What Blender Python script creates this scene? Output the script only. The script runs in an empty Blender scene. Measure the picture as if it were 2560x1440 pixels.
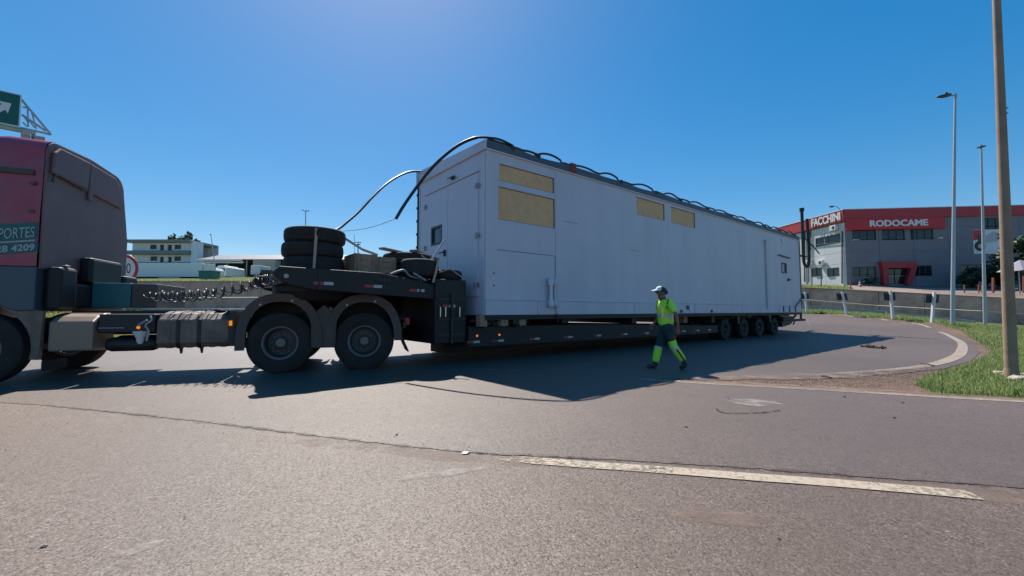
import bpy, bmesh, math, random
import numpy as np
from mathutils import Vector, Matrix
from mathutils.geometry import delaunay_2d_cdt
random.seed(7); np.random.seed(7)
R = math.radians
SC = bpy.context.scene
COL = SC.collection

# ------------------------------------------------------------------ camera, sky, sun, exposure
CAM_H = 1.15
PITCH = math.atan(56 / 1040.0)
cam = bpy.data.objects.new('camera', bpy.data.cameras.new('camera'))
COL.objects.link(cam)
cam.location = (0, 0, CAM_H)
cam.rotation_euler = (R(90) + PITCH, 0, 0)
cam.data.sensor_width = 36.0
cam.data.lens = 36.0 * 1040 / 2560
cam.data.clip_end = 4000
SC.camera = cam
SUN_EL, SUN_AZ = R(51.5), R(-20.5)          # azimuth clockwise from +Y
world = bpy.data.worlds.new("World"); SC.world = world; world.use_nodes = True
wn = world.node_tree
sky = wn.nodes.new('ShaderNodeTexSky'); sky.sky_type = 'NISHITA'; sky.sun_disc = False
sky.sun_elevation = SUN_EL; sky.sun_rotation = SUN_AZ
sky.altitude = 600; sky.air_density = 1.0; sky.dust_density = 0.42; sky.ozone_density = 2.6
gam = wn.nodes.new('ShaderNodeGamma'); gam.inputs['Gamma'].default_value = 0.62       # evens out the clear-sky gradient
hsv = wn.nodes.new('ShaderNodeHueSaturation'); hsv.inputs['Saturation'].default_value = 1.9; hsv.inputs['Value'].default_value = 1.75
wn.links.new(sky.outputs[0], gam.inputs['Color']); wn.links.new(gam.outputs[0], hsv.inputs['Color'])
wn.links.new(hsv.outputs[0], wn.nodes['Background'].inputs[0])
wn.nodes['Background'].inputs[1].default_value = 0.10
sl = bpy.data.lights.new('sun', 'SUN'); sl.energy = 5.0; sl.angle = R(0.53); sl.color = (1.0, 0.95, 0.87)
sun = bpy.data.objects.new('sun', sl); COL.objects.link(sun)
sdir = Vector((math.sin(SUN_AZ) * math.cos(SUN_EL), math.cos(SUN_AZ) * math.cos(SUN_EL), math.sin(SUN_EL)))
sun.rotation_euler = sdir.to_track_quat('Z', 'Y').to_euler(); sun.location = (-20, 40, 60)
SC.view_settings.view_transform = 'Standard'; SC.view_settings.look = 'None'
SC.view_settings.exposure = 0.45; SC.view_settings.gamma = 1.0; SC.view_settings.use_curve_mapping = False

def ray(px, py):
    a = (px - 1280) / 1040.0; b = (720 - py) / 1040.0
    return Vector((a, math.cos(PITCH) - b * math.sin(PITCH), math.sin(PITCH) + b * math.cos(PITCH)))
def at(px, py, Y):
    """world point seen in this direction at ground distance Y (used to survey positions from the photograph)"""
    r = ray(px, py); return Vector((0, 0, CAM_H)) + r * (Y / r.y)

# ------------------------------------------------------------------ materials
def mat(name, col, rough=0.6, metal=0.0, var=0.12, nscale=4.0, bump=0.0, bscale=30.0, dirt=None, spec=0.5, dscale=1.5, damt=0.5):
    m = bpy.data.materials.new(name); m.use_nodes = True
    nt = m.node_tree; b = nt.nodes['Principled BSDF']
    b.inputs['Roughness'].default_value = rough; b.inputs['Metallic'].default_value = metal
    b.inputs['Specular IOR Level'].default_value = spec
    tc = nt.nodes.new('ShaderNodeTexCoord')
    n = nt.nodes.new('ShaderNodeTexNoise'); n.inputs['Scale'].default_value = nscale; n.inputs['Detail'].default_value = 8
    n.inputs['Roughness'].default_value = 0.65
    nt.links.new(tc.outputs['Object'], n.inputs['Vector'])
    cr = nt.nodes.new('ShaderNodeValToRGB')
    c0 = [max(0, c * (1 - var)) for c in col]; c1 = [min(1, c * (1 + var)) for c in col]
    cr.color_ramp.elements[0].position = 0.3; cr.color_ramp.elements[1].position = 0.7
    cr.color_ramp.elements[0].color = (*c0, 1); cr.color_ramp.elements[1].color = (*c1, 1)
    nt.links.new(n.outputs['Fac'], cr.inputs['Fac'])
    out = cr.outputs['Color']
    if dirt:
        n2 = nt.nodes.new('ShaderNodeTexNoise'); n2.inputs['Scale'].default_value = dscale; n2.inputs['Detail'].default_value = 9
        n2.inputs['Roughness'].default_value = 0.7
        nt.links.new(tc.outputs['Object'], n2.inputs['Vector'])
        r2 = nt.nodes.new('ShaderNodeMapRange'); r2.inputs[1].default_value = 0.45; r2.inputs[2].default_value = 0.75
        r2.inputs[3].default_value = 0; r2.inputs[4].default_value = damt
        nt.links.new(n2.outputs['Fac'], r2.inputs[0])
        mx = nt.nodes.new('ShaderNodeMix'); mx.data_type = 'RGBA'
        nt.links.new(r2.outputs[0], mx.inputs[0]); nt.links.new(out, mx.inputs[6]); mx.inputs[7].default_value = (*dirt, 1)
        out = mx.outputs[2]
    nt.links.new(out, b.inputs['Base Color'])
    rr = nt.nodes.new('ShaderNodeMapRange'); rr.inputs[3].default_value = max(0, rough - 0.08); rr.inputs[4].default_value = min(1, rough + 0.08)
    nt.links.new(n.outputs['Fac'], rr.inputs[0]); nt.links.new(rr.outputs[0], b.inputs['Roughness'])
    if bump:
        nb = nt.nodes.new('ShaderNodeTexNoise'); nb.inputs['Scale'].default_value = bscale; nb.inputs['Detail'].default_value = 6
        nt.links.new(tc.outputs['Object'], nb.inputs['Vector'])
        bp = nt.nodes.new('ShaderNodeBump'); bp.inputs['Distance'].default_value = bump
        nt.links.new(nb.outputs['Fac'], bp.inputs['Height']); nt.links.new(bp.outputs[0], b.inputs['Normal'])
    return m

M = {}
DUST = (0.17, 0.10, 0.07)
M['cabin'] = mat('cabin_paint', (0.62, 0.585, 0.66), 0.42, var=0.03, nscale=0.9, bump=0.012, bscale=0.7, dirt=(0.48, 0.46, 0.50), dscale=0.6, damt=0.35)
_nt = M['cabin'].node_tree; _b = _nt.nodes['Principled BSDF']; _L = _nt.links.new
_tc = _nt.nodes.new('ShaderNodeTexCoord'); _mp = _nt.nodes.new('ShaderNodeMapping'); _mp.inputs['Scale'].default_value = (1.7, 1.7, 0.16)
_n = _nt.nodes.new('ShaderNodeTexNoise'); _n.inputs['Scale'].default_value = 1.0; _n.inputs['Detail'].default_value = 7; _n.inputs['Roughness'].default_value = 0.6
_L(_tc.outputs['Object'], _mp.inputs[0]); _L(_mp.outputs[0], _n.inputs['Vector'])
_r = _nt.nodes.new('ShaderNodeMapRange'); _r.inputs[1].default_value = 0.3; _r.inputs[2].default_value = 0.75; _r.inputs[3].default_value = 1.03; _r.inputs[4].default_value = 0.92; _L(_n.outputs['Fac'], _r.inputs[0])
_m = _nt.nodes.new('ShaderNodeMix'); _m.data_type = 'RGBA'; _m.blend_type = 'MULTIPLY'; _m.inputs[0].default_value = 1
_L(_b.inputs['Base Color'].links[0].from_socket, _m.inputs[6]); _L(_r.outputs[0], _m.inputs[7]); _L(_m.outputs[2], _b.inputs['Base Color'])
M['rim_lip'] = mat('rim_lip', (0.17, 0.16, 0.16), 0.45, metal=0.2, var=0.2, nscale=8, dirt=(0.10, 0.08, 0.07), dscale=4, damt=0.6)
M['cabin_dark'] = mat('cabin_dark_trim', (0.085, 0.095, 0.12), 0.5, var=0.1, dirt=(0.14, 0.14, 0.15), dscale=3)
M['cabin_trim'] = mat('cabin_trim', (0.68, 0.66, 0.72), 0.4, var=0.05)
M['ply'] = mat('osb_board', (0.88, 0.485, 0.25), 0.85, var=0.28, nscale=38, dirt=(0.50, 0.30, 0.19), dscale=3.2, damt=0.6, bump=0.002, bscale=60)
M['black'] = mat('black_steel', (0.012, 0.011, 0.012), 0.6, var=0.3, nscale=3, dirt=(0.034, 0.023, 0.020), dscale=2.0, damt=0.55)
M['steel'] = mat('dark_steel', (0.022, 0.019, 0.020), 0.55, var=0.3, nscale=5, dirt=(0.055, 0.037, 0.030), dscale=2.5, damt=0.5)
M['fender'] = mat('fender_plastic', (0.062, 0.048, 0.046), 0.5, var=0.15, nscale=3, dirt=(0.14, 0.095, 0.075), dscale=2, damt=0.6)
M['rubber'] = mat('tyre_rubber', (0.022, 0.017, 0.016), 0.8, var=0.25, nscale=6, dirt=(0.065, 0.043, 0.034), dscale=3, damt=0.5)
M['rim'] = mat('rim_steel', (0.07, 0.068, 0.07), 0.5, metal=0.2, var=0.25, nscale=6, dirt=(0.06, 0.045, 0.04), dscale=5, damt=0.6)
M['hose'] = mat('hose_black', (0.016, 0.017, 0.02), 0.5, var=0.1)
M['red_cab'] = mat('cab_red', (0.37, 0.05, 0.085), 0.35, var=0.1, dirt=(0.22, 0.125, 0.15), dscale=1.6, damt=0.8)
M['blue_cab'] = mat('cab_grey_blue', (0.055, 0.085, 0.11), 0.4, var=0.12, dirt=(0.09, 0.075, 0.065), dscale=2.4, damt=0.5)
M['cab_rear'] = mat('cab_rear_wall', (0.19, 0.105, 0.10), 0.6, var=0.15, nscale=1.5, dirt=(0.26, 0.165, 0.14), dscale=1.3, damt=0.7)
M['teal'] = mat('teal_paint', (0.014, 0.15, 0.17), 0.45, var=0.12, dirt=(0.07, 0.07, 0.065), dscale=3, damt=0.35)
M['letter_green'] = mat('banner_teal', (0.02, 0.12, 0.12), 0.5, var=0.08)
M['letter'] = mat('letter_pale', (0.36, 0.42, 0.43), 0.5, var=0.05)
M['letter_white'] = mat('letter_white', (0.8, 0.8, 0.8), 0.45, var=0.03)
M['tank'] = mat('tank_metal', (0.27, 0.20, 0.155), 0.45, metal=0.15, var=0.12, dirt=(0.24, 0.155, 0.105), dscale=2, damt=0.6)
M['tank_dark'] = mat('tank_dark', (0.14, 0.10, 0.082), 0.55, metal=0.0, var=0.15, dirt=(0.36, 0.25, 0.18), dscale=2, damt=0.6)
M['galv'] = mat('galvanised', (0.36, 0.37, 0.39), 0.42, metal=0.6, var=0.12, nscale=8)
M['chrome'] = mat('bright_metal', (0.6, 0.6, 0.62), 0.25, metal=0.9, var=0.05)
M['amber'] = mat('amber_lens', (0.75, 0.22, 0.02), 0.25, var=0.05)
_b = M['amber'].node_tree.nodes['Principled BSDF']; _b.inputs['Emission Color'].default_value = (1, 0.3, 0.02, 1); _b.inputs['Emission Strength'].default_value = 0.5
M['red_refl'] = mat('reflector_red', (0.34, 0.02, 0.025), 0.3, var=0.1)
M['white_refl'] = mat('reflector_white', (0.42, 0.42, 0.43), 0.3, var=0.15)
M['strap'] = mat('strap_web', (0.48, 0.34, 0.25), 0.8, var=0.15, nscale=20)
M['wood'] = mat('old_wood', (0.36, 0.225, 0.15), 0.85, var=0.3, nscale=9, dirt=(0.2, 0.125, 0.09), dscale=4)
M['concrete'] = mat('concrete', (0.62, 0.40, 0.31), 0.9, var=0.18, nscale=2.5, dirt=(0.30, 0.16, 0.10), dscale=0.55, damt=0.9, bump=0.008, bscale=25)
M['concrete_light'] = mat('concrete_light', (0.42, 0.39, 0.36), 0.85, var=0.12, nscale=4, dirt=(0.22, 0.17, 0.13), dscale=2.5, damt=0.5, bump=0.003, bscale=40)
M['white_post'] = mat('white_post', (0.68, 0.68, 0.66), 0.7, var=0.08, dirt=(0.35, 0.3, 0.26), dscale=4, damt=0.4)
M['white_wall'] = mat('white_wall', (0.78, 0.80, 0.84), 0.8, var=0.05, nscale=1, dirt=(0.60, 0.60, 0.61), dscale=0.5, damt=0.4)
M['panel_grey'] = mat('precast_panel', (0.66, 0.64, 0.66), 0.8, var=0.06, nscale=1.2, dirt=(0.52, 0.50, 0.50), dscale=0.6, damt=0.5)  # sunlit side face: its brightness put into a lighter panel colour
M['panel_dark'] = mat('darkened_panel', (0.215, 0.20, 0.235), 0.6, var=0.08, nscale=1.2, dirt=(0.16, 0.15, 0.17), dscale=0.5, damt=0.6)  # showroom front: its shade put into a darker panel colour; canopy shares it
M['fascia_red'] = mat('fascia_red', (0.46, 0.035, 0.045), 0.5, var=0.08, nscale=1)
M['sign_red'] = mat('sign_red', (0.56, 0.02, 0.03), 0.45, var=0.05, nscale=1)
M['glass'] = mat('window_glass', (0.02, 0.028, 0.036), 0.08, var=0.2, nscale=0.6)
M['glass_blue'] = mat('cabin_glass', (0.06, 0.09, 0.12), 0.06, var=0.2, nscale=2)
M['frame'] = mat('window_frame', (0.05, 0.055, 0.06), 0.5, var=0.05)
M['roof_grey'] = mat('roof_sheet', (0.20, 0.215, 0.235), 0.5, var=0.1, nscale=1)
M['shed_roof'] = mat('shed_roof', (0.10, 0.105, 0.125), 0.6, var=0.1, nscale=1)
M['dark'] = mat('dark_interior', (0.03, 0.033, 0.04), 0.8, var=0.2)
M['white_paint'] = mat('white_paint', (0.74, 0.74, 0.74), 0.4, var=0.04, nscale=2)
M['green_bin'] = mat('green_bin', (0.03, 0.15, 0.13), 0.6, var=0.1)
M['sign_green'] = mat('road_sign_green', (0.004, 0.115, 0.095), 0.45, var=0.06)
M['sign_white'] = mat('sign_white', (0.72, 0.73, 0.73), 0.5, var=0.04)
M['sign_black'] = mat('sign_black', (0.02, 0.02, 0.022), 0.5, var=0.05)
M['ring_red'] = mat('sign_ring_red', (0.52, 0.02, 0.035), 0.45, var=0.05)
M['pole_conc'] = mat('pole_concrete', (0.32, 0.225, 0.155), 0.85, var=0.14, nscale=6, dirt=(0.20, 0.13, 0.085), dscale=2.0, damt=0.85, bump=0.004, bscale=50)
M['pole_steel'] = mat('pole_galvanised', (0.42, 0.44, 0.46), 0.45, metal=0.35, var=0.12, nscale=5)
M['rust_post'] = mat('rust_red_post', (0.25, 0.07, 0.04), 0.8, var=0.2)
M['cone'] = mat('cone_orange', (0.6, 0.10, 0.03), 0.6, var=0.05)
M['paper'] = mat('paper', (0.78, 0.76, 0.72), 0.8, var=0.05)
M['stone'] = mat('stone', (0.30, 0.24, 0.19), 0.9, var=0.25, nscale=12, bump=0.01, bscale=20)
M['stone_dark'] = mat('stone_dark', (0.05, 0.04, 0.035), 0.9, var=0.3, nscale=12)
M['stone_pale'] = mat('stone_pale', (0.50, 0.42, 0.32), 0.9, var=0.2, nscale=12, bump=0.006, bscale=30)
M['skin'] = mat('skin', (0.22, 0.105, 0.07), 0.55, var=0.08, nscale=12)
M['hivis'] = mat('hivis_fabric', (0.40, 0.92, 0.07), 0.8, var=0.08, nscale=14, bump=0.004, bscale=22)
M['band'] = mat('reflective_band', (0.50, 0.54, 0.55), 0.4, var=0.06)
M['trouser'] = mat('trouser_teal', (0.012, 0.045, 0.055), 0.85, var=0.15, nscale=12, bump=0.004, bscale=18)
M['orange_fab'] = mat('orange_fabric', (0.30, 0.045, 0.025), 0.8, var=0.12)
M['sunlit_hivis'] = mat('sunlit_yellow', (0.85, 0.90, 0.16), 0.8, var=0.05)  # lighter yellow: sunlight on the shirt front put into the colour
M['boot'] = mat('boot_black', (0.018, 0.018, 0.02), 0.5, var=0.2)
M['cap_white'] = mat('cap_white', (0.62, 0.74, 0.70), 0.8, var=0.05)
M['cap_dark'] = mat('cap_dark', (0.02, 0.06, 0.07), 0.8, var=0.1)
M['hair'] = mat('hair', (0.015, 0.012, 0.01), 0.6, var=0.1)
M['lens'] = mat('dark_lens', (0.01, 0.01, 0.012), 0.1, var=0.05)

def leafmat(name, c0, c1, trans=0.35):
    m = bpy.data.materials.new(name); m.use_nodes = True
    nt = m.node_tree; b = nt.nodes['Principled BSDF']; out = nt.nodes['Material Output']
    g = nt.nodes.new('ShaderNodeNewGeometry'); cr = nt.nodes.new('ShaderNodeValToRGB')
    cr.color_ramp.elements[0].color = (*c0, 1); cr.color_ramp.elements[1].color = (*c1, 1)
    nt.links.new(g.outputs['Random Per Island'], cr.inputs[0]); nt.links.new(cr.outputs[0], b.inputs['Base Color'])
    b.inputs['Roughness'].default_value = 0.55
    t = nt.nodes.new('ShaderNodeBsdfTranslucent'); nt.links.new(cr.outputs[0], t.inputs[0])
    mx = nt.nodes.new('ShaderNodeMixShader'); mx.inputs[0].default_value = trans
    nt.links.new(b.outputs[0], mx.inputs[1]); nt.links.new(t.outputs[0], mx.inputs[2]); nt.links.new(mx.outputs[0], out.inputs[0])
    return m
M['grass'] = leafmat('grass_blades', (0.09, 0.165, 0.035), (0.40, 0.46, 0.19), 0.5)
M['grass_dry'] = leafmat('grass_dry', (0.24, 0.27, 0.07), (0.42, 0.40, 0.15), 0.5)
M['leaf'] = leafmat('tree_leaf', (0.012, 0.03, 0.012), (0.05, 0.085, 0.03), 0.25)
M['leaf_bush'] = leafmat('bush_leaf', (0.02, 0.06, 0.02), (0.09, 0.16, 0.05), 0.3)
M['bark'] = mat('bark', (0.09, 0.065, 0.05), 0.9, var=0.3, nscale=8)

def groundmat(name, cols, rough=0.75, fine=95.0, bump=0.004, spec=0.4, speck=1.0, big=0.35, tint=None):
    """aggregate surface: cols = dark, mid, light, stain"""
    m = bpy.data.materials.new(name); m.use_nodes = True
    nt = m.node_tree; b = nt.nodes['Principled BSDF']; L = nt.links.new
    tc = nt.nodes.new('ShaderNodeTexCoord')
    v = nt.nodes.new('ShaderNodeTexVoronoi'); v.inputs['Scale'].default_value = fine; L(tc.outputs['Object'], v.inputs['Vector'])
    v2 = nt.nodes.new('ShaderNodeTexVoronoi'); v2.inputs['Scale'].default_value = fine * 0.42; L(tc.outputs['Object'], v2.inputs['Vector'])
    n1 = nt.nodes.new('ShaderNodeTexNoise'); n1.inputs['Scale'].default_value = 2.2; n1.inputs['Detail'].default_value = 10; n1.inputs['Roughness'].default_value = 0.7
    L(tc.outputs['Object'], n1.inputs['Vector'])
    n2 = nt.nodes.new('ShaderNodeTexNoise'); n2.inputs['Scale'].default_value = big; n2.inputs['Detail'].default_value = 6; n2.inputs['Roughness'].default_value = 0.6
    L(tc.outputs['Object'], n2.inputs['Vector'])
    sep = nt.nodes.new('ShaderNodeSeparateColor'); L(v.outputs['Color'], sep.inputs[0])
    cr = nt.nodes.new('ShaderNodeValToRGB'); e = cr.color_ramp.elements
    e[0].position = 0.0; e[0].color = (*cols[0], 1); e[1].position = 1.0; e[1].color = (*cols[2], 1)
    k = e.new(0.22); k.color = (*cols[1], 1); k = e.new(0.84); k.color = (*[c * 1.06 for c in cols[1]], 1)
    L(sep.outputs[0], cr.inputs[0])
    sp2 = nt.nodes.new('ShaderNodeSeparateColor'); L(v2.outputs['Color'], sp2.inputs[0])
    mr2 = nt.nodes.new('ShaderNodeMapRange'); mr2.inputs[3].default_value = 0.72; mr2.inputs[4].default_value = 1.28; L(sp2.outputs[1], mr2.inputs[0])
    mul2 = nt.nodes.new('ShaderNodeMix'); mul2.data_type = 'RGBA'; mul2.blend_type = 'MULTIPLY'; mul2.inputs[0].default_value = 1
    L(cr.outputs[0], mul2.inputs[6]); L(mr2.outputs[0], mul2.inputs[7])
    # speckle only where the worn patches are
    msk = nt.nodes.new('ShaderNodeMapRange'); msk.inputs[1].default_value = 0.35; msk.inputs[2].default_value = 0.62
    msk.inputs[3].default_value = 0.25 * speck; msk.inputs[4].default_value = speck; L(n2.outputs['Fac'], msk.inputs[0])
    mid = nt.nodes.new('ShaderNodeMix'); mid.data_type = 'RGBA'; mid.inputs[6].default_value = (*cols[1], 1)
    L(msk.outputs[0], mid.inputs[0]); L(mul2.outputs[2], mid.inputs[7])
    st = nt.nodes.new('ShaderNodeMapRange'); st.inputs[1].default_value = 0.42; st.inputs[2].default_value = 0.72; st.inputs[3].default_value = 0; st.inputs[4].default_value = 0.75
    L(n1.outputs['Fac'], st.inputs[0])
    mx = nt.nodes.new('ShaderNodeMix'); mx.data_type = 'RGBA'; L(st.outputs[0], mx.inputs[0]); L(mid.outputs[2], mx.inputs[6]); mx.inputs[7].default_value = (*cols[3], 1)
    n3 = nt.nodes.new('ShaderNodeTexNoise'); n3.inputs['Scale'].default_value = 0.16; n3.inputs['Detail'].default_value = 4; L(tc.outputs['Object'], n3.inputs['Vector'])
    mr = nt.nodes.new('ShaderNodeMapRange'); mr.inputs[1].default_value = 0.3; mr.inputs[2].default_value = 0.7; mr.inputs[3].default_value = 0.74; mr.inputs[4].default_value = 1.22
    L(n3.outputs['Fac'], mr.inputs[0])
    mul = nt.nodes.new('ShaderNodeMix'); mul.data_type = 'RGBA'; mul.blend_type = 'MULTIPLY'; mul.inputs[0].default_value = 1
    L(mx.outputs[2], mul.inputs[6]); L(mr.outputs[0], mul.inputs[7])
    L(mul.outputs[2], b.inputs['Base Color'])
    b.inputs['Roughness'].default_value = rough
    sm = nt.nodes.new('ShaderNodeMapRange'); sm.inputs[1].default_value = 0.08; sm.inputs[2].default_value = 0.8; sm.inputs[3].default_value = spec * 0.5; sm.inputs[4].default_value = spec * 1.2
    L(sep.outputs[0], sm.inputs[0]); L(sm.outputs[0], b.inputs['Specular IOR Level'])
    ad = nt.nodes.new('ShaderNodeMath'); ad.operation = 'ADD'; L(v.outputs['Distance'], ad.inputs[0])
    m3 = nt.nodes.new('ShaderNodeMath'); m3.operation = 'MULTIPLY'; m3.inputs[1].default_value = 0.6; L(v2.outputs['Distance'], m3.inputs[0]); L(m3.outputs[0], ad.inputs[1])
    bp = nt.nodes.new('ShaderNodeBump'); bp.inputs['Distance'].default_value = bump; bp.invert = True
    L(ad.outputs[0], bp.inputs['Height'])
    nw = nt.nodes.new('ShaderNodeTexNoise'); nw.inputs['Scale'].default_value = 0.9; nw.inputs['Detail'].default_value = 3; L(tc.outputs['Object'], nw.inputs['Vector'])
    bp2 = nt.nodes.new('ShaderNodeBump'); bp2.inputs['Distance'].default_value = 0.03; bp2.inputs['Strength'].default_value = 0.5
    L(nw.outputs['Fac'], bp2.inputs['Height']); L(bp2.outputs[0], bp.inputs['Normal']); L(bp.outputs[0], b.inputs['Normal'])
    return m
M['asphalt_near'] = groundmat('asphalt_worn', ((0.022, 0.017, 0.014), (0.122, 0.082, 0.060), (0.27, 0.20, 0.172), (0.118, 0.077, 0.056)), 0.62, 115, 0.0010, spec=0.70, speck=0.9)
M['asphalt_far'] = groundmat('asphalt_smooth', ((0.035, 0.027, 0.023), (0.116, 0.080, 0.062), (0.21, 0.142, 0.125), (0.096, 0.068, 0.056)), 0.58, 115, 0.0007, spec=0.72, speck=0.8)
M['dirt'] = groundmat('red_dirt', ((0.07, 0.045, 0.035), (0.175, 0.118, 0.092), (0.28, 0.21, 0.17), (0.14, 0.092, 0.070)), 0.95, 45, 0.012, spec=0.1)
M['soil_grass'] = groundmat('grass_soil', ((0.05, 0.07, 0.02), (0.11, 0.12, 0.04), (0.2, 0.2, 0.08), (0.13, 0.10, 0.06)), 0.95, 25, 0.02, spec=0.05)
M['field'] = groundmat('field', ((0.06, 0.09, 0.02), (0.13, 0.16, 0.05), (0.22, 0.25, 0.09), (0.17, 0.17, 0.07)), 0.95, 8, 0.03, spec=0.05)
M['yard'] = groundmat('yard_gravel', ((0.16, 0.11, 0.09), (0.30, 0.225, 0.19), (0.40, 0.32, 0.28), (0.26, 0.19, 0.155)), 0.95, 30, 0.015, spec=0.1)

def paintmat(name, col, wear=0.45, soft=0.05, wscale=26.0):
    m = bpy.data.materials.new(name); m.use_nodes = True
    nt = m.node_tree; b = nt.nodes['Principled BSDF']; L = nt.links.new; out = nt.nodes['Material Output']
    b.inputs['Roughness'].default_value = 0.75
    tc = nt.nodes.new('ShaderNodeTexCoord'); n = nt.nodes.new('ShaderNodeTexNoise'); n.inputs['Scale'].default_value = wscale; n.inputs['Detail'].default_value = 8; n.inputs['Roughness'].default_value = 0.75
    L(tc.outputs['Object'], n.inputs['Vector'])
    n2 = nt.nodes.new('ShaderNodeTexNoise'); n2.inputs['Scale'].default_value = 1.6; n2.inputs['Detail'].default_value = 4; L(tc.outputs['Object'], n2.inputs['Vector'])
    cr = nt.nodes.new('ShaderNodeValToRGB'); cr.color_ramp.elements[0].color = (*[c * 0.7 for c in col], 1); cr.color_ramp.elements[1].color = (*[min(1, c * 1.1) for c in col], 1)
    cr.color_ramp.elements[0].position = 0.3; cr.color_ramp.elements[1].position = 0.65
    L(n.outputs['Fac'], cr.inputs[0]); L(cr.outputs[0], b.inputs['Base Color'])
    at_ = nt.nodes.new('ShaderNodeAttribute'); at_.attribute_name = 'wear'
    s = nt.nodes.new('ShaderNodeMath'); s.operation = 'ADD'; L(n.outputs['Fac'], s.inputs[0])
    h = nt.nodes.new('ShaderNodeMath'); h.operation = 'MULTIPLY_ADD'; h.inputs[1].default_value = 0.5; h.inputs[2].default_value = -0.25; L(n2.outputs['Fac'], h.inputs[0]); L(h.outputs[0], s.inputs[1])
    s2 = nt.nodes.new('ShaderNodeMath'); s2.operation = 'SUBTRACT'; L(s.outputs[0], s2.inputs[0]); L(at_.outputs['Fac'], s2.inputs[1])
    mr = nt.nodes.new('ShaderNodeMapRange'); mr.inputs[1].default_value = wear - soft; mr.inputs[2].default_value = wear + soft
    L(s2.outputs[0], mr.inputs[0])
    tr = nt.nodes.new('ShaderNodeBsdfTransparent'); mx = nt.nodes.new('ShaderNodeMixShader')
    L(mr.outputs[0], mx.inputs[0]); L(tr.outputs[0], mx.inputs[1]); L(b.outputs[0], mx.inputs[2]); L(mx.outputs[0], out.inputs[0])
    return m
M['line_paint'] = paintmat('line_paint', (0.43, 0.35, 0.26), 0.38, 0.10)
M['line_old'] = paintmat('line_paint_old', (0.33, 0.26, 0.205), 0.33, 0.12)
M['line_faint'] = paintmat('line_paint_faint', (0.30, 0.24, 0.20), 0.52, 0.15)
M['orange_spray'] = paintmat('orange_spray', (0.45, 0.14, 0.05), 0.56, 0.16, wscale=40)
M['dust_film'] = paintmat('dust_film', (0.25, 0.172, 0.135), 0.50, 0.22, wscale=3)
M['pale_patch'] = paintmat('pale_patch', (0.40, 0.335, 0.30), 0.52, 0.22, wscale=6)
M['seam_dirt'] = paintmat('seam_dirt', (0.075, 0.05, 0.04), 0.58, 0.2, wscale=9)
M['crack'] = paintmat('crack_tar', (0.022, 0.02, 0.019), 0.44, wscale=12)

# ------------------------------------------------------------------ mesh builder
class Frame:
    def __init__(s, o=(0, 0, 0), yaw=0.0):
        s.o = Vector(o); s.yaw = yaw
        s.m = Matrix.Translation(s.o) @ Matrix.Rotation(R(yaw), 4, 'Z')
    def w(s, p): return s.m @ Vector(p)
WORLD = Frame()
ROOTM = {}                      # object name -> world matrix of the thing it belongs to

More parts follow.
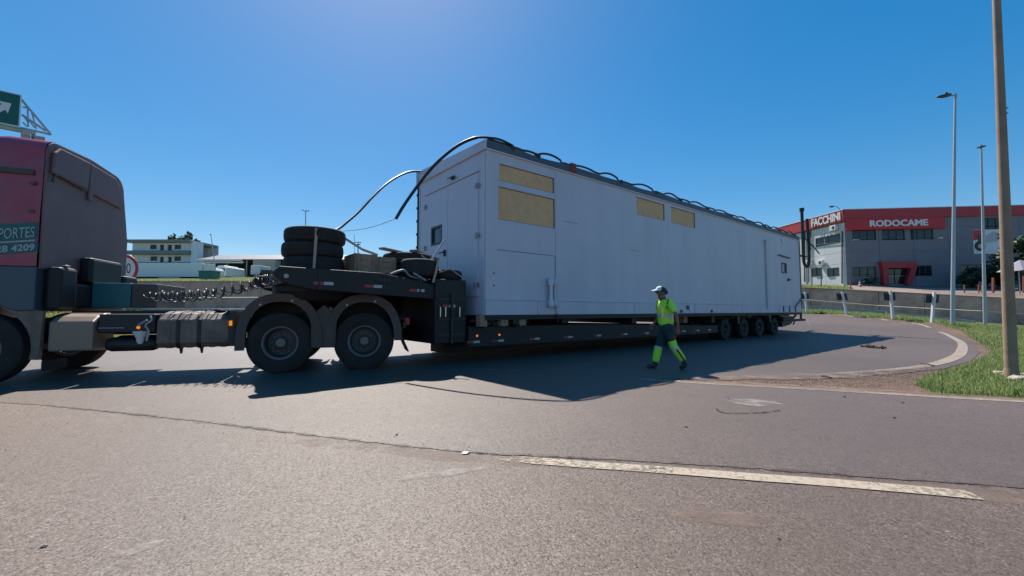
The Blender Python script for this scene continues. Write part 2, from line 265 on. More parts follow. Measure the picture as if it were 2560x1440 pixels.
class MB:
    """collects geometry in a frame; build() links ONE mesh object"""
    def __init__(s, fr=WORLD): s.v = []; s.f = []; s.mi = []; s.fr = fr; s.k = 0
    def add(s, vs, fs):
        b = len(s.v); s.v += [s.fr.w(p) for p in vs]
        for f in fs: s.f.append([b + i for i in f]); s.mi.append(s.k)
        return s
    def box(s, x0, x1, y0, y1, z0, z1):
        vs = [(x, y, z) for z in (z0, z1) for y in (y0, y1) for x in (x0, x1)]
        return s.add(vs, [(0, 2, 3, 1), (4, 5, 7, 6), (0, 1, 5, 4), (2, 6, 7, 3), (0, 4, 6, 2), (1, 3, 7, 5)])
    def prism(s, poly, a0, a1, axis='y'):
        """extrude a 2D polygon along an axis; poly in the two other axes"""
        def P(q, a): return (q[0], a, q[1]) if axis == 'y' else ((a, q[0], q[1]) if axis == 'x' else (q[0], q[1], a))
        n = len(poly); vs = [P(q, a0) for q in poly] + [P(q, a1) for q in poly]
        fs = [tuple(range(n)), tuple(range(2 * n - 1, n - 1, -1))]
        fs += [(i, i + n, (i + 1) % n + n, (i + 1) % n) for i in range(n)]
        return s.add(vs, fs)
    def bar(s, p, q, w, h=None, up=(0, 0, 1)):
        h = h or w; p = Vector(p); q = Vector(q); d = (q - p).normalized(); u = Vector(up)
        if abs(d.dot(u)) > 0.98: u = Vector((1, 0, 0))
        a = d.cross(u).normalized() * w / 2; b = a.cross(d).normalized() * h / 2
        vs = [p - a - b, p + a - b, p + a + b, p - a + b, q - a - b, q + a - b, q + a + b, q - a + b]
        return s.add(vs, [(3, 2, 1, 0), (4, 5, 6, 7), (0, 1, 5, 4), (1, 2, 6, 5), (2, 3, 7, 6), (3, 0, 4, 7)])
    def tube(s, pts, r, n=8, cap=True, closed=False):
        pts = [Vector(p) for p in pts]; rs = r if isinstance(r, (list, tuple)) else [r] * len(pts)
        m = len(pts); vs = []; prev = None
        for i, p in enumerate(pts):
            if closed: d = (pts[(i + 1) % m] - pts[i - 1])
            else: d = pts[min(i + 1, m - 1)] - pts[max(i - 1, 0)]
            d = d.normalized() if d.length > 1e-9 else Vector((0, 0, 1))
            if prev is None:
                u = Vector((0, 0, 1)) if abs(d.z) < 0.9 else Vector((1, 0, 0))
                a = d.cross(u).normalized()
            else:
                a = prev - d * prev.dot(d)
                a = a.normalized() if a.length > 1e-6 else d.orthogonal().normalized()
            prev = a; b = d.cross(a)
            for j in range(n):
                t = 2 * math.pi * j / n; vs.append(p + a * (rs[i] * math.cos(t)) + b * (rs[i] * math.sin(t)))
        fs = []
        for i in range(m if closed else m - 1):
            i2 = (i + 1) % m
            for j in range(n): fs.append((i * n + j, i * n + (j + 1) % n, i2 * n + (j + 1) % n, i2 * n + j))
        if cap and not closed: fs += [tuple(range(n - 1, -1, -1)), tuple((m - 1) * n + j for j in range(n))]
        return s.add(vs, fs)
    def lathe(s, prof, c, axis='y', n=28, cap=True):
        """prof: (radius, offset along axis) list, round centre c"""
        c = Vector(c); vs = []; m = len(prof)
        for (r, a) in prof:
            for j in range(n):
                t = 2 * math.pi * j / n; x, y = r * math.cos(t), r * math.sin(t)
                vs.append(c + (Vector((x, a, y)) if axis == 'y' else Vector((x, y, a)) if axis == 'z' else Vector((a, x, y))))
        fs = [(i * n + j, i * n + (j + 1) % n, (i + 1) * n + (j + 1) % n, (i + 1) * n + j) for i in range(m - 1) for j in range(n)]
        if cap and prof[0][0] > 1e-4: fs.append(tuple(range(n - 1, -1, -1)))
        if cap and prof[-1][0] > 1e-4: fs.append(tuple((m - 1) * n + j for j in range(n)))
        return s.add(vs, fs)
    def build(s, name, mats, parent=None, smooth=False, bev=0.0, base=None, yaw=0.0, label=None, fixn=True):
        if not isinstance(mats, (list, tuple)): mats = [mats]
        if parent is not None: mw = ROOTM[parent.name]
        else: mw = Matrix.Translation(Vector(base) if base is not None else Vector((0, 0, 0))) @ Matrix.Rotation(R(yaw), 4, 'Z')
        inv = mw.inverted()
        me = bpy.data.meshes.new(name)
        me.from_pydata([inv @ p for p in s.v], [], s.f)
        for m_ in mats: me.materials.append(m_)
        if len(mats) > 1: me.polygons.foreach_set('material_index', s.mi)
        if fixn:
            bm = bmesh.new(); bm.from_mesh(me); bmesh.ops.recalc_face_normals(bm, faces=bm.faces); bm.to_mesh(me); bm.free()
        if smooth:
            me.polygons.foreach_set('use_smooth', [True] * len(me.polygons))
            try: me.set_sharp_from_angle(angle=R(38))
            except Exception: pass
        o = bpy.data.objects.new(name, me); COL.objects.link(o)
        if parent is not None: o.parent = parent
        else: o.matrix_world = mw
        ROOTM[o.name] = mw
        if bev:
            b = o.modifiers.new('edge', 'BEVEL'); b.width = bev; b.segments = 2; b.limit_method = 'ANGLE'; b.angle_limit = R(40)
        if label: o['label'] = label
        return o

def tag(o, label=None, cat=None, group=None, kind=None):
    if label: o['label'] = label
    if cat: o['category'] = cat
    if group: o['group'] = group
    if kind: o['kind'] = kind
    return o
def thing(name, label, cat, base, yaw=0.0, group=None):
    o = bpy.data.objects.new(name, None); COL.objects.link(o)
    o.empty_display_size = 0.3
    mw = Matrix.Translation(Vector(base)) @ Matrix.Rotation(R(yaw), 4, 'Z'); o.matrix_world = mw; ROOTM[o.name] = mw
    return tag(o, label, cat, group)
def link_copy(o, parent=None, mw=None):
    c = o.copy(); COL.objects.link(c)
    if parent is not None: c.parent = parent
    return c
def copy_tree(root, base, yaw, label, group=None):
    c = link_copy(root); mw = Matrix.Translation(Vector(base)) @ Matrix.Rotation(R(yaw), 4, 'Z'); c.matrix_world = mw; ROOTM[c.name] = mw
    c['label'] = label
    if group: c['group'] = group
    for ch in [x for x in bpy.data.objects if x.parent == root]:
        cc = link_copy(ch, c)
        for g in [x for x in bpy.data.objects if x.parent == ch]: link_copy(g, cc)
    return c
def struct(o): o['kind'] = 'structure'; return o

_txt = {}
def text_geo(txt, bold=0.0, shear=0.0):
    cu = bpy.data.curves.new('t', 'FONT'); cu.body = txt; cu.resolution_u = 3; cu.offset = bold; cu.shear = shear; cu.extrude = 0
    o = bpy.data.objects.new('t', cu); COL.objects.link(o)
    dg = bpy.context.evaluated_depsgraph_get(); me = bpy.data.meshes.new_from_object(o.evaluated_get(dg))
    vs = [tuple(v.co) for v in me.vertices]; fs = [tuple(p.vertices) for p in me.polygons]
    bpy.data.objects.remove(o); bpy.data.meshes.remove(me); bpy.data.curves.remove(cu)
    return vs, fs
def text_letters(txt, o, U, V, N, w, h, depth, mt, parent, bold=0.02, name='letter', shear=0.0):
    """each glyph a mesh part: o lower-left corner, U right, V up, N out (world vectors)"""
    o, U, V, N = Vector(o), Vector(U), Vector(V), Vector(N)
    allv, _ = text_geo(txt, bold, shear)
    x0 = min(v[0] for v in allv); x1 = max(v[0] for v in allv); y0 = min(v[1] for v in allv); y1 = max(v[1] for v in allv)
    vs, fs = text_geo(txt, bold, shear)
    bm = bmesh.new(); bv = [bm.verts.new(v) for v in vs]
    for f in fs:
        try: bm.faces.new([bv[i] for i in f])
        except ValueError: pass
    seen = set(); isl = []
    for v in bm.verts:
        if v in seen: continue
        st = [v]; seen.add(v); cur = []
        while st:
            a = st.pop(); cur.append(a)
            for e in a.link_edges:
                b = e.other_vert(a)
                if b not in seen: seen.add(b); st.append(b)
        isl.append(cur)
    isl = [i for i in isl if len(i) > 2]; isl.sort(key=lambda i: min(v.co.x for v in i))
    for cur in isl:
        idx = {v: i for i, v in enumerate(cur)}; cs = set(cur)
        faces = {f for v in cur for f in v.link_faces}
        def W(v, d): return o + U * ((v.co.x - x0) / (x1 - x0) * w) + V * ((v.co.y - y0) / (y1 - y0) * h) + N * d
        n = len(cur); pts = [W(v, depth) for v in cur] + [W(v, 0.0) for v in cur]
        fl = [[idx[v] for v in f.verts] for f in faces]
        for f in faces:
            for e in f.edges:
                if len(e.link_faces) == 1:
                    a, b = idx[e.verts[0]], idx[e.verts[1]]; fl.append([a, b, b + n, a + n])
        mb = MB(); mb.add(pts, fl); mb.build(name, mt, parent)
    bm.free()

# ------------------------------------------------------------------ terrain
class RBF:
    def __init__(s, pts):
        a = np.array(pts, float); s.p = a[:, :2]; d = np.linalg.norm(s.p[:, None] - s.p[None], axis=2)
        n = len(a); A = np.zeros((n + 1, n + 1)); A[:n, :n] = d; A[:n, n] = 1; A[n, :n] = 1
        s.w = np.linalg.solve(A, np.append(a[:, 2], 0))
    def __call__(s, x, y):
        x = np.atleast_1d(np.asarray(x, float)); y = np.atleast_1d(np.asarray(y, float))
        d = np.sqrt((x[:, None] - s.p[:, 0]) ** 2 + (y[:, None] - s.p[:, 1]) ** 2)
        return d @ s.w[:-1] + s.w[-1]
def gp(px, py, Y): v = at(px, py, Y); return (v.x, v.y, v.z)
_front = [gp(2030, 787, 33), gp(2150, 797, 29), gp(2250, 812, 25.5), gp(2340, 828, 21.8), gp(2400, 852, 15.8),
          gp(2330, 805, 24.0), gp(2232, 796, 27.0), gp(2115, 786, 30.5), gp(2017, 781, 34.0), gp(2381, 815, 24.5), gp(2463, 820, 27.0),
          gp(2560, 820, 26.0), gp(2010, 770, 38.0), gp(2440, 803, 33.5), gp(2560, 813, 32.0),
          (-15, 28, 1.3), (-25, 28, 1.15), (-8, 30, 1.9), (-12, 21, 0.25), (-18, 23, 0.4), (-40, 27, 1.0), (0, 32.5, 1.6), (12, 35.5, 1.45), (-8, 22, 0.5), (-20, 21, 0.4), (-40, 20, 0.3), (0, 27, 0.9), (8, 29, 0.8),
          (60, 27, -0.6), (60, 15, -0.3), (45, 22, -0.2)]
for X in (-60, -45, -30, -18, -10, -4, 2, 8, 12.5):
    for Y in (-8, 0, 5, 9, 12.5, 15.5): _front.append((X, Y, 0.0))
for X, Y in ((4, 18.0), (9, 18.5), (12.5, 18.5), (-3, 17.5), (16, 9), (20, 5), (30, 5), (30, 0), (22, -8), (45, -5), (60, 0), (14, 12.0), (18, 11), (15.5, 17.0), (16.5, 18.5), (14, 19.5), (60, -8)): _front.append((X, Y, 0.0))
_RF = RBF(_front)
def zf(x, y):
    z = _RF(x, y)
    return z if z.size > 1 else float(z[0])
def zfa(x, y): return np.asarray(_RF(x, y))

WALL = [(-70, 26.5, 1.0, 3.2), (-25, 28, 1.15, 3.14), (-15, 28.2, 1.3, 3.14), (-8, 30, 1.9, 3.14), (0, 32.5, 1.7, 3.15), (12, 35.5, 1.45, 3.2)] + \
       [(at(2010, 718, 38).x, 38, at(2010, 770, 38).z, at(2010, 718, 38).z), (at(2232, 729, 36.5).x, 36.5, at(2232, 795, 36.5).z, at(2232, 729, 36.5).z),
        (at(2440, 740, 33.5).x, 33.5, at(2440, 803, 33.5).z, at(2440, 740, 33.5).z), (at(2560, 747, 32).x, 32, at(2560, 813, 32).z, at(2560, 747, 32).z), (62, 27, -0.6, 1.2)]
WX = np.array([w[0] for w in WALL])
def wall_y(x): return np.interp(x, WX, [w[1] for w in WALL])
def wall_b(x): return np.interp(x, WX, [w[2] for w in WALL])
def wall_t(x): return np.interp(x, WX, [w[3] for w in WALL])
_pl = [(w[0], w[1], w[3] - 0.1) for w in WALL]
_pl += [(at(2118, 714, 48).x, 48, at(2118, 714, 48).z), gp(2300, 717, 46.5), gp(2450, 716, 46), gp(2560, 718, 46), gp(2000, 711, 55), (-60, 78, 7.2), (-28, 78, 7.2), (-70, 110, 10), (-20, 110, 10.0), (20, 110, 10), (70, 70, 5.5),
        (-45, 60, 5.4), (-30, 60, 5.4), (0, 60, 5.4), (0, 160, 13), (-100, 160, 13), (120, 160, 11), (-100, 60, 5.4), (90, 46, 3.6)]
_RP = RBF(_pl)
def zp(x, y): return float(_RP(x, y)[0])

def sheet(name, poly, dz, m, step=0.8, zfun=zfa, wear=None, kind='structure'):
    pts = [Vector((p[0], p[1])) for p in poly]
    # subdivide long edges so the sheet drapes over the ground
    loop = []
    for i, a in enumerate(pts):
        b = pts[(i + 1) % len(pts)]; k = max(1, int((b - a).length / max(step, 0.25)))
        for j in range(k): loop.append(a + (b - a) * (j / k))
    xs = [p.x for p in loop]; ys = [p.y for p in loop]; n = len(loop)
    P = np.array([(p.x, p.y) for p in loop]); inner = []
    for x in np.arange(min(xs), max(xs), step):
        for y in np.arange(min(ys), max(ys), step):
            inside = False
            x1, y1 = P[:, 0], P[:, 1]; x2, y2 = np.roll(x1, -1), np.roll(y1, -1)
            c = ((y1 > y) != (y2 > y)) & (x < (x2 - x1) * (y - y1) / (y2 - y1 + 1e-12) + x1)
            if c.sum() % 2: inner.append(Vector((x + 0.003, y + 0.002)))
    V, _, F, *_ = delaunay_2d_cdt(loop + inner, [], [list(range(n))], 1, 1e-4)
    xy = np.array([(v.x, v.y) for v in V]); z = zfun(xy[:, 0], xy[:, 1]) + dz
    me = bpy.data.meshes.new(name); me.from_pydata([(a, b, c) for (a, b), c in zip(xy, z)], [], [list(f) for f in F])
    me.materials.append(m); me.polygons.foreach_set('use_smooth', [True] * len(me.polygons))
    bm = bmesh.new(); bm.from_mesh(me); bmesh.ops.recalc_face_normals(bm, faces=bm.faces)
    if bm.faces and sum(f.normal.z for f in bm.faces) < 0: bmesh.ops.reverse_faces(bm, faces=bm.faces)
    bm.to_mesh(me); bm.free()
    o = bpy.data.objects.new(name, me); COL.objects.link(o); o['kind'] = kind
    return o
def strip(name, pts, w, dz, m, wear=None, sub=0.2, jit=0.0, edge=0.0):
    """painted line along a polyline; w width (or list)"""
    P = [Vector((p[0], p[1])) for p in pts]
    # Catmull-Rom resample
    out = []
    ws = w if isinstance(w, list) else [w] * len(P); wo = []; wr = []
    we = wear or [0] * len(P)
    for i in range(len(P) - 1):
        p0 = P[max(i - 1, 0)]; p1 = P[i]; p2 = P[i + 1]; p3 = P[min(i + 2, len(P) - 1)]
        k = max(2, int((p2 - p1).length / sub))
        for j in range(k):
            t = j / k
            out.append(0.5 * ((2 * p1) + (p2 - p0) * t + (2 * p0 - 5 * p1 + 4 * p2 - p3) * t * t + (3 * p1 - p0 - 3 * p2 + p3) * t ** 3))
            wo.append(ws[i] + (ws[i + 1] - ws[i]) * t); wr.append(we[i] + (we[i + 1] - we[i]) * t)
    out.append(P[-1]); wo.append(ws[-1]); wr.append(we[-1])
    vs = []; att = []
    for i, p in enumerate(out):
        d = (out[min(i + 1, len(out) - 1)] - out[max(i - 1, 0)]).normalized(); nn = Vector((-d.y, d.x))
        for k_ in (-1, -0.34, 0.34, 1):
            q = p + nn * (k_ * wo[i] / 2 + random.uniform(-jit, jit)); vs.append(q); att.append(wr[i] + (edge if abs(k_) == 1 else 0.02))
    z = zfa([v.x for v in vs], [v.y for v in vs]) + dz
    fs = [(i * 4 + j + 1, i * 4 + j, (i + 1) * 4 + j, (i + 1) * 4 + j + 1) for i in range(len(out) - 1) for j in range(3)]
    me = bpy.data.meshes.new(name); me.from_pydata([(v.x, v.y, c) for v, c in zip(vs, z)], [], fs)
    a = me.attributes.new('wear', 'FLOAT', 'POINT'); a.data.foreach_set('value', att)
    me.materials.append(m)
    bm = bmesh.new(); bm.from_mesh(me); bmesh.ops.recalc_face_normals(bm, faces=bm.faces)
    if sum(f.normal.z for f in bm.faces) < 0: bmesh.ops.reverse_faces(bm, faces=bm.faces)
    bm.to_mesh(me); bm.free()
    o = bpy.data.objects.new(name, me); COL.objects.link(o); o['kind'] = 'structure'
    return o
def blob(name, c, rx, ry, dz, m, rot=0.0, seedv=0, n=26, wear0=0.0):
    rnd = random.Random(seedv); vs = [(c[0], c[1])]; att = [wear0]
    for ring, f in ((0.55, wear0), (1.0, 0.35)):
        for j in range(n):
            t = 2 * math.pi * j / n; r = ring * (1 + rnd.uniform(-0.14, 0.14)); x = rx * r * math.cos(t); y = ry * r * math.sin(t)
            vs.append((c[0] + x * math.cos(rot) - y * math.sin(rot), c[1] + x * math.sin(rot) + y * math.cos(rot))); att.append(f)
    fs = [(0, 1 + j, 1 + (j + 1) % n) for j in range(n)] + [(1 + j, 1 + n + j, 1 + n + (j + 1) % n, 1 + (j + 1) % n) for j in range(n)]
    z = zfa([v[0] for v in vs], [v[1] for v in vs]) + dz
    me = bpy.data.meshes.new(name); me.from_pydata([(a, b, c_) for (a, b), c_ in zip(vs, z)], [], fs); me.materials.append(m)
    a = me.attributes.new('wear', 'FLOAT', 'POINT'); a.data.foreach_set('value', att)
    o = bpy.data.objects.new(name, me); COL.objects.link(o); o['kind'] = 'structure'
    return o

# ------------------------------------------------------------------ ground, roads, paths
def gpt(px, py, z=0.0):
    r = ray(px, py); t = (z - CAM_H) / r.z; return (r.x * t, r.y * t)
# the base ground: one sheet to the horizon, following the lower terrain in front of the wall
gx = sorted(set([-1500, -600, -250, -120] + list(np.arange(-70, 62.1, 1.0)) + [90, 150, 300, 700, 1500]))
gy = sorted(set([-1500, -500, -150, -50, -20] + list(np.arange(-8, 36.1, 1.0)) + [60, 150, 400, 1500]))
X_, Y_ = np.meshgrid(gx, gy); zz = zfa(np.clip(X_.ravel(), -60, 60), np.clip(Y_.ravel(), -8, 33)) - 0.02
vs = list(zip(X_.ravel(), Y_.ravel(), zz)); nx = len(gx)
fs = [(j * nx + i, j * nx + i + 1, (j + 1) * nx + i + 1, (j + 1) * nx + i) for j in range(len(gy) - 1) for i in range(nx - 1)]
me = bpy.data.meshes.new('ground'); me.from_pydata(vs, [], fs); me.materials.append(M['soil_grass']); me.polygons.foreach_set('use_smooth', [True] * len(fs))
struct_ground = bpy.data.objects.new('ground', me); COL.objects.link(struct_ground); struct_ground['kind'] = 'structure'
# raised terrain behind the retaining wall
cols = list(np.arange(-70, 62.1, 3.0)); ts = [0, 0.02, 0.06, 0.12, 0.2, 0.3, 0.42, 0.56, 0.72, 0.86, 1.0, 2.2, 8]
vs = []
for x in cols:
    y0 = float(wall_y(x))
    for t in ts:
        y = y0 + 0.1 + t * (165 - y0); xx = x * (1 + 0.9 * t); vs.append((xx, y, zp(max(-100, min(110, xx)), min(y, 165)) if t <= 1 else 13.0))
nt_ = len(ts); fs = [((i + 1) * nt_ + j, i * nt_ + j, i * nt_ + j + 1, (i + 1) * nt_ + j + 1) for i in range(len(cols) - 1) for j in range(nt_ - 1)]
me = bpy.data.meshes.new('raised_ground'); me.from_pydata(vs, [], [f[::-1] for f in fs]); me.materials.append(M['field']); me.polygons.foreach_set('use_smooth', [True] * len(fs))
bm = bmesh.new(); bm.from_mesh(me); bmesh.ops.recalc_face_normals(bm, faces=bm.faces)
if sum(f.normal.z for f in bm.faces) < 0: bmesh.ops.reverse_faces(bm, faces=bm.faces)
bm.to_mesh(me); bm.free()
o = bpy.data.objects.new('raised_ground', me); COL.objects.link(o); o['kind'] = 'structure'

BEND = [gp(2030, 787, 33)[:2], gp(2150, 797, 29)[:2], gp(2250, 812, 25.5)[:2], gp(2340, 828, 21.8)[:2], gp(2396, 852, 15.8)[:2], gpt(2404, 879), gpt(2372, 901), gpt(2300, 918), gpt(2200, 928), gpt(2000, 941), gpt(1800, 950)]
EDGE = [gpt(1600, 950), gpt(1800, 962), gpt(2000, 973), gpt(2200, 985), gpt(2400, 997), gpt(2560, 1006), gpt(2900, 1030), gpt(3600, 1075)]
def offs(pl, d):
    P = [Vector(p) for p in pl]; out = []
    for i, p in enumerate(P):
        t = (P[min(i + 1, len(P) - 1)] - P[max(i - 1, 0)]).normalized(); out.append((p.x - t.y * d, p.y + t.x * d))
    return out
# red dirt verge on both sides of the kerb line, then asphalt of the bend and of the near road
verge_out = offs(BEND, 1.0)[:4] + [gpt(2445, 856), gpt(2490, 884), gpt(2440, 912), gpt(2345, 938), gpt(2285, 962), gpt(2340, 988), gpt(2560, 998), gpt(2900, 1018), gpt(3600, 1060)]
sheet('verge', [(-60, 14.5), (-20, 16), (-5, 20), (6, 27), (15, 33)] + verge_out[:] + [(24, 2.2), (24, -8), (-60, -8)], 0.002, M['dirt'], 1.2)
sheet('bend_road', [(-60, 13.5), (-22, 15), (-8, 18), (4, 25), (13, 31), (20.5, 33.6)] + offs(BEND, 0.34)[:10] + [gpt(1600, 949)] + [gpt(1500, 947), gpt(1200, 960), (-8, 7.0), (-60, 7.6)], 0.010, M['asphalt_far'], 1.2)
SEAM = [(-60, 14.0), (-20, 8.2), gpt(-300, 990), gpt(110, 1015), gpt(500, 1056), gpt(800, 1094), gpt(1000, 1118), gpt(1130, 1131), gpt(1240, 1139), gpt(1380, 1146), gpt(1600, 1157), gpt(1900, 1176), gpt(2200, 1199), gpt(2450, 1216), gpt(2700, 1236), gpt(3300, 1270)]
random.seed(21)
_sj = [Vector(p) for p in SEAM]; SEAMJ = []
for a, b in zip(_sj[:-1], _sj[1:]):
    k = max(1, int((b - a).length / 0.06)) if (b - a).length < 6 else 4
    for j in range(k): SEAMJ.append((a.x + (b.x - a.x) * j / k + random.gauss(0, 0.004), a.y + (b.y - a.y) * j / k + random.gauss(0, 0.007)))
SEAMJ.append(SEAM[-1])
sheet('far_lane', SEAMJ + offs(EDGE, 0.16)[::-1] + [gpt(1500, 945), gpt(1200, 958), (-8, 7.02), (-60, 14.2)], 0.0125, M['asphalt_far'], 1.2)
sheet('near_lane', [(-60, -8), (24, -8), (24, -1.6)] + [(p[0], p[1] + 0.3) for p in SEAM[::-1]] + [(-60, 14.4)], 0.008, M['asphalt_near'], 1.2)
# painted lines
strip('bend_edge_line', BEND, [0.16, 0.16, 0.16, 0.17, 0.19, 0.23, 0.24, 0.2, 0.16, 0.13, 0.1], 0.0165, M['line_old'], [0, 0, 0, 0, 0, 0, 0.0, 0.03, 0.1, 0.18, 0.3])
strip('edge_line', EDGE, 0.19, 0.0168, M['line_old'], [0.12, 0.02, 0, 0, 0, 0, 0, 0])
strip('lane_line', [gpt(1243, 1147), gpt(1330, 1155), gpt(1500, 1168), gpt(1700, 1182), gpt(1900, 1198), gpt(2100, 1213), gpt(2300, 1230), gpt(2440, 1243)], 0.135, 0.0145, M['line_paint'], [0.2, 0.07, 0.02, 0, 0, 0.02, 0.0, 0.1], jit=0.003)
strip('lane_line', [gpt(1050, 934), gpt(1200, 926), gpt(1350, 934), gpt(1470, 941)], 0.14, 0.021, M['line_faint'], [0.02, 0.0, 0.06, 0.2])
# joint between the two asphalt lays, dust and wear
strip('seam_dirt', [SEAM[i] for i in range(3, 15)], [0.10, 0.16, 0.14, 0.12, 0.12, 0.1, 0.12, 0.14, 0.16, 0.14, 0.12, 0.1], 0.0155, M['seam_dirt'], [0.06] * 12, jit=0.012, edge=0.3)
strip('seam_crack', [gpt(1150, 1133), gpt(1260, 1141), gpt(1340, 1142), gpt(1470, 1150)], 0.012, 0.021, M['crack'], [0.1, 0, 0.02, 0.1], sub=0.05, jit=0.006)
strip('seam_crack', [gpt(2370, 1210), gpt(2450, 1215), gpt(2530, 1222)], 0.010, 0.021, M['crack'], [0.1, 0, 0.05], sub=0.05, jit=0.005)
strip('dust_film', [gpt(1700, 955), gpt(1900, 964), gpt(2150, 978), gpt(2560, 1002)], [0.3, 0.7, 0.7, 0.5], 0.018, M['dust_film'], [0.03, 0.0, 0.03, 0.04], edge=0.45)
strip('dust_film', [gpt(1640, 948), gpt(1800, 948), gpt(2000, 944), gpt(2200, 934), gpt(2330, 918)], [0.2, 0.7, 0.95, 0.8, 0.4], 0.0185, M['dust_film'], [0.05, 0.0, 0.0, 0.02, 0.1], edge=0.45)
strip('dust_film', [gpt(300, 1075), gpt(800, 1110), gpt(1150, 1145), gpt(1700, 1180), gpt(2300, 1225), gpt(2560, 1240)], [0.5, 0.45, 0.4, 0.36, 0.4, 0.6], 0.0105, M['dust_film'], [0.4, 0.12, 0.10, 0.08, 0.06, 0.03], edge=0.5)
def gm(px, py): return gpt(px, py)
blob('worn_patch', gm(350, 1376), 0.13, 0.07, 0.0115, M['pale_patch'], 0.7, 1)
blob('worn_patch', gm(1100, 1188), 0.42, 0.085, 0.0115, M['pale_patch'], 0.35, 2)
blob('worn_patch', gm(1870, 1305), 0.5, 0.12, 0.0115, M['dust_film'], -0.2, 3, wear0=0.05)
blob('paint_mark', gm(1480, 1263), 0.04, 0.028, 0.012, M['orange_spray'], 0.1, 4)
blob('paint_mark', gm(1504, 1306), 0.03, 0.022, 0.012, M['orange_spray'], -0.5, 5)
# settled patch with a broken rim in the far lane
strip('patch_rim', [gpt(1792, 1026), gpt(1806, 1035), gpt(1850, 1037), gpt(1905, 1035), gpt(1950, 1029)], 0.022, 0.0215, M['crack'], [0.05, 0.0, 0, 0.0, 0.12], sub=0.05, jit=0.01)
blob('worn_patch', gm(1880, 1010), 0.42, 0.30, 0.0195, M['pale_patch'], -0.15, 8, wear0=0.02)
strip('patch_rim', [gpt(1820, 996), gpt(1826, 1004), gpt(1880, 1006)], 0.02, 0.0216, M['seam_dirt'], [0.0, 0.0, 0.1], sub=0.06, jit=0.008)
# pale chalk-like tyre marks beyond the trailer
strip('tyre_mark', [gpt(1985, 812), gpt(2012, 818), gpt(2027, 828)], 0.10, 0.022, M['line_faint'], [0.05, 0.0, 0.08])
strip('tyre_mark', [gpt(2030, 810), gpt(2052, 815), gpt(2066, 825)], 0.08, 0.022, M['line_faint'], [0.1, 0.04, 0.12])
# yard of pale gravel on the raised ground before the showroom
def zpa(x, y): return _RP(x, y)
sheet('yard', [(float(a), float(wall_y(a)) + 0.35) for a in (30, 34, 39, 45, 60)] + [(100, 44), (100, 60), (40, 50), (33, 40)], 0.06, M['yard'], 2.5, zfun=zpa)

# ================================================================== portable cabin on the trailer
FC = Frame((-0.58, 9.0, 0), 38.5)          # x along the load, y away from the viewer, z up
FT = Frame((-4.22, 7.6, 0), 19.5)          # tractor: x rearwards, y away, z up
def cpt(x, y, z): return FC.w((x, y, z))
def tpt(x, y, z): return FT.w((x, y, z))
CL, CW, CZ0, CZ1 = 19.5, 3.27, 1.05, 4.74
cabin = thing('portable_building', 'long grey steel portable building carried on the lowbed trailer', 'portable building', cpt(CL / 2, CW / 2, CZ0), 38.5)

def wall_sheet(mb, P, us, vs, holes, depth):
    """flat wall with recessed openings; P(u, v, d) maps to the frame (d = inwards)"""
    hu = sorted(set(us + [h[0] for h in holes] + [h[1] for h in holes])); hv = sorted(set(vs + [h[2] for h in holes] + [h[3] for h in holes]))
    for i in range(len(hu) - 1):
        for j in range(len(hv) - 1):
            a, b, c, d = hu[i], hu[i + 1], hv[j], hv[j + 1]; cu, cv = (a + b) / 2, (c + d) / 2
            if any(h[0] < cu < h[1] and h[2] < cv < h[3] for h in holes): continue
            mb.add([P(a, c, 0), P(b, c, 0), P(b, d, 0), P(a, d, 0)], [(0, 1, 2, 3)])
    for h in holes:
        a, b, c, d = h[:4]; D = depth
        for (p, q) in (((a, c), (b, c)), ((b, c), (b, d)), ((b, d), (a, d)), ((a, d), (a, c))):
            mb.add([P(p[0], p[1], 0), P(q[0], q[1], 0), P(q[0], q[1], D), P(p[0], p[1], D)], [(0, 1, 2, 3)])
# long side wall in panels (joint = 12 mm reveal), recessed for the boards and the window
SZ0 = 1.40
side_holes = [(0.38, 2.09, 4.08, 4.47), (0.35, 2.11, 3.19, 3.94), (5.57, 7.10, 4.06, 4.60), (7.48, 9.05, 4.06, 4.60), (17.0, 17.7, 2.92, 3.42)]
seams = [0.0, 2.125, 15.13, 19.5]
for a, b in zip(seams[:-1], seams[1:]):
    mb = MB(FC); g0 = 0.0 if a == 0 else 0.006; g1 = 0.0 if b == CL else 0.006
    wall_sheet(mb, lambda u, v, d: (u, d, v), [a + g0, b - g1], [SZ0, CZ1], [h for h in side_holes if a <= h[0] < b], 0.05)
    for xx in (a + g0, b - g1): mb.add([(xx, 0, SZ0), (xx, 0.02, SZ0), (xx, 0.02, CZ1), (xx, 0, CZ1)], [(0, 1, 2, 3)])
    mb.build('wall_panel', M['cabin'], cabin)
mb = MB(FC)                                                # inner lining closes the box behind the panels
mb.box(0.02, CL - 0.02, 0.06, CW - 0.02, CZ0 + 0.02, CZ1); mb.build('inner_shell', M['cabin_dark'], cabin)
mb = MB(FC); mb.box(0.0, CL, CW - 0.02, CW, CZ0, CZ1); mb.build('far_wall', M['cabin'], cabin)
mb = MB(FC); mb.box(CL - 0.02, CL, 0.02, CW - 0.02, CZ0, CZ1); mb.build('end_wall', M['cabin'], cabin)
mb = MB(FC); dz = (0.27, 2.85, 1.47, 4.28)
wall_sheet(mb, lambda u, v, d: (d, u, v), [0.0, CW - 0.02], [CZ0, CZ1], [(1.90, 2.48, 2.84, 3.34)], 0.06)
mb.build('end_wall', M['cabin'], cabin)
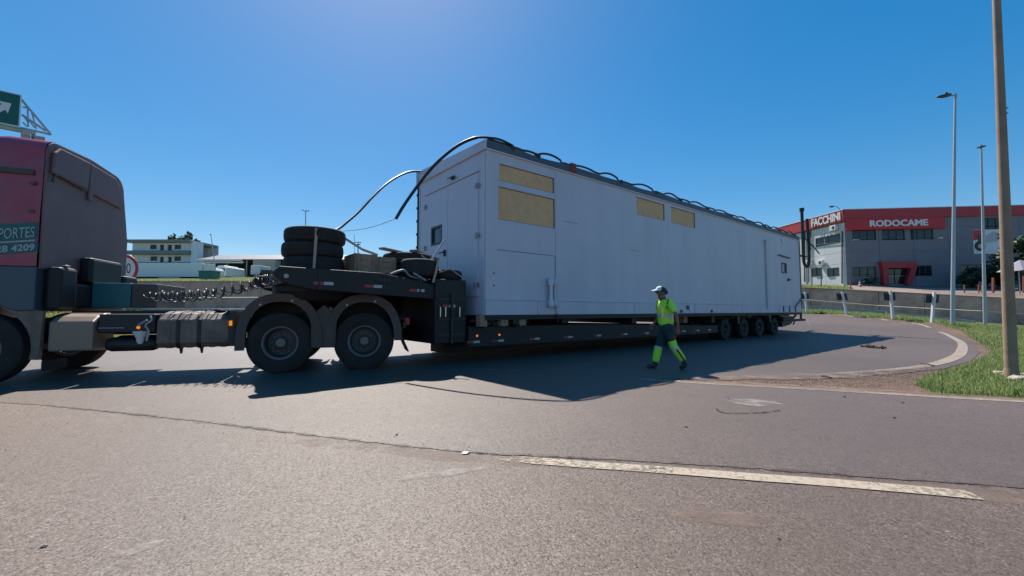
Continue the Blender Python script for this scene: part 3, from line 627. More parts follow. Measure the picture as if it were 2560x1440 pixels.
# boards
for h in side_holes[:4]:
    MB(FC).box(h[0] + 0.012, h[1] - 0.012, 0.03, 0.045, h[2] + 0.012, h[3] - 0.012).build('osb_board', M['ply'], cabin, bev=0.003)
    e = MB(FC); t = 0.011
    e.box(h[0], h[1], 0.012, 0.047, h[2], h[2] + t); e.box(h[0], h[0] + t, 0.012, 0.047, h[2] + t, h[3]); e.box(h[1] - t, h[1], 0.012, 0.047, h[2] + t, h[3])
    e.build('opening_shade', M['cabin_dark'], cabin)  # dark strips paint in the shade along the recess edges
# skirt along the floor frame, in lengths with an open joint
sk = [0.0, 1.54, 5.4, 8.89, 12.64, 16.6, 19.5]
for a, b in zip(sk[:-1], sk[1:]):
    m_ = MB(FC); m_.box(a + (0.012 if a else 0), b - 0.012, -0.02, 0.05, CZ0 + 0.0, SZ0 - 0.022); m_.build('skirt_panel', M['cabin'], cabin, bev=0.004)
MB(FC).box(0, CL, -0.035, 0.03, SZ0 - 0.018, SZ0).build('skirt_ledge', M['cabin_trim'], cabin, bev=0.003)
for x in sk[1:-1]: MB(FC).box(x - 0.045, x + 0.045, -0.032, -0.021, CZ0 + 0.03, SZ0 - 0.05).build('skirt_stiffener', M['cabin'], cabin, bev=0.003)
MB(FC).box(-0.02, CL + 0.02, -0.03, CW + 0.03, CZ0 - 0.11, CZ0 - 0.002).build('base_frame', M['black'], cabin)
for x in (7.9, 10.0): MB(FC).box(x, x + 0.09, -0.06, -0.021, CZ0 + 0.02, CZ0 + 0.12).build('lifting_lug', M['cabin_dark'], cabin, bev=0.008)
MB(FC).lathe([(0.09, -0.05), (0.11, -0.05), (0.11, -0.021)], (8.55, 0, CZ0 + 0.2), 'y', 16).build('cable_gland', M['cabin_trim'], cabin, smooth=True)
MB(FC).box(8.3, 8.42, -0.07, -0.021, CZ0 + 0.14, CZ0 + 0.27).build('gland_box', M['cabin_dark'], cabin, bev=0.01)
# roof fascia: dark flashing along the side, pale fascia over the end; roof deck rises to the far side
ROOF_R = 0.14
MB(FC).box(-0.03, CL + 0.05, -0.045, 0.0, 4.70, 4.725).build('roof_lip', M['cabin_trim'], cabin, bev=0.003)
m_ = MB(FC)
for i in range(24):
    a, b = CL / 24 * i, CL / 24 * (i + 1); wob = lambda x: 0.018 * math.sin(x * 2.9) + 0.012 * math.sin(x * 6.1 + 1)
    m_.add([(a, -0.035, 4.727), (b, -0.035, 4.727), (b, -0.03, 4.90 + wob(b)), (a, -0.03, 4.90 + wob(a)), (a, 0.05, 4.92 + wob(a)), (b, 0.05, 4.92 + wob(b))], [(0, 1, 2, 3), (3, 2, 5, 4)])
m_.build('roof_flashing', M['cabin_dark'], cabin)
MB(FC).prism([(-0.035, 4.69), (CW + 0.05, 4.69), (CW + 0.05, 4.90 + ROOF_R), (-0.035, 4.90)], -0.05, 0.0, 'x').build('end_fascia', M['cabin'], cabin, bev=0.004)
MB(FC).prism([(-0.035, 4.69), (CW + 0.05, 4.69), (CW + 0.05, 4.90 + ROOF_R), (-0.035, 4.90)], CL, CL + 0.05, 'x').build('end_fascia', M['cabin'], cabin, bev=0.004)
MB(FC).prism([(0.0, 4.75), (CW + 0.04, 4.75), (CW + 0.04, 4.895 + ROOF_R), (0.0, 4.895)], 0.0, CL, 'x').build('roof', M['roof_grey'], cabin)
MB(FC).box(-0.06, 0.0, CW - 0.05, CW + 0.07, 4.68, 5.06).build('corner_flashing', M['galv'], cabin, bev=0.004)
# double door in the end wall, proud of it, with rail, hinges, handle and a small window
for (a, b) in ((0.27, 1.60), (1.615, 2.85)):
    d_ = MB(FC)
    if b > 2: wall_sheet(d_, lambda u, v, d: (-0.022 + d, u, v), [a, b], [1.47, 4.25], [(1.90, 2.48, 2.84, 3.34)], 0.03)
    else: d_.add([(-0.022, a, 1.47), (-0.022, b, 1.47), (-0.022, b, 4.25), (-0.022, a, 4.25)], [(0, 1, 2, 3)])
    for (p, q) in (((a, 1.47), (b, 1.47)), ((b, 1.47), (b, 4.25)), ((b, 4.25), (a, 4.25)), ((a, 4.25), (a, 1.47))):
        d_.add([(-0.022, p[0], p[1]), (-0.022, q[0], q[1]), (0, q[0], q[1]), (0, p[0], p[1])], [(0, 1, 2, 3)])
    dr = d_.build('door', M['cabin'], cabin)
    for z in (1.71, 2.82, 3.95):
        y = 0.30 if a < 1 else 2.82
        h_ = MB(FC); h_.tube([(-0.045, y - 0.0, z - 0.07), (-0.045, y, z + 0.07)], 0.018, 8); h_.box(-0.034, -0.024, y - 0.09, y - 0.02, z - 0.05, z + 0.05); h_.box(-0.034, -0.024, y + 0.02, y + 0.09, z - 0.05, z + 0.05)
        h_.build('hinge', M['galv'], dr)
    if b > 2:
        h_ = MB(FC); h_.box(-0.05, -0.023, 1.69, 1.77, 2.50, 2.66); h_.tube([(-0.05, 1.73, 2.6), (-0.10, 1.73, 2.6), (-0.10, 1.90, 2.585)], 0.016, 8); h_.build('handle', M['black'], dr)
        f_ = MB(FC); a_, b_, c_, e_ = 1.90, 2.48, 2.84, 3.34
        for q in ((a_, b_, c_, c_ + 0.055), (a_, b_, e_ - 0.055, e_), (a_, a_ + 0.055, c_ + 0.055, e_ - 0.055), (b_ - 0.055, b_, c_ + 0.055, e_ - 0.055)): f_.box(-0.032, 0.03, q[0], q[1], q[2], q[3])
        f_.build('window_frame', M['frame'], dr, bev=0.004)
        MB(FC).box(0.018, 0.024, a_ + 0.055, b_ - 0.055, c_ + 0.055, e_ - 0.055).build('pane', M['glass_blue'], dr)
MB(FC).box(-0.045, -0.002, 0.22, 2.92, 4.27, 4.30).build('door_rain_rail', M['cabin_trim'], cabin, bev=0.004)
m_ = MB(FC); m_.box(-0.05, -0.002, 1.30, 1.44, 4.37, 4.44); m_.prism([(-0.14, 4.355), (-0.05, 4.40), (-0.05, 4.44), (-0.14, 4.385)], 1.28, 1.46); m_.build('end_lamp', M['cabin_dark'], cabin)
for y in (0.03, 3.2):
    MB(FC).box(-0.012, -0.002, y, y + 0.04, CZ0, 4.68).build('corner_trim', M['cabin_trim'], cabin)
# rubber edge along the far corner with its fixings
m_ = MB(FC); m_.box(-0.03, 0.02, CW + 0.002, CW + 0.05, CZ0, 4.68)
for i in range(9): m_.box(-0.045, -0.0, CW + 0.03, CW + 0.075, 1.4 + i * 0.37, 1.46 + i * 0.37)
m_.build('edge_seal', M['black'], cabin)
# small access door (inspection panel), dots, vent bottles
m_ = MB(FC); m_.box(0.32, 2.12, -0.006, -0.001, 2.497, 2.509); m_.box(2.106, 2.118, -0.0065, -0.001, 1.405, 2.495); m_.build('access_panel_joint', M['cabin_dark'], cabin)
for z in (1.97, 1.70): MB(FC).lathe([(0.0, -0.012), (0.018, -0.012), (0.018, 0)], (0.23, 0, z), 'y', 10).build('plug', M['black'], cabin)
for x, r, z0, z1 in ((1.88, 0.075, 1.22, 1.94), (2.02, 0.075, 1.22, 1.96)):
    m_ = MB(FC); m_.tube([(x, -0.09, z0 + 0.18), (x, -0.09, z1 - 0.18)], 0.045, 14); m_.tube([(x, -0.09, z1 - 0.18), (x, -0.09, z1 - 0.12), (x, -0.09, z1 - 0.02), (x, -0.09, z1)], [0.07, 0.075, 0.07, 0.05], 14)
    m_.tube([(x, -0.09, z0), (x, -0.09, z0 + 0.03), (x, -0.09, z0 + 0.15), (x, -0.09, z0 + 0.2)], [0.05, 0.072, 0.072, 0.046], 14)
    m_.build('drain_filter', M['cabin_trim'] if x < 2 else M['cabin'], cabin, smooth=True)
m_ = MB(FC); m_.tube([(2.12, -0.05, 1.05), (2.12, -0.05, 1.95)], 0.022, 8); m_.build('drain_pipe', M['cabin'], cabin, smooth=True)
MB(FC).tube([(2.12, -0.06, 1.08), (2.13, -0.06, 0.86)], 0.018, 8).build('drain_hose', M['steel'], cabin)
# faint scuffs on the long wall
for (x, z, l, sl_) in ((2.45, 3.43, 0.5, 0.0), (5.2, 2.95, 0.45, -0.02), (9.2, 2.72, 1.3, -0.02), (12.2, 3.6, 0.6, 0.02), (8.3, 3.0, 0.7, 0.0)):
    MB(FC).bar((x, -0.002, z), (x + l, -0.002, z + sl_), 0.003, 0.010).build('scuff', M['cabin_trim'] if x > 6 else M['cabin_dark'], cabin)
# down pipe, vent cap, rain rail, window and handle near the far end
m_ = MB(FC); m_.tube([(15.15, -0.045, 1.30), (15.15, -0.045, 4.22)], 0.03, 10); m_.tube([(15.15, -0.045, 4.2), (15.15, -0.045, 4.3)], 0.07, 10); m_.box(15.06, 15.24, -0.08, -0.022, 1.22, 1.30); m_.build('down_pipe', M['cabin'], cabin, smooth=True)
MB(FC).lathe([(0.0, -0.05), (0.09, -0.05), (0.11, -0.02), (0.11, 0)], (17.2, 0, 4.50), 'y', 14).build('vent_cap', M['cabin_trim'], cabin, smooth=True)
MB(FC).bar((16.6, -0.05, 3.735), (18.0, -0.05, 3.70), 0.08, 0.04).build('rain_rail', M['cabin_dark'], cabin)
f_ = MB(FC); a_, b_, c_, e_ = 17.0, 17.7, 2.92, 3.42
for q in ((a_, b_, c_, c_ + 0.06), (a_, b_, e_ - 0.06, e_), (a_, a_ + 0.05, c_ + 0.06, e_ - 0.06), (b_ - 0.16, b_, c_ + 0.06, e_ - 0.06)): f_.box(q[0], q[1], -0.012, 0.04, q[2], q[3])
wf = f_.build('window_frame', M['frame'], cabin, bev=0.004)
MB(FC).box(a_ + 0.05, b_ - 0.16, 0.018, 0.024, c_ + 0.06, e_ - 0.06).build('pane', M['glass_blue'], wf)
m_ = MB(FC); m_.box(17.75, 17.87, -0.04, 0, 2.56, 2.70); m_.tube([(17.8, -0.04, 2.63), (17.8, -0.10, 2.63), (17.98, -0.10, 2.62)], 0.018, 8); m_.build('handle', M['black'], cabin)
MB(FC).box(18.05, 18.25, -0.012, 0, 2.92, 3.08).build('rating_plate', M['cabin_trim'], cabin)
for x in (17.0, 17.75, 18.55): MB(FC).box(x, x + 0.08, -0.05, -0.021, CZ0 + 0.02, SZ0 - 0.04).build('tie_bracket', M['cabin_dark'], cabin, bev=0.006)
MB(FC).bar((18.5, -0.06, 1.33), (19.5, -0.06, 1.75), 0.03, 0.05).build('tie_brace', M['cabin_dark'], cabin)
m_ = MB(FC); m_.box(CL, CL + 0.06, -0.03, 0.04, CZ0, 4.69); m_.build('corner_post', M['cabin_dark'], cabin)

# ---- hose looped along the roof edge, its clips, and the loose hoses
def arcs():
    pts = []; xs = [0.1, 0.75, 1.15, 1.55, 2.45, 2.75, 3.9, 4.8, 5.5, 6.6, 7.15, 8.1, 8.8, 10.0, 10.7, 11.9, 12.6, 13.5, 14.3, 15.2, 16.1, 17.0, 18.0, 18.9, 19.3]
    up = 0
    for i in range(len(xs) - 1):
        a, b = xs[i], xs[i + 1]; hgt = 0.09 if (b - a) > 0.85 else 0.02
        hgt *= random.uniform(0.75, 1.2)
        for k in range(8):
            t = k / 8; pts.append((a + (b - a) * t, 0.06 + 0.03 * math.sin(a * 3), 4.965 + hgt * math.sin(math.pi * t) ** 0.9))
    pts.append((19.35, 0.06, 4.96)); return pts, xs
pts, xs = arcs()
hose = thing('roof_hose', 'black hose looping in low arcs along the near roof edge of the grey portable building', 'hose', cpt(9.7, 0.06, 4.94), 38.5)
MB(FC).tube(pts, 0.028, 8).build('hose_run', M['hose'], hose, smooth=True)
for i, x in enumerate(xs):
    if i % 2 == 0: continue
    MB(FC).box(x - 0.05, x + 0.05, -0.05, 0.12, 4.86, 4.955).build('clip', M['steel'] if i % 4 else M['galv'], hose, bev=0.01)
MB(FC).box(2.66, 2.86, -0.06, 0.10, 4.74, 4.99).build('clamp_block', M['rust_post'], hose, bev=0.015)
def spline(P, k=6):
    P = [Vector(p) for p in P]; out = []
    for i in range(len(P) - 1):
        p0, p1, p2, p3 = P[max(i - 1, 0)], P[i], P[i + 1], P[min(i + 2, len(P) - 1)]
        for j in range(k):
            t = j / k; out.append(0.5 * ((2 * p1) + (p2 - p0) * t + (2 * p0 - 5 * p1 + 4 * p2 - p3) * t * t + (3 * p1 - p0 - 3 * p2 + p3) * t ** 3))
    out.append(P[-1]); return out
hA = [(0.8, 0.05, 5.0), (0.4, 0.0, 5.02), (0.06, -0.02, 4.97), (-0.18, 0.12, 4.95), (-0.46, 0.33, 4.80), (-0.74, 0.53, 4.53), (-0.99, 0.70, 4.21), (-1.23, 0.87, 3.81), (-1.44, 1.02, 3.42), (-1.58, 1.11, 3.12)]
o = MB(FC).tube(spline(hA), [0.027] * 18 + [0.034] * 37, 10).build('loose_hose', M['hose'], base=cpt(-1.58, 1.11, 3.12), smooth=True)
tag(o, 'thick black hose curving off the near roof corner with its cut end hanging free', 'hose', 'loose hoses over the building front')
hB = [(0.6, 3.22, 5.02), (0.2, 3.2, 5.07), (-0.09, 3.15, 5.02), (-0.51, 2.9, 4.84), (-0.95, 2.64, 4.54), (-1.35, 2.41, 4.19), (-1.72, 2.19, 3.79), (-2.06, 2.0, 3.39), (-2.37, 1.81, 3.08), (-2.60, 1.67, 2.87), (-2.85, 1.52, 2.74)]
o = MB(FC).tube(spline(hB), 0.027, 8).build('loose_hose', M['hose'], base=cpt(-2.85, 1.52, 2.74), smooth=True)
tag(o, 'black hose running from the far roof corner down to the tyre stack', 'hose', 'loose hoses over the building front')
pA, pB = Vector((-1.58, 1.11, 3.13)), Vector((-2.55, 1.5, 2.80))
o = MB(FC).tube([pA + (pB - pA) * (i / 10) - Vector((0, 0, 0.06 * math.sin(math.pi * i / 10))) for i in range(11)], 0.006, 5).build('guy_wire', M['steel'], base=cpt(*pB))
tag(o, 'thin wire tied from the hanging hose end to the tyre stack', 'wire')
rp = thing('rear_pipe', 'thick black pipe folded into an upright loop behind the far end of the building', 'pipe', cpt(20.2, 0.05, 3.35), 38.5)
MB(FC).tube(spline([(20.13, 0.0, 6.35), (20.12, 0.0, 5.0), (20.12, 0.0, 4.0), (20.2, 0.0, 3.6), (20.2, -0.10, 3.42), (20.2, -0.20, 3.6), (20.2, -0.23, 4.2), (20.2, -0.22, 5.0), (20.2, -0.20, 5.9)]), 0.075, 10).build('pipe_run', M['hose'], rp, smooth=True)
MB(FC).tube([(20.13, 0, 6.33), (20.13, 0, 6.5)], 0.11, 12).build('end_cap', M['black'], rp, smooth=True)
MB(FC).tube(spline([(20.15, 0.0, 5.0), (20.3, -0.35, 4.5), (20.4, -0.62, 4.05)]), 0.03, 8).build('side_branch', M['hose'], rp, smooth=True)
MB(FC).box(19.56, 20.6, -0.03, 0.14, 3.95, 4.0).build('pipe_bracket', M['steel'], rp)

# ================================================================== lowbed trailer
tr = thing('lowbed_trailer', 'long black lowbed trailer with gooseneck carrying the grey building', 'trailer', cpt(9.0, 1.6, 0), 38.5)
goose = [(-3.98, 1.80), (-3.95, 1.70), (-3.75, 1.58), (-3.40, 1.51), (-1.06, 1.38), (-1.06, 1.68), (-2.2, 1.86), (-3.9, 1.88)]
for y in (0.30, 2.72): MB(FC).prism(goose, y, y + 0.22).build('gooseneck_beam', M['black'], tr, bev=0.012)
MB(FC).box(-3.8, -1.1, 0.53, 2.71, 1.62, 1.84).build('gooseneck_deck', M['steel'], tr)
MB(FC).lathe([(0.0, 1.26), (0.5, 1.26), (0.75, 1.34), (0.85, 1.50), (0.85, 1.61)], (-2.95, 1.62, 0), 'z', 24).build('kingpin_plate', M['black'], tr)
MB(FC).prism([(-2.9, 1.40), (-2.5, 1.30), (-2.0, 1.28), (-2.0, 1.45)], 0.9, 2.3).build('kingpin_web', M['steel'], tr)
nk = MB(FC); nk.box(-1.07, -0.32, 0.25, 3.0, 0.46, 1.80); nk.build('neck_block', M['black'], tr, bev=0.02)
m_ = MB(FC)
for z in (0.62, 0.95, 1.36): m_.box(-1.03, -0.36, 0.225, 0.248, z, z + 0.05)
m_.box(-0.72, -0.67, 0.20, 0.248, 0.46, 1.5); m_.build('neck_rib', M['steel'], tr)
for x in (-0.98, -0.86, -0.52): MB(FC).tube([(x, 0.19, 1.02), (x, 0.19, 1.22)], 0.014, 6).build('lock_pin', M['chrome'], tr)
m_ = MB(FC)
m_.prism([(-0.31, 0.36), (10.9, 0.30), (10.9, 0.58), (3.7, 0.77), (-0.31, 0.80)], 0.16, 0.36); m_.build('side_beam', M['black'], tr, bev=0.01)
MB(FC).prism([(-0.31, 0.36), (10.9, 0.30), (10.9, 0.58), (3.7, 0.77), (-0.31, 0.80)], 2.9, 3.1).build('side_beam', M['black'], tr, bev=0.01)
MB(FC).prism([(-0.31, 0.15), (10.9, 0.16), (10.9, 0.45), (-0.31, 0.5)], 1.25, 1.9).build('spine_beam', M['black'], tr, bev=0.01)
MB(FC).prism([(0.3, 0.12), (10.9, 0.13), (10.9, 0.295), (0.3, 0.30)], 2.95, 3.05).build('side_skirt', M['black'], tr)
MB(FC).prism([(-0.31, 0.52), (10.9, 0.46), (10.9, 0.54), (3.7, 0.66), (-0.31, 0.68)], 0.37, 2.89).build('deck', M['steel'], tr)
m_ = MB(FC); m_.box(10.92, 18.6, 0.85, 1.15, 0.62, 0.90); m_.box(10.92, 18.6, 2.1, 2.4, 0.62, 0.90); m_.build('rear_rail', M['black'], tr)
MB(FC).box(17.35, 18.6, 0.10, 3.15, 0.62, 0.86).build('tail_frame', M['black'], tr)
MB(FC).prism([(17.3, 0.36), (18.4, 0.46), (18.75, 0.62), (17.3, 0.62)], 0.14, 3.1).build('tail_valance', M['steel'], tr)
m_ = MB(FC); m_.box(18.6, 20.5, 0.12, 0.24, 0.60, 0.72); m_.bar((18.7, 0.18, 0.70), (19.3, 0.18, 0.92), 0.07); m_.box(19.95, 20.05, 0.14, 0.22, 0.72, 0.94); m_.build('tail_bar', M['black'], tr, bev=0.006)
MB(FC).bar((18.95, 0.15, 0.60), (18.8, 0.15, 0.45), 0.05).build('tail_hook', M['steel'], tr)
for i, x in enumerate([0.15, 0.9, 2.6, 5.6, 8.6, 10.6, 12.3, 13.9, 15.5, 17.2, 18.4]):
    MB(FC).box(x, x + 0.24, 0.25, 3.0, 0.87 if x > 10.8 else 0.82 - 0.012 * x * (1 if x > 3 else 0), 0.937).build('bolster', M['wood'] if i % 3 == 1 else M['steel'], tr, bev=0.006)
# chains, ratchets and dunnage heaped at the front of the deck
m_ = MB(FC)
for k in range(16):
    x = -0.25 + random.random() * 1.3; y = 0.02 + random.random() * 0.25; z = 0.80 + random.random() * 0.16; s = random.uniform(0.05, 0.12)
    m_.lathe([(0.0, -s * 0.5), (s * 0.8, -s * 0.4), (s, 0), (s * 0.8, s * 0.4), (0, s * 0.5)], (x, y, z), random.choice('xyz'), 8)
m_.build('chain_heap', M['steel'], tr)['kind'] = 'stuff'
for x in (-0.15, 0.42, 0.95): MB(FC).box(x, x + 0.2, -0.02, 0.14, 0.80, 1.05 - 0.05 * x).build('dunnage_block', M['wood'], tr, bev=0.01)
for x in (12.3, 15.5): MB(FC).prism([(x, 0.93), (x + 0.28, 0.93), (x + 0.2, 0.62), (x + 0.08, 0.62)], 0.05, 0.14).build('suspension_hanger', M['steel'], tr)
# reflector tapes
def reflector(x, y, z, w, h, parent, fr=FC, red=True):
    m_ = MB(fr); m_.k = 0
    if red: m_.box(x, x + w * 0.49, y - 0.004, y, z - h / 2, z + h / 2)
    m_.k = 1; m_.box(x + w * 0.51, x + w, y - 0.004, y, z - h / 2, z + h / 2)
    return m_.build('reflector', [M['red_refl'], M['white_refl']], parent)
for x, z in ((-3.38, 1.62), (-2.50, 1.60), (-1.62, 1.55)): reflector(x, 0.298, z, 0.33, 0.055, tr)
reflector(-0.9, 0.245, 1.24, 0.30, 0.055, tr)
for x in (-0.26, 0.40, 1.50, 2.66, 3.80, 5.0, 6.1, 7.25, 8.3, 9.25, 10.1): reflector(x - 0.1, 0.157, 0.47 - 0.004 * x, 0.33, 0.05, tr)
for x, z in ((-0.1, 0.60), (0.5, 0.60)): MB(FC).lathe([(0, -0.02), (0.02, -0.015), (0.025, 0)], (x, 0.158, z), 'y', 10).build('marker_light', M['amber'], tr)
MB(FC).lathe([(0, -0.03), (0.035, -0.02), (0.04, 0)], (-3.8, 0.298, 1.72), 'y', 10).build('marker_light', M['white_refl'], tr)
m_ = MB(FC)
for x in (-3.3, -2.15, -1.4): m_.box(x, x + 0.03, 0.285, 0.299, 1.5, 1.8)
m_.box(-2.3, -2.0, 0.285, 0.299, 1.70, 1.75); m_.build('beam_stiffener', M['steel'], tr)
m_ = MB(FC); m_.tube(spline([(-1.95, 0.45, 1.86), (-1.7, 0.4, 1.95), (-1.55, 0.42, 1.84), (-1.3, 0.38, 1.80), (-1.5, 0.36, 1.9), (-1.25, 0.33, 1.76)]), 0.022, 7); m_.build('valve_line', M['galv'], tr, smooth=True)
# tyres: cross-section profiles shared by every wheel (radius, offset across the tyre)
def tyre_prof(Ro, Ri, w, g=0.008):
    h = w / 2
    if g < 0.005: return [(Ri, -h * 0.72), (Ri + 0.012, -h * 0.9), (Ri + (Ro - Ri) * 0.45, -h), (Ro - 0.06, -h * 0.98), (Ro - 0.028, -h * 0.88), (Ro - 0.010, -h * 0.68), (Ro - 0.002, -h * 0.38), (Ro - 0.005, -h * 0.33), (Ro - 0.001, -h * 0.28), (Ro, 0), (Ro - 0.001, h * 0.28), (Ro - 0.005, h * 0.33), (Ro - 0.002, h * 0.38), (Ro - 0.010, h * 0.68), (Ro - 0.028, h * 0.88), (Ro - 0.06, h * 0.98), (Ri + (Ro - Ri) * 0.45, h), (Ri + 0.012, h * 0.9), (Ri, h * 0.72), (Ri, -h * 0.72)]
    p = [(Ri, -h * 0.72), (Ri + 0.012, -h * 0.86), (Ri + (Ro - Ri) * 0.45, -h), (Ro - 0.035, -h * 0.93), (Ro - 0.008, -h * 0.80)]
    for c in (-0.45, 0.0, 0.45): p += [(Ro, h * (c - 0.12)), (Ro - g, h * (c - 0.08)), (Ro - g, h * (c + 0.08)), (Ro, h * (c + 0.12))]
    p += [(Ro - 0.008, h * 0.80), (Ro - 0.035, h * 0.93), (Ri + (Ro - Ri) * 0.45, h), (Ri + 0.012, h * 0.86), (Ri, h * 0.72), (Ri, -h * 0.72)]
    return p
def wheel(parent, fr, x, y, r, w, deep, name='wheel', hub=True, nut=10, lip=None):
    """y = outer face; deep: dish depth of the rim"""
    c = Vector((x, y + w / 2, r)); Ri = r * 0.53
    mb = MB(fr); mb.lathe(tyre_prof(r, Ri, w), c, 'y', 44, False)
    wt = mb.build(name, M['rubber'], parent, smooth=True)
    m_ = MB(fr); o_ = -w / 2 * 0.80
    m_.lathe([(Ri + 0.012, o_ - 0.006), (Ri + 0.004, o_ - 0.014), (Ri - 0.012, o_ - 0.012), (Ri - 0.03, o_ + 0.01), (Ri - 0.036, o_ + 0.035)], c, 'y', 36, False)
    m_.k = 1
    m_.lathe([(Ri - 0.0365, o_ + 0.035), (Ri - 0.045, o_ + deep * 0.6), (Ri * 0.80, o_ + deep), (Ri * 0.55, o_ + deep), (Ri * 0.45, o_ + deep - 0.01), (0.0, o_ + deep - 0.01)], c, 'y', 32, False)
    m_.build('rim', [lip or M['rim_lip'], M['rim']], wt, smooth=True)
    if hub:
        m_ = MB(fr); hl = deep * 0.85
        m_.lathe([(0, o_ + deep - hl), (Ri * 0.26, o_ + deep - hl), (Ri * 0.30, o_ + deep - hl + 0.02), (Ri * 0.34, o_ + deep - 0.03), (Ri * 0.44, o_ + deep)], c, 'y', 20)
        for k in range(nut):
            t = 2 * math.pi * k / nut; m_.lathe([(0, o_ + deep - 0.045), (0.014, o_ + deep - 0.045), (0.017, o_ + deep)], c + Vector((math.cos(t) * Ri * 0.56, 0, math.sin(t) * Ri * 0.56)), 'y', 6)
        for k in range(10):
            t = 2 * math.pi * (k + 0.5) / 10; m_.lathe([(0, o_ + deep - 0.006), (0.02, o_ + deep - 0.006)], c + Vector((math.cos(t) * Ri * 0.69, 0, math.sin(t) * Ri * 0.69)), 'y', 8)
        m_.build('hub', lip or M['rim_lip'], wt, smooth=True)
    return wt
for x in (11.48, 13.15, 14.72, 16.38):
    wheel(tr, FC, x, 0.12, 0.41, 0.26, 0.12, nut=8, lip=M['steel']); wheel(tr, FC, x, 0.42, 0.41, 0.26, 0.02, hub=False)
    wheel(tr, FC, x, 2.87, 0.41, 0.26, 0.02, hub=False); wheel(tr, FC, x, 2.57, 0.41, 0.26, 0.02, hub=False)
    MB(FC).tube([(x, 0.45, 0.41), (x, 2.8, 0.41)], 0.07, 10).build('axle', M['steel'], tr)

# ---- cargo on the gooseneck
def spare(c, axis, name, label, group, R_=0.55, W_=0.27, roll=0.0):
    mb = MB(FC); p = tyre_prof(R_, R_ * 0.53, W_, 0.003); mb.lathe(p, c, axis, 40, False)
    o = mb.build('spare_tyre', M['rubber'], base=cpt(c[0], c[1], c[2] - (W_ / 2 if axis == 'z' else R_)), yaw=38.5, smooth=True)
    return tag(o, label, 'tyre', group)
SX, SY = -3.12, 1.45
for i, (lb) in enumerate(('bottom tyre of the upright stack at the front of the gooseneck', 'middle tyre of the three-high stack behind the truck cab', 'topmost tyre of the stack behind the truck cab')):
    spare((SX + (0.015, -0.012, 0.02)[i], SY + (0.0, 0.015, -0.01)[i], 1.895 + 0.14 + i * 0.28), 'z', '', lb, 'tyres stacked on the gooseneck', 0.56, 0.284)
def web(pts, w=0.05, t=0.004, side=(1, 0, 0)):
    m_ = MB(FC); s_ = Vector(side) * w / 2
    for a, b in zip(pts[:-1], pts[1:]):
        a, b = Vector(a), Vector(b); n_ = (b - a).cross(Vector(side)).normalized() * t
        m_.add([a - s_, a + s_, b + s_, b - s_, a - s_ + n_, a + s_ + n_, b + s_ + n_, b - s_ + n_], [(0, 1, 2, 3), (7, 6, 5, 4), (0, 4, 5, 1), (2, 6, 7, 3), (0, 3, 7, 4), (1, 5, 6, 2)])
    return m_
vv = Vector((-0.25, -0.97, 0)).normalized()      # towards the viewer's side of the stack
px_, py_ = SX + 0.05 + vv.x * 0.563, SY + vv.y * 0.563
o = web([(px_ + 0.06, py_ + 1.08, 2.736), (SX + 0.1, SY, 2.737), (px_, py_ + 0.06, 2.736), (px_ - 0.0, py_ - 0.006, 2.68), (px_ - 0.02, py_ - 0.012, 2.2), (px_ - 0.03, py_ - 0.01, 1.90)], 0.05).build('ratchet_strap', M['strap'], base=cpt(px_, py_, 1.9), yaw=38.5)
tag(o, 'tan ratchet strap tied straight down over the three-tyre stack', 'strap', 'ratchet straps')
o = web([(-2.62, 1.25, 2.62), (-2.30, 1.05, 2.38), (-2.02, 0.95, 2.28)], 0.055, 0.01, (0.2, 0.3, 0.9)).build('ratchet_strap', M['strap'], base=cpt(-2.6, 1.2, 2.4), yaw=38.5)
tag(o, 'slanting tan strap from the tyre stack down to the wooden crate', 'strap', 'ratchet straps')
def crate(x0, x1, y0, y1, z0, z1, label):
    t = thing('wooden_crate', label, 'crate', cpt((x0 + x1) / 2, (y0 + y1) / 2, z0), 38.5, 'crates on the gooseneck')
    n = 3; h = (z1 - z0) / n
    for i in range(n): MB(FC).box(x0, x1, y0, y0 + 0.022, z0 + i * h + 0.006, z0 + (i + 1) * h - 0.006).build('plank', M['wood'], t, bev=0.004)
    MB(FC).box(x0, x1, y1 - 0.022, y1, z0, z1).build('back_board', M['wood'], t)
    for a in (x0 - 0.024, x1): MB(FC).box(a + 0.001, a + 0.023, y0, y1, z0, z1).build('end_board', M['wood'], t)
    MB(FC).box(x0 + 0.002, x1 - 0.002, y0 + 0.024, y1 - 0.024, z0, z0 + 0.05).build('floor_board', M['wood'], t)
    for a in (x0 + 0.02, x1 - 0.07): MB(FC).box(a, a + 0.05, y0 - 0.02, y0 - 0.001, z0, z1).build('batten', M['wood'], t, bev=0.004)
crate(-2.5, -2.12, 0.80, 1.5, 1.90, 2.27, 'taller wooden crate right behind the tyre stack')
crate(-2.06, -1.70, 0.82, 1.5, 1.90, 2.24, 'lower wooden crate beside the tyres at the rear of the gooseneck')
MB(FC).box(-1.93, -1.83, 0.806, 0.819, 2.12, 2.2)
spare((-1.22, 1.30, 2.26), 'z', '', 'tyre lying on top beneath the planks at the rear of the gooseneck', 'loose tyres at the rear of the gooseneck', 0.53, 0.27)
spare((-1.22, 1.30, 1.98), 'z', '', 'tyre lying under another at the rear of the gooseneck', 'loose tyres at the rear of the gooseneck', 0.53, 0.27)
spare((-1.23, 0.66, 2.03), 'z', '', 'strapped tyre lying nearest the viewer at the rear of the gooseneck', 'loose tyres at the rear of the gooseneck', 0.40, 0.36)
spare((-0.55, 0.75, 1.80 + 0.12), 'z', '', 'half-hidden tyre lying low on the neck by the building front', 'loose tyres at the rear of the gooseneck', 0.36, 0.22)
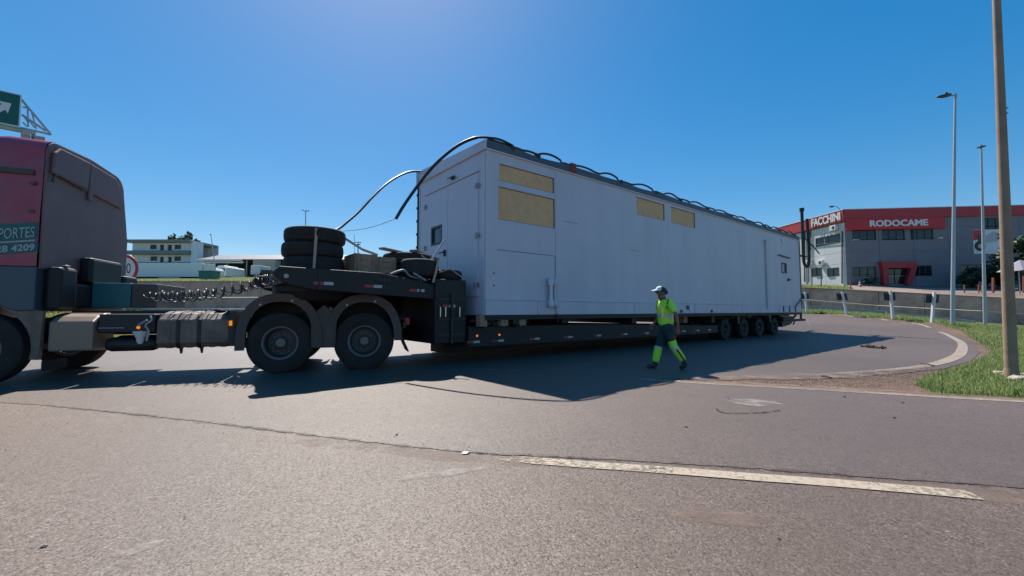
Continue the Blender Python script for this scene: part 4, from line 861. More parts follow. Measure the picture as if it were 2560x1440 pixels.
def plank(p, q, w, h, label):
    o = MB(FC).bar(p, q, w, h).build('plank', M['wood'], base=cpt(*p), yaw=38.5); tag(o, label, 'plank', 'planks on the gooseneck tyres')
plank((-1.95, 0.95, 2.43), (-1.45, 1.2, 2.42), 0.14, 0.04, 'short dark plank sticking out over the crates')
plank((-1.3, 0.85, 2.43), (-0.42, 1.45, 2.36), 0.16, 0.045, 'long dark plank lying over the rear tyres towards the building')
o = web([(-1.60, 0.75, 2.225), (-1.30, 0.62, 2.222), (-1.02, 0.55, 2.225), (-1.0, 0.262, 2.20), (-1.06, 0.25, 1.95), (-1.12, 0.26, 1.72)], 0.05).build('ratchet_strap', M['strap'], base=cpt(-1.1, 0.3, 1.75), yaw=38.5)
tag(o, 'tan strap over the nearest low tyre at the rear of the gooseneck', 'strap', 'ratchet straps')
o = web([(-1.75, 1.0, 2.405), (-1.45, 0.9, 2.41), (-1.2, 0.82, 2.40), (-1.02, 0.74, 2.24)], 0.05).build('ratchet_strap', M['strap'], base=cpt(-1.1, 0.8, 2.3), yaw=38.5)
tag(o, 'pale strap crossing the upper tyre at the rear of the gooseneck', 'strap', 'ratchet straps')
o = web([(-0.85, 0.45, 1.96), (-0.62, 0.42, 2.045), (-0.40, 0.38, 1.90), (-0.28, 0.33, 1.82)], 0.05).build('ratchet_strap', M['strap'], base=cpt(-0.5, 0.4, 1.85), yaw=38.5)
tag(o, 'cream strap over the small tyre against the building front', 'strap', 'ratchet straps')
o = MB(FC).bar((-1.06, 0.5, 2.18), (-0.72, 0.52, 2.68), 0.035, 0.035).build('steel_bar', M['galv'], base=cpt(-1.06, 0.5, 2.18), yaw=38.5)
tag(o, 'grey steel bar leaning up from the tyres before the small window', 'bar')

# ================================================================== tractor truck
tk = thing('tractor_truck', 'red and grey blue tractor truck with dark rear cab wall pulling the trailer', 'truck', tpt(-1.5, 1.25, 0), 19.5)
for x in (0.0, 1.45):
    wheel(tk, FT, x, 0.02, 0.555, 0.28, 0.19); wheel(tk, FT, x, 0.33, 0.555, 0.28, 0.02, hub=False)
    wheel(tk, FT, x, 1.88, 0.555, 0.28, 0.02, hub=False); wheel(tk, FT, x, 2.19, 0.555, 0.28, 0.02, hub=False)
    MB(FT).tube([(x, 0.35, 0.555), (x, 2.15, 0.555)], 0.10, 12).build('axle', M['steel'], tk, smooth=True)
    MB(FT).lathe([(0, -0.24), (0.2, -0.18), (0.26, 0), (0.2, 0.18), (0, 0.24)], (x, 1.25, 0.56), 'y', 16).build('differential', M['steel'], tk, smooth=True)
wheel(tk, FT, -4.08, 0.04, 0.555, 0.30, -0.02); wheel(tk, FT, -4.08, 2.16, 0.555, 0.30, 0.02, hub=False)
MB(FT).tube([(-4.08, 0.3, 0.5), (-4.08, 2.2, 0.5)], 0.08, 10).build('axle', M['steel'], tk)
for y in (0.83, 1.57): MB(FT).box(-5.3, 2.25, y, y + 0.09, 0.72, 1.02).build('chassis_rail', M['steel'], tk, bev=0.01)
m_ = MB(FT)
for x in (-3.0, -1.6, -0.6, 0.72, 2.15): m_.box(x, x + 0.12, 0.92, 1.57, 0.74, 0.98)
m_.build('cross_member', M['steel'], tk)
m_ = MB(FT); m_.prism([(0.15, 1.03), (1.35, 1.03), (1.2, 1.22), (0.3, 1.22)], 0.75, 1.75); m_.build('fifth_wheel_base', M['steel'], tk, bev=0.01)
m_ = MB(FT); m_.prism([(-0.1, 1.225), (1.55, 1.225), (1.55, 1.25), (0.1, 1.285), (-0.1, 1.25)], 0.72, 1.78); m_.build('fifth_wheel_plate', M['black'], tk, bev=0.006)
m_ = MB(FT)
for k in range(4): m_.lathe([(0, -0.05), (0.05, -0.05), (0.06, 0.05), (0, 0.05)], (0.68 + 0.11 * (k % 2), 0.66, 1.08 + 0.09 * (k // 2)), 'y', 10)
m_.build('air_valve', M['galv'], tk, smooth=True)
m_ = MB(FT); m_.tube([(0.06, 0.6, 1.40), (0.46, 0.55, 1.39)], 0.016, 7); m_.build('release_handle', M['galv'], tk)
# fenders: a half-depth arch with a facing lip, three-piece
def arch(x, hw=0.70, zc=0.56, hh=0.90, z0=0.46, n=22, grow=0.0, p=2.35):
    out = []
    for i in range(n + 1):
        t = math.pi * (1 - i / n); c, s = math.cos(t), math.sin(t)
        out.append((x + (hw + grow) * math.copysign(abs(c) ** (2 / p), c), zc + (hh + grow) * abs(s) ** (2 / p)))
    return [(out[0][0], z0)] + out + [(out[-1][0], z0)]
def fender(x, zl, zr):
    A = arch(x); B = arch(x, grow=-0.15); C_ = arch(x, grow=-0.025); n = len(A)
    A[0] = (A[0][0], zl); B[0] = (B[0][0], zl); C_[0] = (C_[0][0], zl); A[-1] = (A[-1][0], zr); B[-1] = (B[-1][0], zr); C_[-1] = (C_[-1][0], zr)
    vs = []; fs = []
    for (a, b, c) in zip(A, B, C_): vs += [(a[0], -0.03, a[1]), (b[0], -0.015, b[1]), (c[0], 0.0, c[1]), (c[0], 0.64, c[1]), (a[0], 0.64, a[1])]
    for i in range(n - 1):
        q = i * 5; r = q + 5
        fs += [(q, r, r + 1, q + 1), (q + 1, r + 1, r + 2, q + 2), (q + 2, r + 2, r + 3, q + 3), (q + 3, r + 3, r + 4, q + 4), (q + 4, r + 4, r, q)]
    m_ = MB(FT); m_.add(vs, fs); f_ = m_.build('fender', M['fender'], tk, smooth=True)
    L_ = [(a, max(b, 0.62)) for a, b in arch(x, grow=-0.03)]; MB(FT).prism(L_, 0.645, 0.665).build('fender_liner', M['black'], f_)
    vs2 = [p for (a, c) in zip(A, C_) for p in ((a[0], 1.87, a[1]), (c[0], 1.87, c[1]), (c[0], 2.5, c[1]), (a[0], 2.5, a[1]))]; fs2 = []
    for i in range(n - 1):
        q = i * 4; r = q + 4
        for k in range(4): fs2.append((q + k, r + k, r + (k + 1) % 4, q + (k + 1) % 4))
    m_ = MB(FT); m_.add(vs2, fs2); m_.build('fender', M['fender'], tk, smooth=True)
    for i in (8, 14): MB(FT).lathe([(0, -0.012), (0.02, -0.012), (0.02, 0)], (B[i][0], -0.01, B[i][1] + 0.045), 'y', 8).build('bolt', M['galv'], f_)
    return f_
fender(0.0, 0.44, 0.46); fender(1.45, 0.46, 0.62)
m_ = MB(FT); m_.prism([(0.52, 0.45), (0.93, 0.45), (0.95, 0.95), (0.86, 1.14), (0.725, 1.26), (0.60, 1.14), (0.50, 0.95)], -0.005, 0.05); m_.build('fender_web', M['fender'], tk, bev=0.01)
MB(FT).prism([(2.13, 0.62), (2.17, 0.62), (2.30, 0.33), (2.26, 0.33)], 0.02, 0.62).build('mud_flap', M['rubber'], tk)
m_ = MB(FT); m_.box(2.22, 2.32, 0.2, 0.6, 0.85, 1.0); m_.build('tail_lamp', M['ring_red'], tk, bev=0.01)
MB(FT).box(2.18, 2.24, 0.1, 2.4, 0.80, 0.92).build('rear_cross_bar', M['steel'], tk)
# tanks and boxes along the near side
m_ = MB(FT); m_.prism([(0.06, 0.50), (0.68, 0.47), (0.68, 1.10), (0.42, 1.10), (0.20, 1.05), (0.06, 0.965)], -3.25, -2.69, 'x'); tnk = m_.build('fuel_tank', M['tank'], tk, bev=0.03)
MB(FT).box(-3.22, -2.72, 0.44, 0.66, 1.102, 1.112).build('tank_lid', M['tank'], tnk, bev=0.004)
m_ = MB(FT); m_.lathe([(0.30, -0.07), (0.34, -0.04), (0.34, 0.04), (0.30, 0.07)], (-1.3, 0.42, 0.82), 'x', 6)
rib = MB(FT); sec = [(0.05, 0.60), (0.12, 0.51), (0.74, 0.51), (0.80, 0.60), (0.80, 1.04), (0.72, 1.135), (0.46, 1.135), (0.20, 1.085), (0.05, 0.98)]
rib.prism(sec, -1.86, -0.80, 'x'); rt = rib.build('ribbed_tank', M['tank_dark'], tk, bev=0.035)
for x in (-1.58, -1.28):
    s2 = [((a - 0.425) * 1.035 + 0.425, (b - 0.825) * 1.04 + 0.825) for a, b in sec]; MB(FT).prism(s2, x, x + 0.055, 'x').build('tank_strap', M['steel'], rt, bev=0.006)
    MB(FT).prism([(x + 0.0, 0.50), (x + 0.05, 0.50), (x + 0.04, 0.40), (x + 0.02, 0.40)], 0.2, 0.24).build('strap_tail', M['steel'], rt)
for x in (-1.74, -1.45, -1.12, -0.95):
    s2 = [((a - 0.425) * 1.018 + 0.425, (b - 0.825) * 1.02 + 0.825) for a, b in sec]; MB(FT).prism(s2, x, x + 0.09, 'x').build('rib', M['tank_dark'], rt, bev=0.012)
MB(FT).lathe([(0.07, 1.13), (0.09, 1.14), (0.09, 1.17), (0, 1.18)], (-1.05, 0.42, 0), 'z', 14).build('filler_cap', M['black'], rt, smooth=True)
MB(FT).tube([(-0.82, 0.1, 1.12), (-0.55, 0.1, 1.13)], 0.012, 6).build('breather', M['galv'], rt)
m_ = MB(FT); m_.box(-2.66, -1.90, 0.12, 0.7, 0.78, 1.09); m_.build('battery_box', M['steel'], tk, bev=0.02)
for (z, y, r) in ((0.58, 0.30, 0.12), (0.60, 0.58, 0.12)): MB(FT).lathe([(0, -0.36), (r * 0.8, -0.34), (r, -0.28), (r, 0.28), (r * 0.8, 0.34), (0, 0.36)], (-2.26, y, z), 'x', 18).build('air_tank', M['steel'], tk, smooth=True)
MB(FT).lathe([(0.03, -0.13), (0.05, -0.09), (0.055, -0.04), (0.10, 0.04), (0.11, 0.08), (0, 0.09)], (-2.10, 0.14, 0.72), 'z', 16).build('washer_funnel', M['white_paint'], tk, smooth=True)
MB(FT).tube([(-2.64, 0.09, 0.86), (-2.30, 0.09, 0.86)], 0.012, 6).build('step_rail', M['galv'], tk)
m_ = MB(FT); m_.tube(spline([(-1.95, 0.06, 1.06), (-1.92, 0.03, 0.98), (-2.0, 0.04, 0.9), (-1.96, 0.05, 0.8), (-1.98, 0.05, 0.64)]), 0.016, 6); m_.tube(spline([(-2.1, 0.04, 0.90), (-1.98, 0.03, 0.99)]), 0.02, 6); m_.build('hose_fitting', M['galv'], tk, smooth=True)
MB(FT).lathe([(0, -0.03), (0.02, -0.025), (0.028, 0)], (-2.12, 0.10, 0.865), 'y', 10).build('marker_light', M['amber'], tk)
m_ = MB(FT); m_.box(-0.80, -0.755, -0.005, 0.03, 0.88, 0.97); m_.build('marker_light', M['amber'], tk, bev=0.008)
MB(FT).box(-0.80, -0.72, 0.03, 0.5, 0.52, 1.12).build('tank_bracket', M['steel'], tk)
# catwalk, teal box and the grey box beside it
cw = MB(FT)
for k in range(6): cw.box(-2.35, -0.75, 0.72 + k * 0.17, 0.72 + k * 0.17 + 0.12, 1.155, 1.185)
cw.build('catwalk_slat', M['galv'], tk, bev=0.004)
MB(FT).box(-0.95, -0.72, 0.06, 0.8, 1.145, 1.175).build('step_plate', M['galv'], tk, bev=0.004)
MB(FT).box(-3.19, -2.63, 1.0, 2.35, 1.20, 1.65).build('teal_cabinet', M['teal'], tk, bev=0.012)
MB(FT).box(-2.628, -2.24, 1.02, 2.33, 1.20, 1.645).build('grey_cabinet', M['fender'], tk, bev=0.012)
MB(FT).box(-3.3, -0.75, 0.70, 1.85, 1.06, 1.145).build('chassis_deck', M['steel'], tk)
# coiled air lines from the cab to the gooseneck
g0 = FT.m.inverted() @ FC.w((-3.75, 1.0, 1.80))
def coil(A, sag, B, turns, rad, name):
    pts = []
    A, B = Vector(A), Vector(B); n = turns * 14
    for i in range(n + 1):
        t = i / n; c = A.lerp(B, t) - Vector((0, 0, sag * 4 * t * (1 - t)))
        d = (B - A).normalized(); u = Vector((0, 0, 1)); s_ = d.cross(u).normalized(); u = s_.cross(d)
        a = 2 * math.pi * turns * t; e = min(1, t * 14, (1 - t) * 14)
        pts.append(c + (u * math.cos(a) + s_ * math.sin(a)) * rad * e)
    return MB(FT).tube(pts, 0.0095, 6).build(name, M['hose'], tk, smooth=True)
coil((-2.3, 0.62, 1.42), 0.20, (g0.x + 0.05, g0.y + 0.1, 1.86), 16, 0.08, 'coiled_air_line')
coil((-2.3, 0.85, 1.40), 0.13, (g0.x + 0.1, g0.y + 0.3, 1.90), 17, 0.075, 'coiled_air_line')
coil((-2.3, 1.05, 1.45), 0.17, (g0.x + 0.1, g0.y + 0.45, 1.88), 14, 0.085, 'coiled_air_line')
MB(FT).box(-2.38, -2.1, 0.55, 1.15, 1.35, 1.5)
m_ = MB(FT); m_.box(g0.x - 0.05, g0.x + 0.25, g0.y - 0.05, g0.y + 0.6, 1.80, 1.93); m_.build('coupling_block', M['galv'], tk, bev=0.012)
# ---- cab shell: lofted rounded sections along x, near side at y=0
XR = -3.40
def cab_sec(x, zt, y0t, y1t, z0, r=0.22, y0=0.0, y1=2.56):
    """closed cross-section in y, z: bottom near -> up -> over the roof -> down the far side"""
    pts = [(y0, z0), (y0, 1.84), (y0 + (y0t - y0) * 0.25, 2.6)]
    pts += [(y0t * 0.6 + 0.4 * y0, zt - 0.9), (y0t, zt - r)]
    for k in range(1, 5): t = math.pi / 2 * k / 5; pts.append((y0t + r * (1 - math.cos(t)), zt - r + r * math.sin(t)))
    pts += [(y0t + r, zt), ((y0t + y1t) / 2, zt + 0.05)]
    R2 = r * 1.7
    pts += [(y1t - R2, zt)]
    for k in range(1, 5): t = math.pi / 2 * k / 5; pts.append((y1t - R2 + R2 * math.sin(t), zt - R2 + R2 * math.cos(t)))
    pts += [(y1t, zt - R2), (y1t * 0.5 + y1 * 0.5, zt - 0.9), (y1 - 0.04, 2.6), (y1, 1.84), (y1, z0)]
    return pts
secs = [(XR, cab_sec(XR, 3.90, 0.04, 2.30, 1.84, 0.2)), (XR - 0.5, cab_sec(0, 3.93, 0.04, 2.3, 1.84)), (-4.5, cab_sec(0, 3.85, 0.04, 2.45, 1.84)), (-5.0, cab_sec(0, 3.5, 0.05, 2.46, 1.84)), (-5.45, cab_sec(0, 3.05, 0.06, 2.48, 1.84)), (-5.7, cab_sec(0, 2.85, 0.10, 2.42, 1.84))]
m_ = MB(FT); n = len(secs[0][1]); vs = [(x, y, z) for x, s in secs for (y, z) in s]
fs = [(i * n + j, i * n + (j + 1) % n, (i + 1) * n + (j + 1) % n, (i + 1) * n + j) for i in range(len(secs) - 1) for j in range(n)] + [tuple((len(secs) - 1) * n + j for j in range(n))]
m_.add(vs, fs); cab = m_.build('cab', M['red_cab'], tk, smooth=True)
m_ = MB(FT); m_.prism([(XR, 1.14), (XR, 1.836), (-5.72, 1.836), (-5.78, 0.7), (-4.8, 0.7), (-4.78, 1.0), (-4.62, 1.18), (-4.35, 1.28)] + [(-3.95, 1.28), (-3.62, 1.14)], 0.0, 2.56); m_.build('cab_lower_panel', M['blue_cab'], tk, bev=0.02)
# windscreen and side glass (towards the front, mostly outside the photograph)
m_ = MB(FT); m_.add([(-5.06, 0.3, 3.44), (-5.06, 2.2, 3.44), (-5.70, 2.25, 2.80), (-5.70, 0.25, 2.80)], [(0, 1, 2, 3)]); m_.build('windscreen', M['glass'], cab)
MB(FT).box(-5.3, -4.55, -0.006, 0.003, 2.25, 2.95).build('side_window', M['glass'], cab)
# rear wall plate, roof lip, ledge and groove
rw = [(0.03, 1.80)] + [(min(max(a, 0.03), 2.52), b) for a, b in secs[0][1][1:-1]] + [(2.53, 1.80)]
m_ = MB(FT); m_.prism([(a, b - (0.012 if b > 3 else 0)) for a, b in rw], XR + 0.001, XR + 0.03, 'x'); back = m_.build('rear_wall', M['cab_rear'], tk, bev=0.012)
m_ = MB(FT); m_.prism([(0.10, 3.36), (1.0, 3.33), (1.02, 3.84), (0.26, 3.82), (0.12, 3.70)], XR + 0.032, XR + 0.085, 'x'); m_.build('rear_fairing', M['cab_rear'], back, bev=0.02)
m_ = MB(FT); m_.prism([(1.05, 3.30), (2.2, 3.24), (2.16, 3.5), (2.05, 3.68), (1.86, 3.81), (1.06, 3.84)], XR + 0.032, XR + 0.075, 'x'); m_.build('rear_fairing', M['cab_rear'], back, bev=0.02)
m_ = MB(FT); m_.tube(spline([(XR + 0.06, 0.13, 3.22), (XR + 0.07, 0.16, 3.33), (XR + 0.07, 0.3, 3.36), (XR + 0.07, 0.98, 3.31)]), 0.016, 7); m_.build('rear_trim', M['fender'], back, smooth=True)
MB(FT).box(XR + 0.03, XR + 0.07, 1.06, 1.20, 3.16, 3.34).build('lock_cover', M['cab_rear'], back, bev=0.02)
MB(FT).tube([(XR + 0.012, 0.05, 1.85), (XR + 0.012, 0.05, 3.55)], 0.016, 8).build('corner_seal', M['fender'], back, smooth=True)
# intake and boxes below the rear wall
m_ = MB(FT); m_.box(XR + 0.035, XR + 0.22, 0.95, 1.95, 1.64, 2.10); m_.build('intake_box', M['black'], tk, bev=0.05)
m_ = MB(FT); m_.box(XR + 0.04, XR + 0.24, 0.12, 0.55, 1.15, 1.85); m_.build('air_filter_box', M['black'], tk, bev=0.05)
m_ = MB(FT); m_.box(XR + 0.03, XR + 0.20, 0.6, 2.45, 1.20, 1.60); m_.build('rear_bulkhead', M['steel'], tk, bev=0.02)
MB(FT).box(XR + 0.04, XR + 0.25, 2.0, 2.5, 1.62, 1.85).build('side_duct', M['black'], tk, bev=0.04)
MB(FT).lathe([(0, -0.03), (0.05, -0.02), (0.06, 0.0), (0, 0.02)], (XR + 0.2, 0.3, 1.88), 'z', 12).build('filter_cap', M['chrome'], tk, smooth=True)
# side: dark groove, handle latch, lettering band
MB(FT).box(-4.4, -3.50, -0.004, 0.05, 3.28, 3.36).build('side_stripe', M['fender'], cab, bev=0.01)
for z in (2.68, 3.12): MB(FT).box(-3.53, -3.47, -0.006, 0.05, z, z + 0.05).build('latch', M['fender'], cab, bev=0.006)
def slanted(x0, x1, z0, z1, k): return [(x0, z0 + k * (x0 + 3.43)), (x1, z0 + k * (x1 + 3.43)), (x1, z1 + k * (x1 + 3.43)), (x0, z1 + k * (x0 + 3.43))]
K = 0.14
# the cab flank leans in with height: panels follow it
def flank(z): return 0.05 * max(0, (z - 1.84)) / 1.75
for (a, b, z0, z1) in ((-4.35, -3.415, 2.265, 2.53), (-4.35, -3.405, 2.06, 2.225)):
    q = slanted(a, b, z0, z1, K); m_ = MB(FT)
    m_.add([(x, flank(z) * 0.25 - 0.006, z) for x, z in q] + [(x, 0.06, z) for x, z in q], [(0, 1, 2, 3), (0, 4, 5, 1), (1, 5, 6, 2), (2, 6, 7, 3), (3, 7, 4, 0)])
    m_.build('name_band', M['letter_green'], cab)
m_ = MB(FT); q = slanted(-4.35, -3.43, 2.232, 2.255, K); m_.add([(x, -0.007, z) for x, z in q] + [(x, 0.05, z) for x, z in q], [(0, 1, 2, 3), (0, 4, 5, 1), (2, 6, 7, 3)]); m_.build('name_rule', M['letter'], cab)
U = (FT.m.to_3x3() @ Vector((1, 0, K))); V = Vector((0, 0, 1)); N = FT.m.to_3x3() @ Vector((0, -1, 0))
text_letters('PORTES', FT.w((-3.85, -0.008, 2.295 + K * -0.42)), U, V, N, 0.41, 0.165, 0.003, M['letter'], cab, 0.005, 'letter')
text_letters('28 4209', FT.w((-3.872, -0.008, 2.085 + K * -0.44)), U, V, N, 0.445, 0.108, 0.003, M['letter'], cab, 0.03, 'letter')
# mud guard behind the front wheel, step
m_ = MB(FT); pts = [(-4.08 + 0.66 * math.cos(t), 0.56 + 0.70 * math.sin(t)) for t in np.linspace(math.pi * 0.62, -0.25, 14)]; pts2 = [(-3.32, 0.38), (-3.30, 1.14), (-4.35, 1.30)]
m_.prism(pts + pts2, 0.02, 0.10); m_.build('front_mudguard', M['tank_dark'], tk, bev=0.01)
m_ = MB(FT); m_.prism([(-3.30, 0.36), (-3.27, 0.36), (-3.27, 0.2), (-3.30, 0.2)], 0.05, 0.6); m_.build('mud_flap', M['rubber'], tk)
m_ = MB(FT); m_.box(-5.85, -5.4, 0.0, 2.5, 0.32, 0.72); m_.build('bumper', M['blue_cab'], tk, bev=0.05)
for y in (0.1, 2.1): MB(FT).box(-5.87, -5.84, y, y + 0.35, 0.45, 0.62).build('headlight', M['white_refl'], tk, bev=0.01)
MB(FT).box(-5.74, -5.70, 0.4, 2.1, 1.0, 1.75).build('grille', M['black'], tk)
m_ = MB(FT); m_.bar((-5.2, 0.05, 2.9), (-5.5, -0.25, 2.85), 0.05); m_.box(-5.6, -5.5, -0.42, -0.18, 2.3, 3.0); m_.build('mirror', M['fender'], tk, bev=0.02)

# ================================================================== the walking person
def skin_geo(nodes, edges, root=0, sub=2):
    me = bpy.data.meshes.new('sk'); me.from_pydata([n[0] for n in nodes], edges, [])
    o = bpy.data.objects.new('sk', me); COL.objects.link(o)
    s = o.modifiers.new('s', 'SKIN'); s.use_smooth_shade = True
    for i, n in enumerate(nodes):
        d = me.skin_vertices[0].data[i]; d.radius = (n[1], n[2] if len(n) > 2 else n[1]); d.use_root = (i == root)
    b = o.modifiers.new('b', 'SUBSURF'); b.levels = sub; b.render_levels = sub
    dg = bpy.context.evaluated_depsgraph_get(); m2 = bpy.data.meshes.new_from_object(o.evaluated_get(dg))
    vs = [v.co.copy() for v in m2.vertices]; fs = [tuple(p.vertices) for p in m2.polygons]
    bpy.data.objects.remove(o); bpy.data.meshes.remove(me); bpy.data.meshes.remove(m2)
    return vs, fs
PB = (3.07, 8.22, 0.0)
FPn = Frame(PB, 0)
person = thing('person', 'person in hi-vis shirt and pale cap walking left past the loaded trailer', 'person', PB)
# joints: x negative = forward (walking left), y negative = towards the viewer
J = dict(pel=(-0.03, 0, 0.86), sp=(-0.045, 0, 1.02), ch=(-0.06, 0, 1.22), nk=(-0.075, 0, 1.365), hd0=(-0.115, 0, 1.43), hd1=(-0.125, 0, 1.52), hd2=(-0.115, 0, 1.575),
         shL=(-0.03, -0.17, 1.315), elL=(0.075, -0.235, 1.06), wrL=(0.105, -0.235, 0.83), shR=(-0.08, 0.17, 1.315), elR=(-0.06, 0.24, 1.06), wrR=(-0.20, 0.22, 0.88),
         hpL=(-0.03, -0.095, 0.80), knL=(0.06, -0.10, 0.455), anL=(0.27, -0.10, 0.145), hpR=(-0.03, 0.095, 0.80), knR=(-0.155, 0.10, 0.44), anR=(-0.235, 0.10, 0.085))
nodes = []; idx = {}; edges = []
def nd(k, p, r, r2=None): idx[k] = len(nodes); nodes.append((p, r, r2 or r)); return idx[k]
def ed(*ks):
    for a, b in zip(ks[:-1], ks[1:]): edges.append((idx[a], idx[b]))
def lerp(a, b, t): return tuple(Vector(a).lerp(Vector(b), t))
nd('pel', J['pel'], 0.055, 0.07); nd('sp', J['sp'], 0.08, 0.10); nd('ch', J['ch'], 0.095, 0.12); nd('nk', J['nk'], 0.052); nd('hd0', J['hd0'], 0.062, 0.06); nd('hd1', J['hd1'], 0.092, 0.078); nd('hd2', J['hd2'], 0.075, 0.068)
nd('jaw', (-0.185, 0, 1.435), 0.034, 0.036); nd('nose', (-0.222, 0, 1.492), 0.013)
ed('pel', 'sp', 'ch', 'nk', 'hd0', 'hd1', 'hd2'); ed('hd0', 'jaw'); ed('hd1', 'nose')
for s in 'LR':
    nd('sh' + s, J['sh' + s], 0.055); nd('ua' + s, lerp(J['sh' + s], J['el' + s], 0.5), 0.046); nd('el' + s, J['el' + s], 0.037); nd('fa' + s, lerp(J['el' + s], J['wr' + s], 0.35), 0.039); nd('wr' + s, J['wr' + s], 0.025, 0.028)
    ed('ch', 'sh' + s, 'ua' + s, 'el' + s, 'fa' + s, 'wr' + s)
    nd('hp' + s, J['hp' + s], 0.03); nd('th' + s, lerp(J['hp' + s], J['kn' + s], 0.5), 0.045); nd('kn' + s, J['kn' + s], 0.048); nd('ca' + s, lerp(J['kn' + s], J['an' + s], 0.35), 0.048); nd('an' + s, J['an' + s], 0.036)
    ed('pel', 'hp' + s, 'th' + s, 'kn' + s, 'ca' + s, 'an' + s)
    # hand: palm, four fingers and a thumb
    w = Vector(J['wr' + s]); d = (w - Vector(J['el' + s])).normalized(); d = (d + Vector((-0.12, 0, -0.25))).normalized(); f = Vector((-1, 0, 0)); f = (f - d * f.dot(d)).normalized(); sd = -1 if s == 'L' else 1
    inn = Vector((0, -sd, 0))
    pm = w + d * 0.055; nd('pm' + s, tuple(pm), 0.016, 0.034); ed('wr' + s, 'pm' + s)
    for q, (o_, ln) in enumerate(((0.030, 0.070), (0.010, 0.080), (-0.010, 0.075), (-0.029, 0.060))):
        b0 = pm + d * 0.032 + f * o_ * 0.9; b1 = b0 + d * ln * 0.5 + inn * 0.008; b2 = b1 + d * ln * 0.42 + inn * 0.026
        for k, p, r in (('a', b0, 0.0095), ('b', b1, 0.0088), ('c', b2, 0.0075)): nd('f%s%d%s' % (s, q, k), tuple(p), r)
        ed('pm' + s, 'f%s%da' % (s, q), 'f%s%db' % (s, q), 'f%s%dc' % (s, q))
    t0 = w + d * 0.03 + f * 0.026; t1 = t0 + (d * 0.6 + f * 0.55 + inn * 0.2).normalized() * 0.042; t2 = t1 + (d * 0.85 + f * 0.2 + inn * 0.3).normalized() * 0.03
    nd('t%s0' % s, tuple(t0), 0.012); nd('t%s1' % s, tuple(t1), 0.0105); nd('t%s2' % s, tuple(t2), 0.008); ed('pm' + s, 't%s0' % s, 't%s1' % s, 't%s2' % s)
vs, fs = skin_geo(nodes, edges, 0, 2)
mb = MB(FPn); mb.add(vs, fs); body = mb.build('body', M['skin'], person, smooth=True)
def cloth(name, nd_, ed_, mats, classify, root=0, sub=2, parent=person, extra=None):
    vs, fs = skin_geo(nd_, ed_, root, sub)
    if extra:
        c_, r_ = extra; k = len(vs); n = 20
        for i in range(9):
            ph = -math.pi / 2 + math.pi * i / 8
            for j in range(n):
                t = 2 * math.pi * j / n; vs.append(Vector((c_[0] + r_[0] * math.cos(ph) * math.cos(t), c_[1] + r_[1] * math.cos(ph) * math.sin(t), c_[2] + r_[2] * math.sin(ph))))
        fs = list(fs) + [(k + i * n + j, k + i * n + (j + 1) % n, k + (i + 1) * n + (j + 1) % n, k + (i + 1) * n + j) for i in range(8) for j in range(n)]
    mb = MB(FPn); mb.add(vs, fs)
    mb.mi = [classify(sum((vs[i] for i in f), Vector()) / len(f)) for f in fs]
    o = mb.build(name, mats, parent, smooth=True)
    return o
# shirt: torso, shoulders and short sleeves (loose cut), bands at the midriff, hem and cuffs
P_ = lambda k: J[k]
sn = [((-0.035, 0, 0.83), 0.135, 0.165), ((-0.04, 0, 0.95), 0.132, 0.165), ((-0.05, 0, 1.08), 0.128, 0.165), ((-0.055, 0, 1.22), 0.132, 0.175), ((-0.065, 0, 1.31), 0.105, 0.14), ((-0.072, 0, 1.36), 0.062, 0.066)]
se = [(0, 1), (1, 2), (2, 3), (3, 4), (4, 5)]
for s in 'LR':
    b = len(sn); sn += [(P_('sh' + s), 0.082), (lerp(P_('sh' + s), P_('el' + s), 0.45), 0.078), (lerp(P_('sh' + s), P_('el' + s), 0.85), 0.076)]
    se += [(3, b), (b, b + 1), (b + 1, b + 2)]
def cls(c):
    for s in 'LR':
        a, e = Vector(P_('sh' + s)), Vector(P_('el' + s)); t = (c - a).dot(e - a) / (e - a).length_squared
        if abs(c.y) > 0.165 and t > 0.70: return 1
        if abs(c.y) > 0.205: return 0
    if 1.00 < c.z < 1.075 or c.z < 0.825: return 1
    return 0
shirt = cloth('shirt', sn, se, [M['hivis'], M['band']], cls)
for z in (1.23, 1.195): MB(FPn).box(-0.10, -0.015, -0.176, -0.166, z - 0.008, z + 0.008).build('chest_mark', M['boot'], shirt)
sc = MB(FPn)
sc.tube(spline([(-0.12, -0.05, 1.345), (-0.165, -0.075, 1.30), (-0.188, -0.08, 1.23), (-0.186, -0.07, 1.15), (-0.178, -0.08, 1.08)]), [0.012 + 0.022 * math.sin(math.pi * i / 24) for i in range(25)], 8)
sc.tube(spline([(-0.10, -0.07, 1.34), (-0.145, -0.11, 1.25), (-0.155, -0.125, 1.16), (-0.15, -0.13, 1.05), (-0.16, -0.125, 0.98)]), [0.010 + 0.018 * math.sin(math.pi * i / 24) for i in range(25)], 8)
sc.build('sunlit_strip', M['sunlit_hivis'], shirt, smooth=True)  # added strips stand in for sunlight down the shirt front
MB(FPn).tube(spline([(-0.135, 0.05, 1.36), (-0.145, 0.0, 1.345), (-0.135, -0.05, 1.36), (-0.08, -0.07, 1.375)]), 0.020, 8).build('collar', M['orange_fab'], shirt, smooth=True)
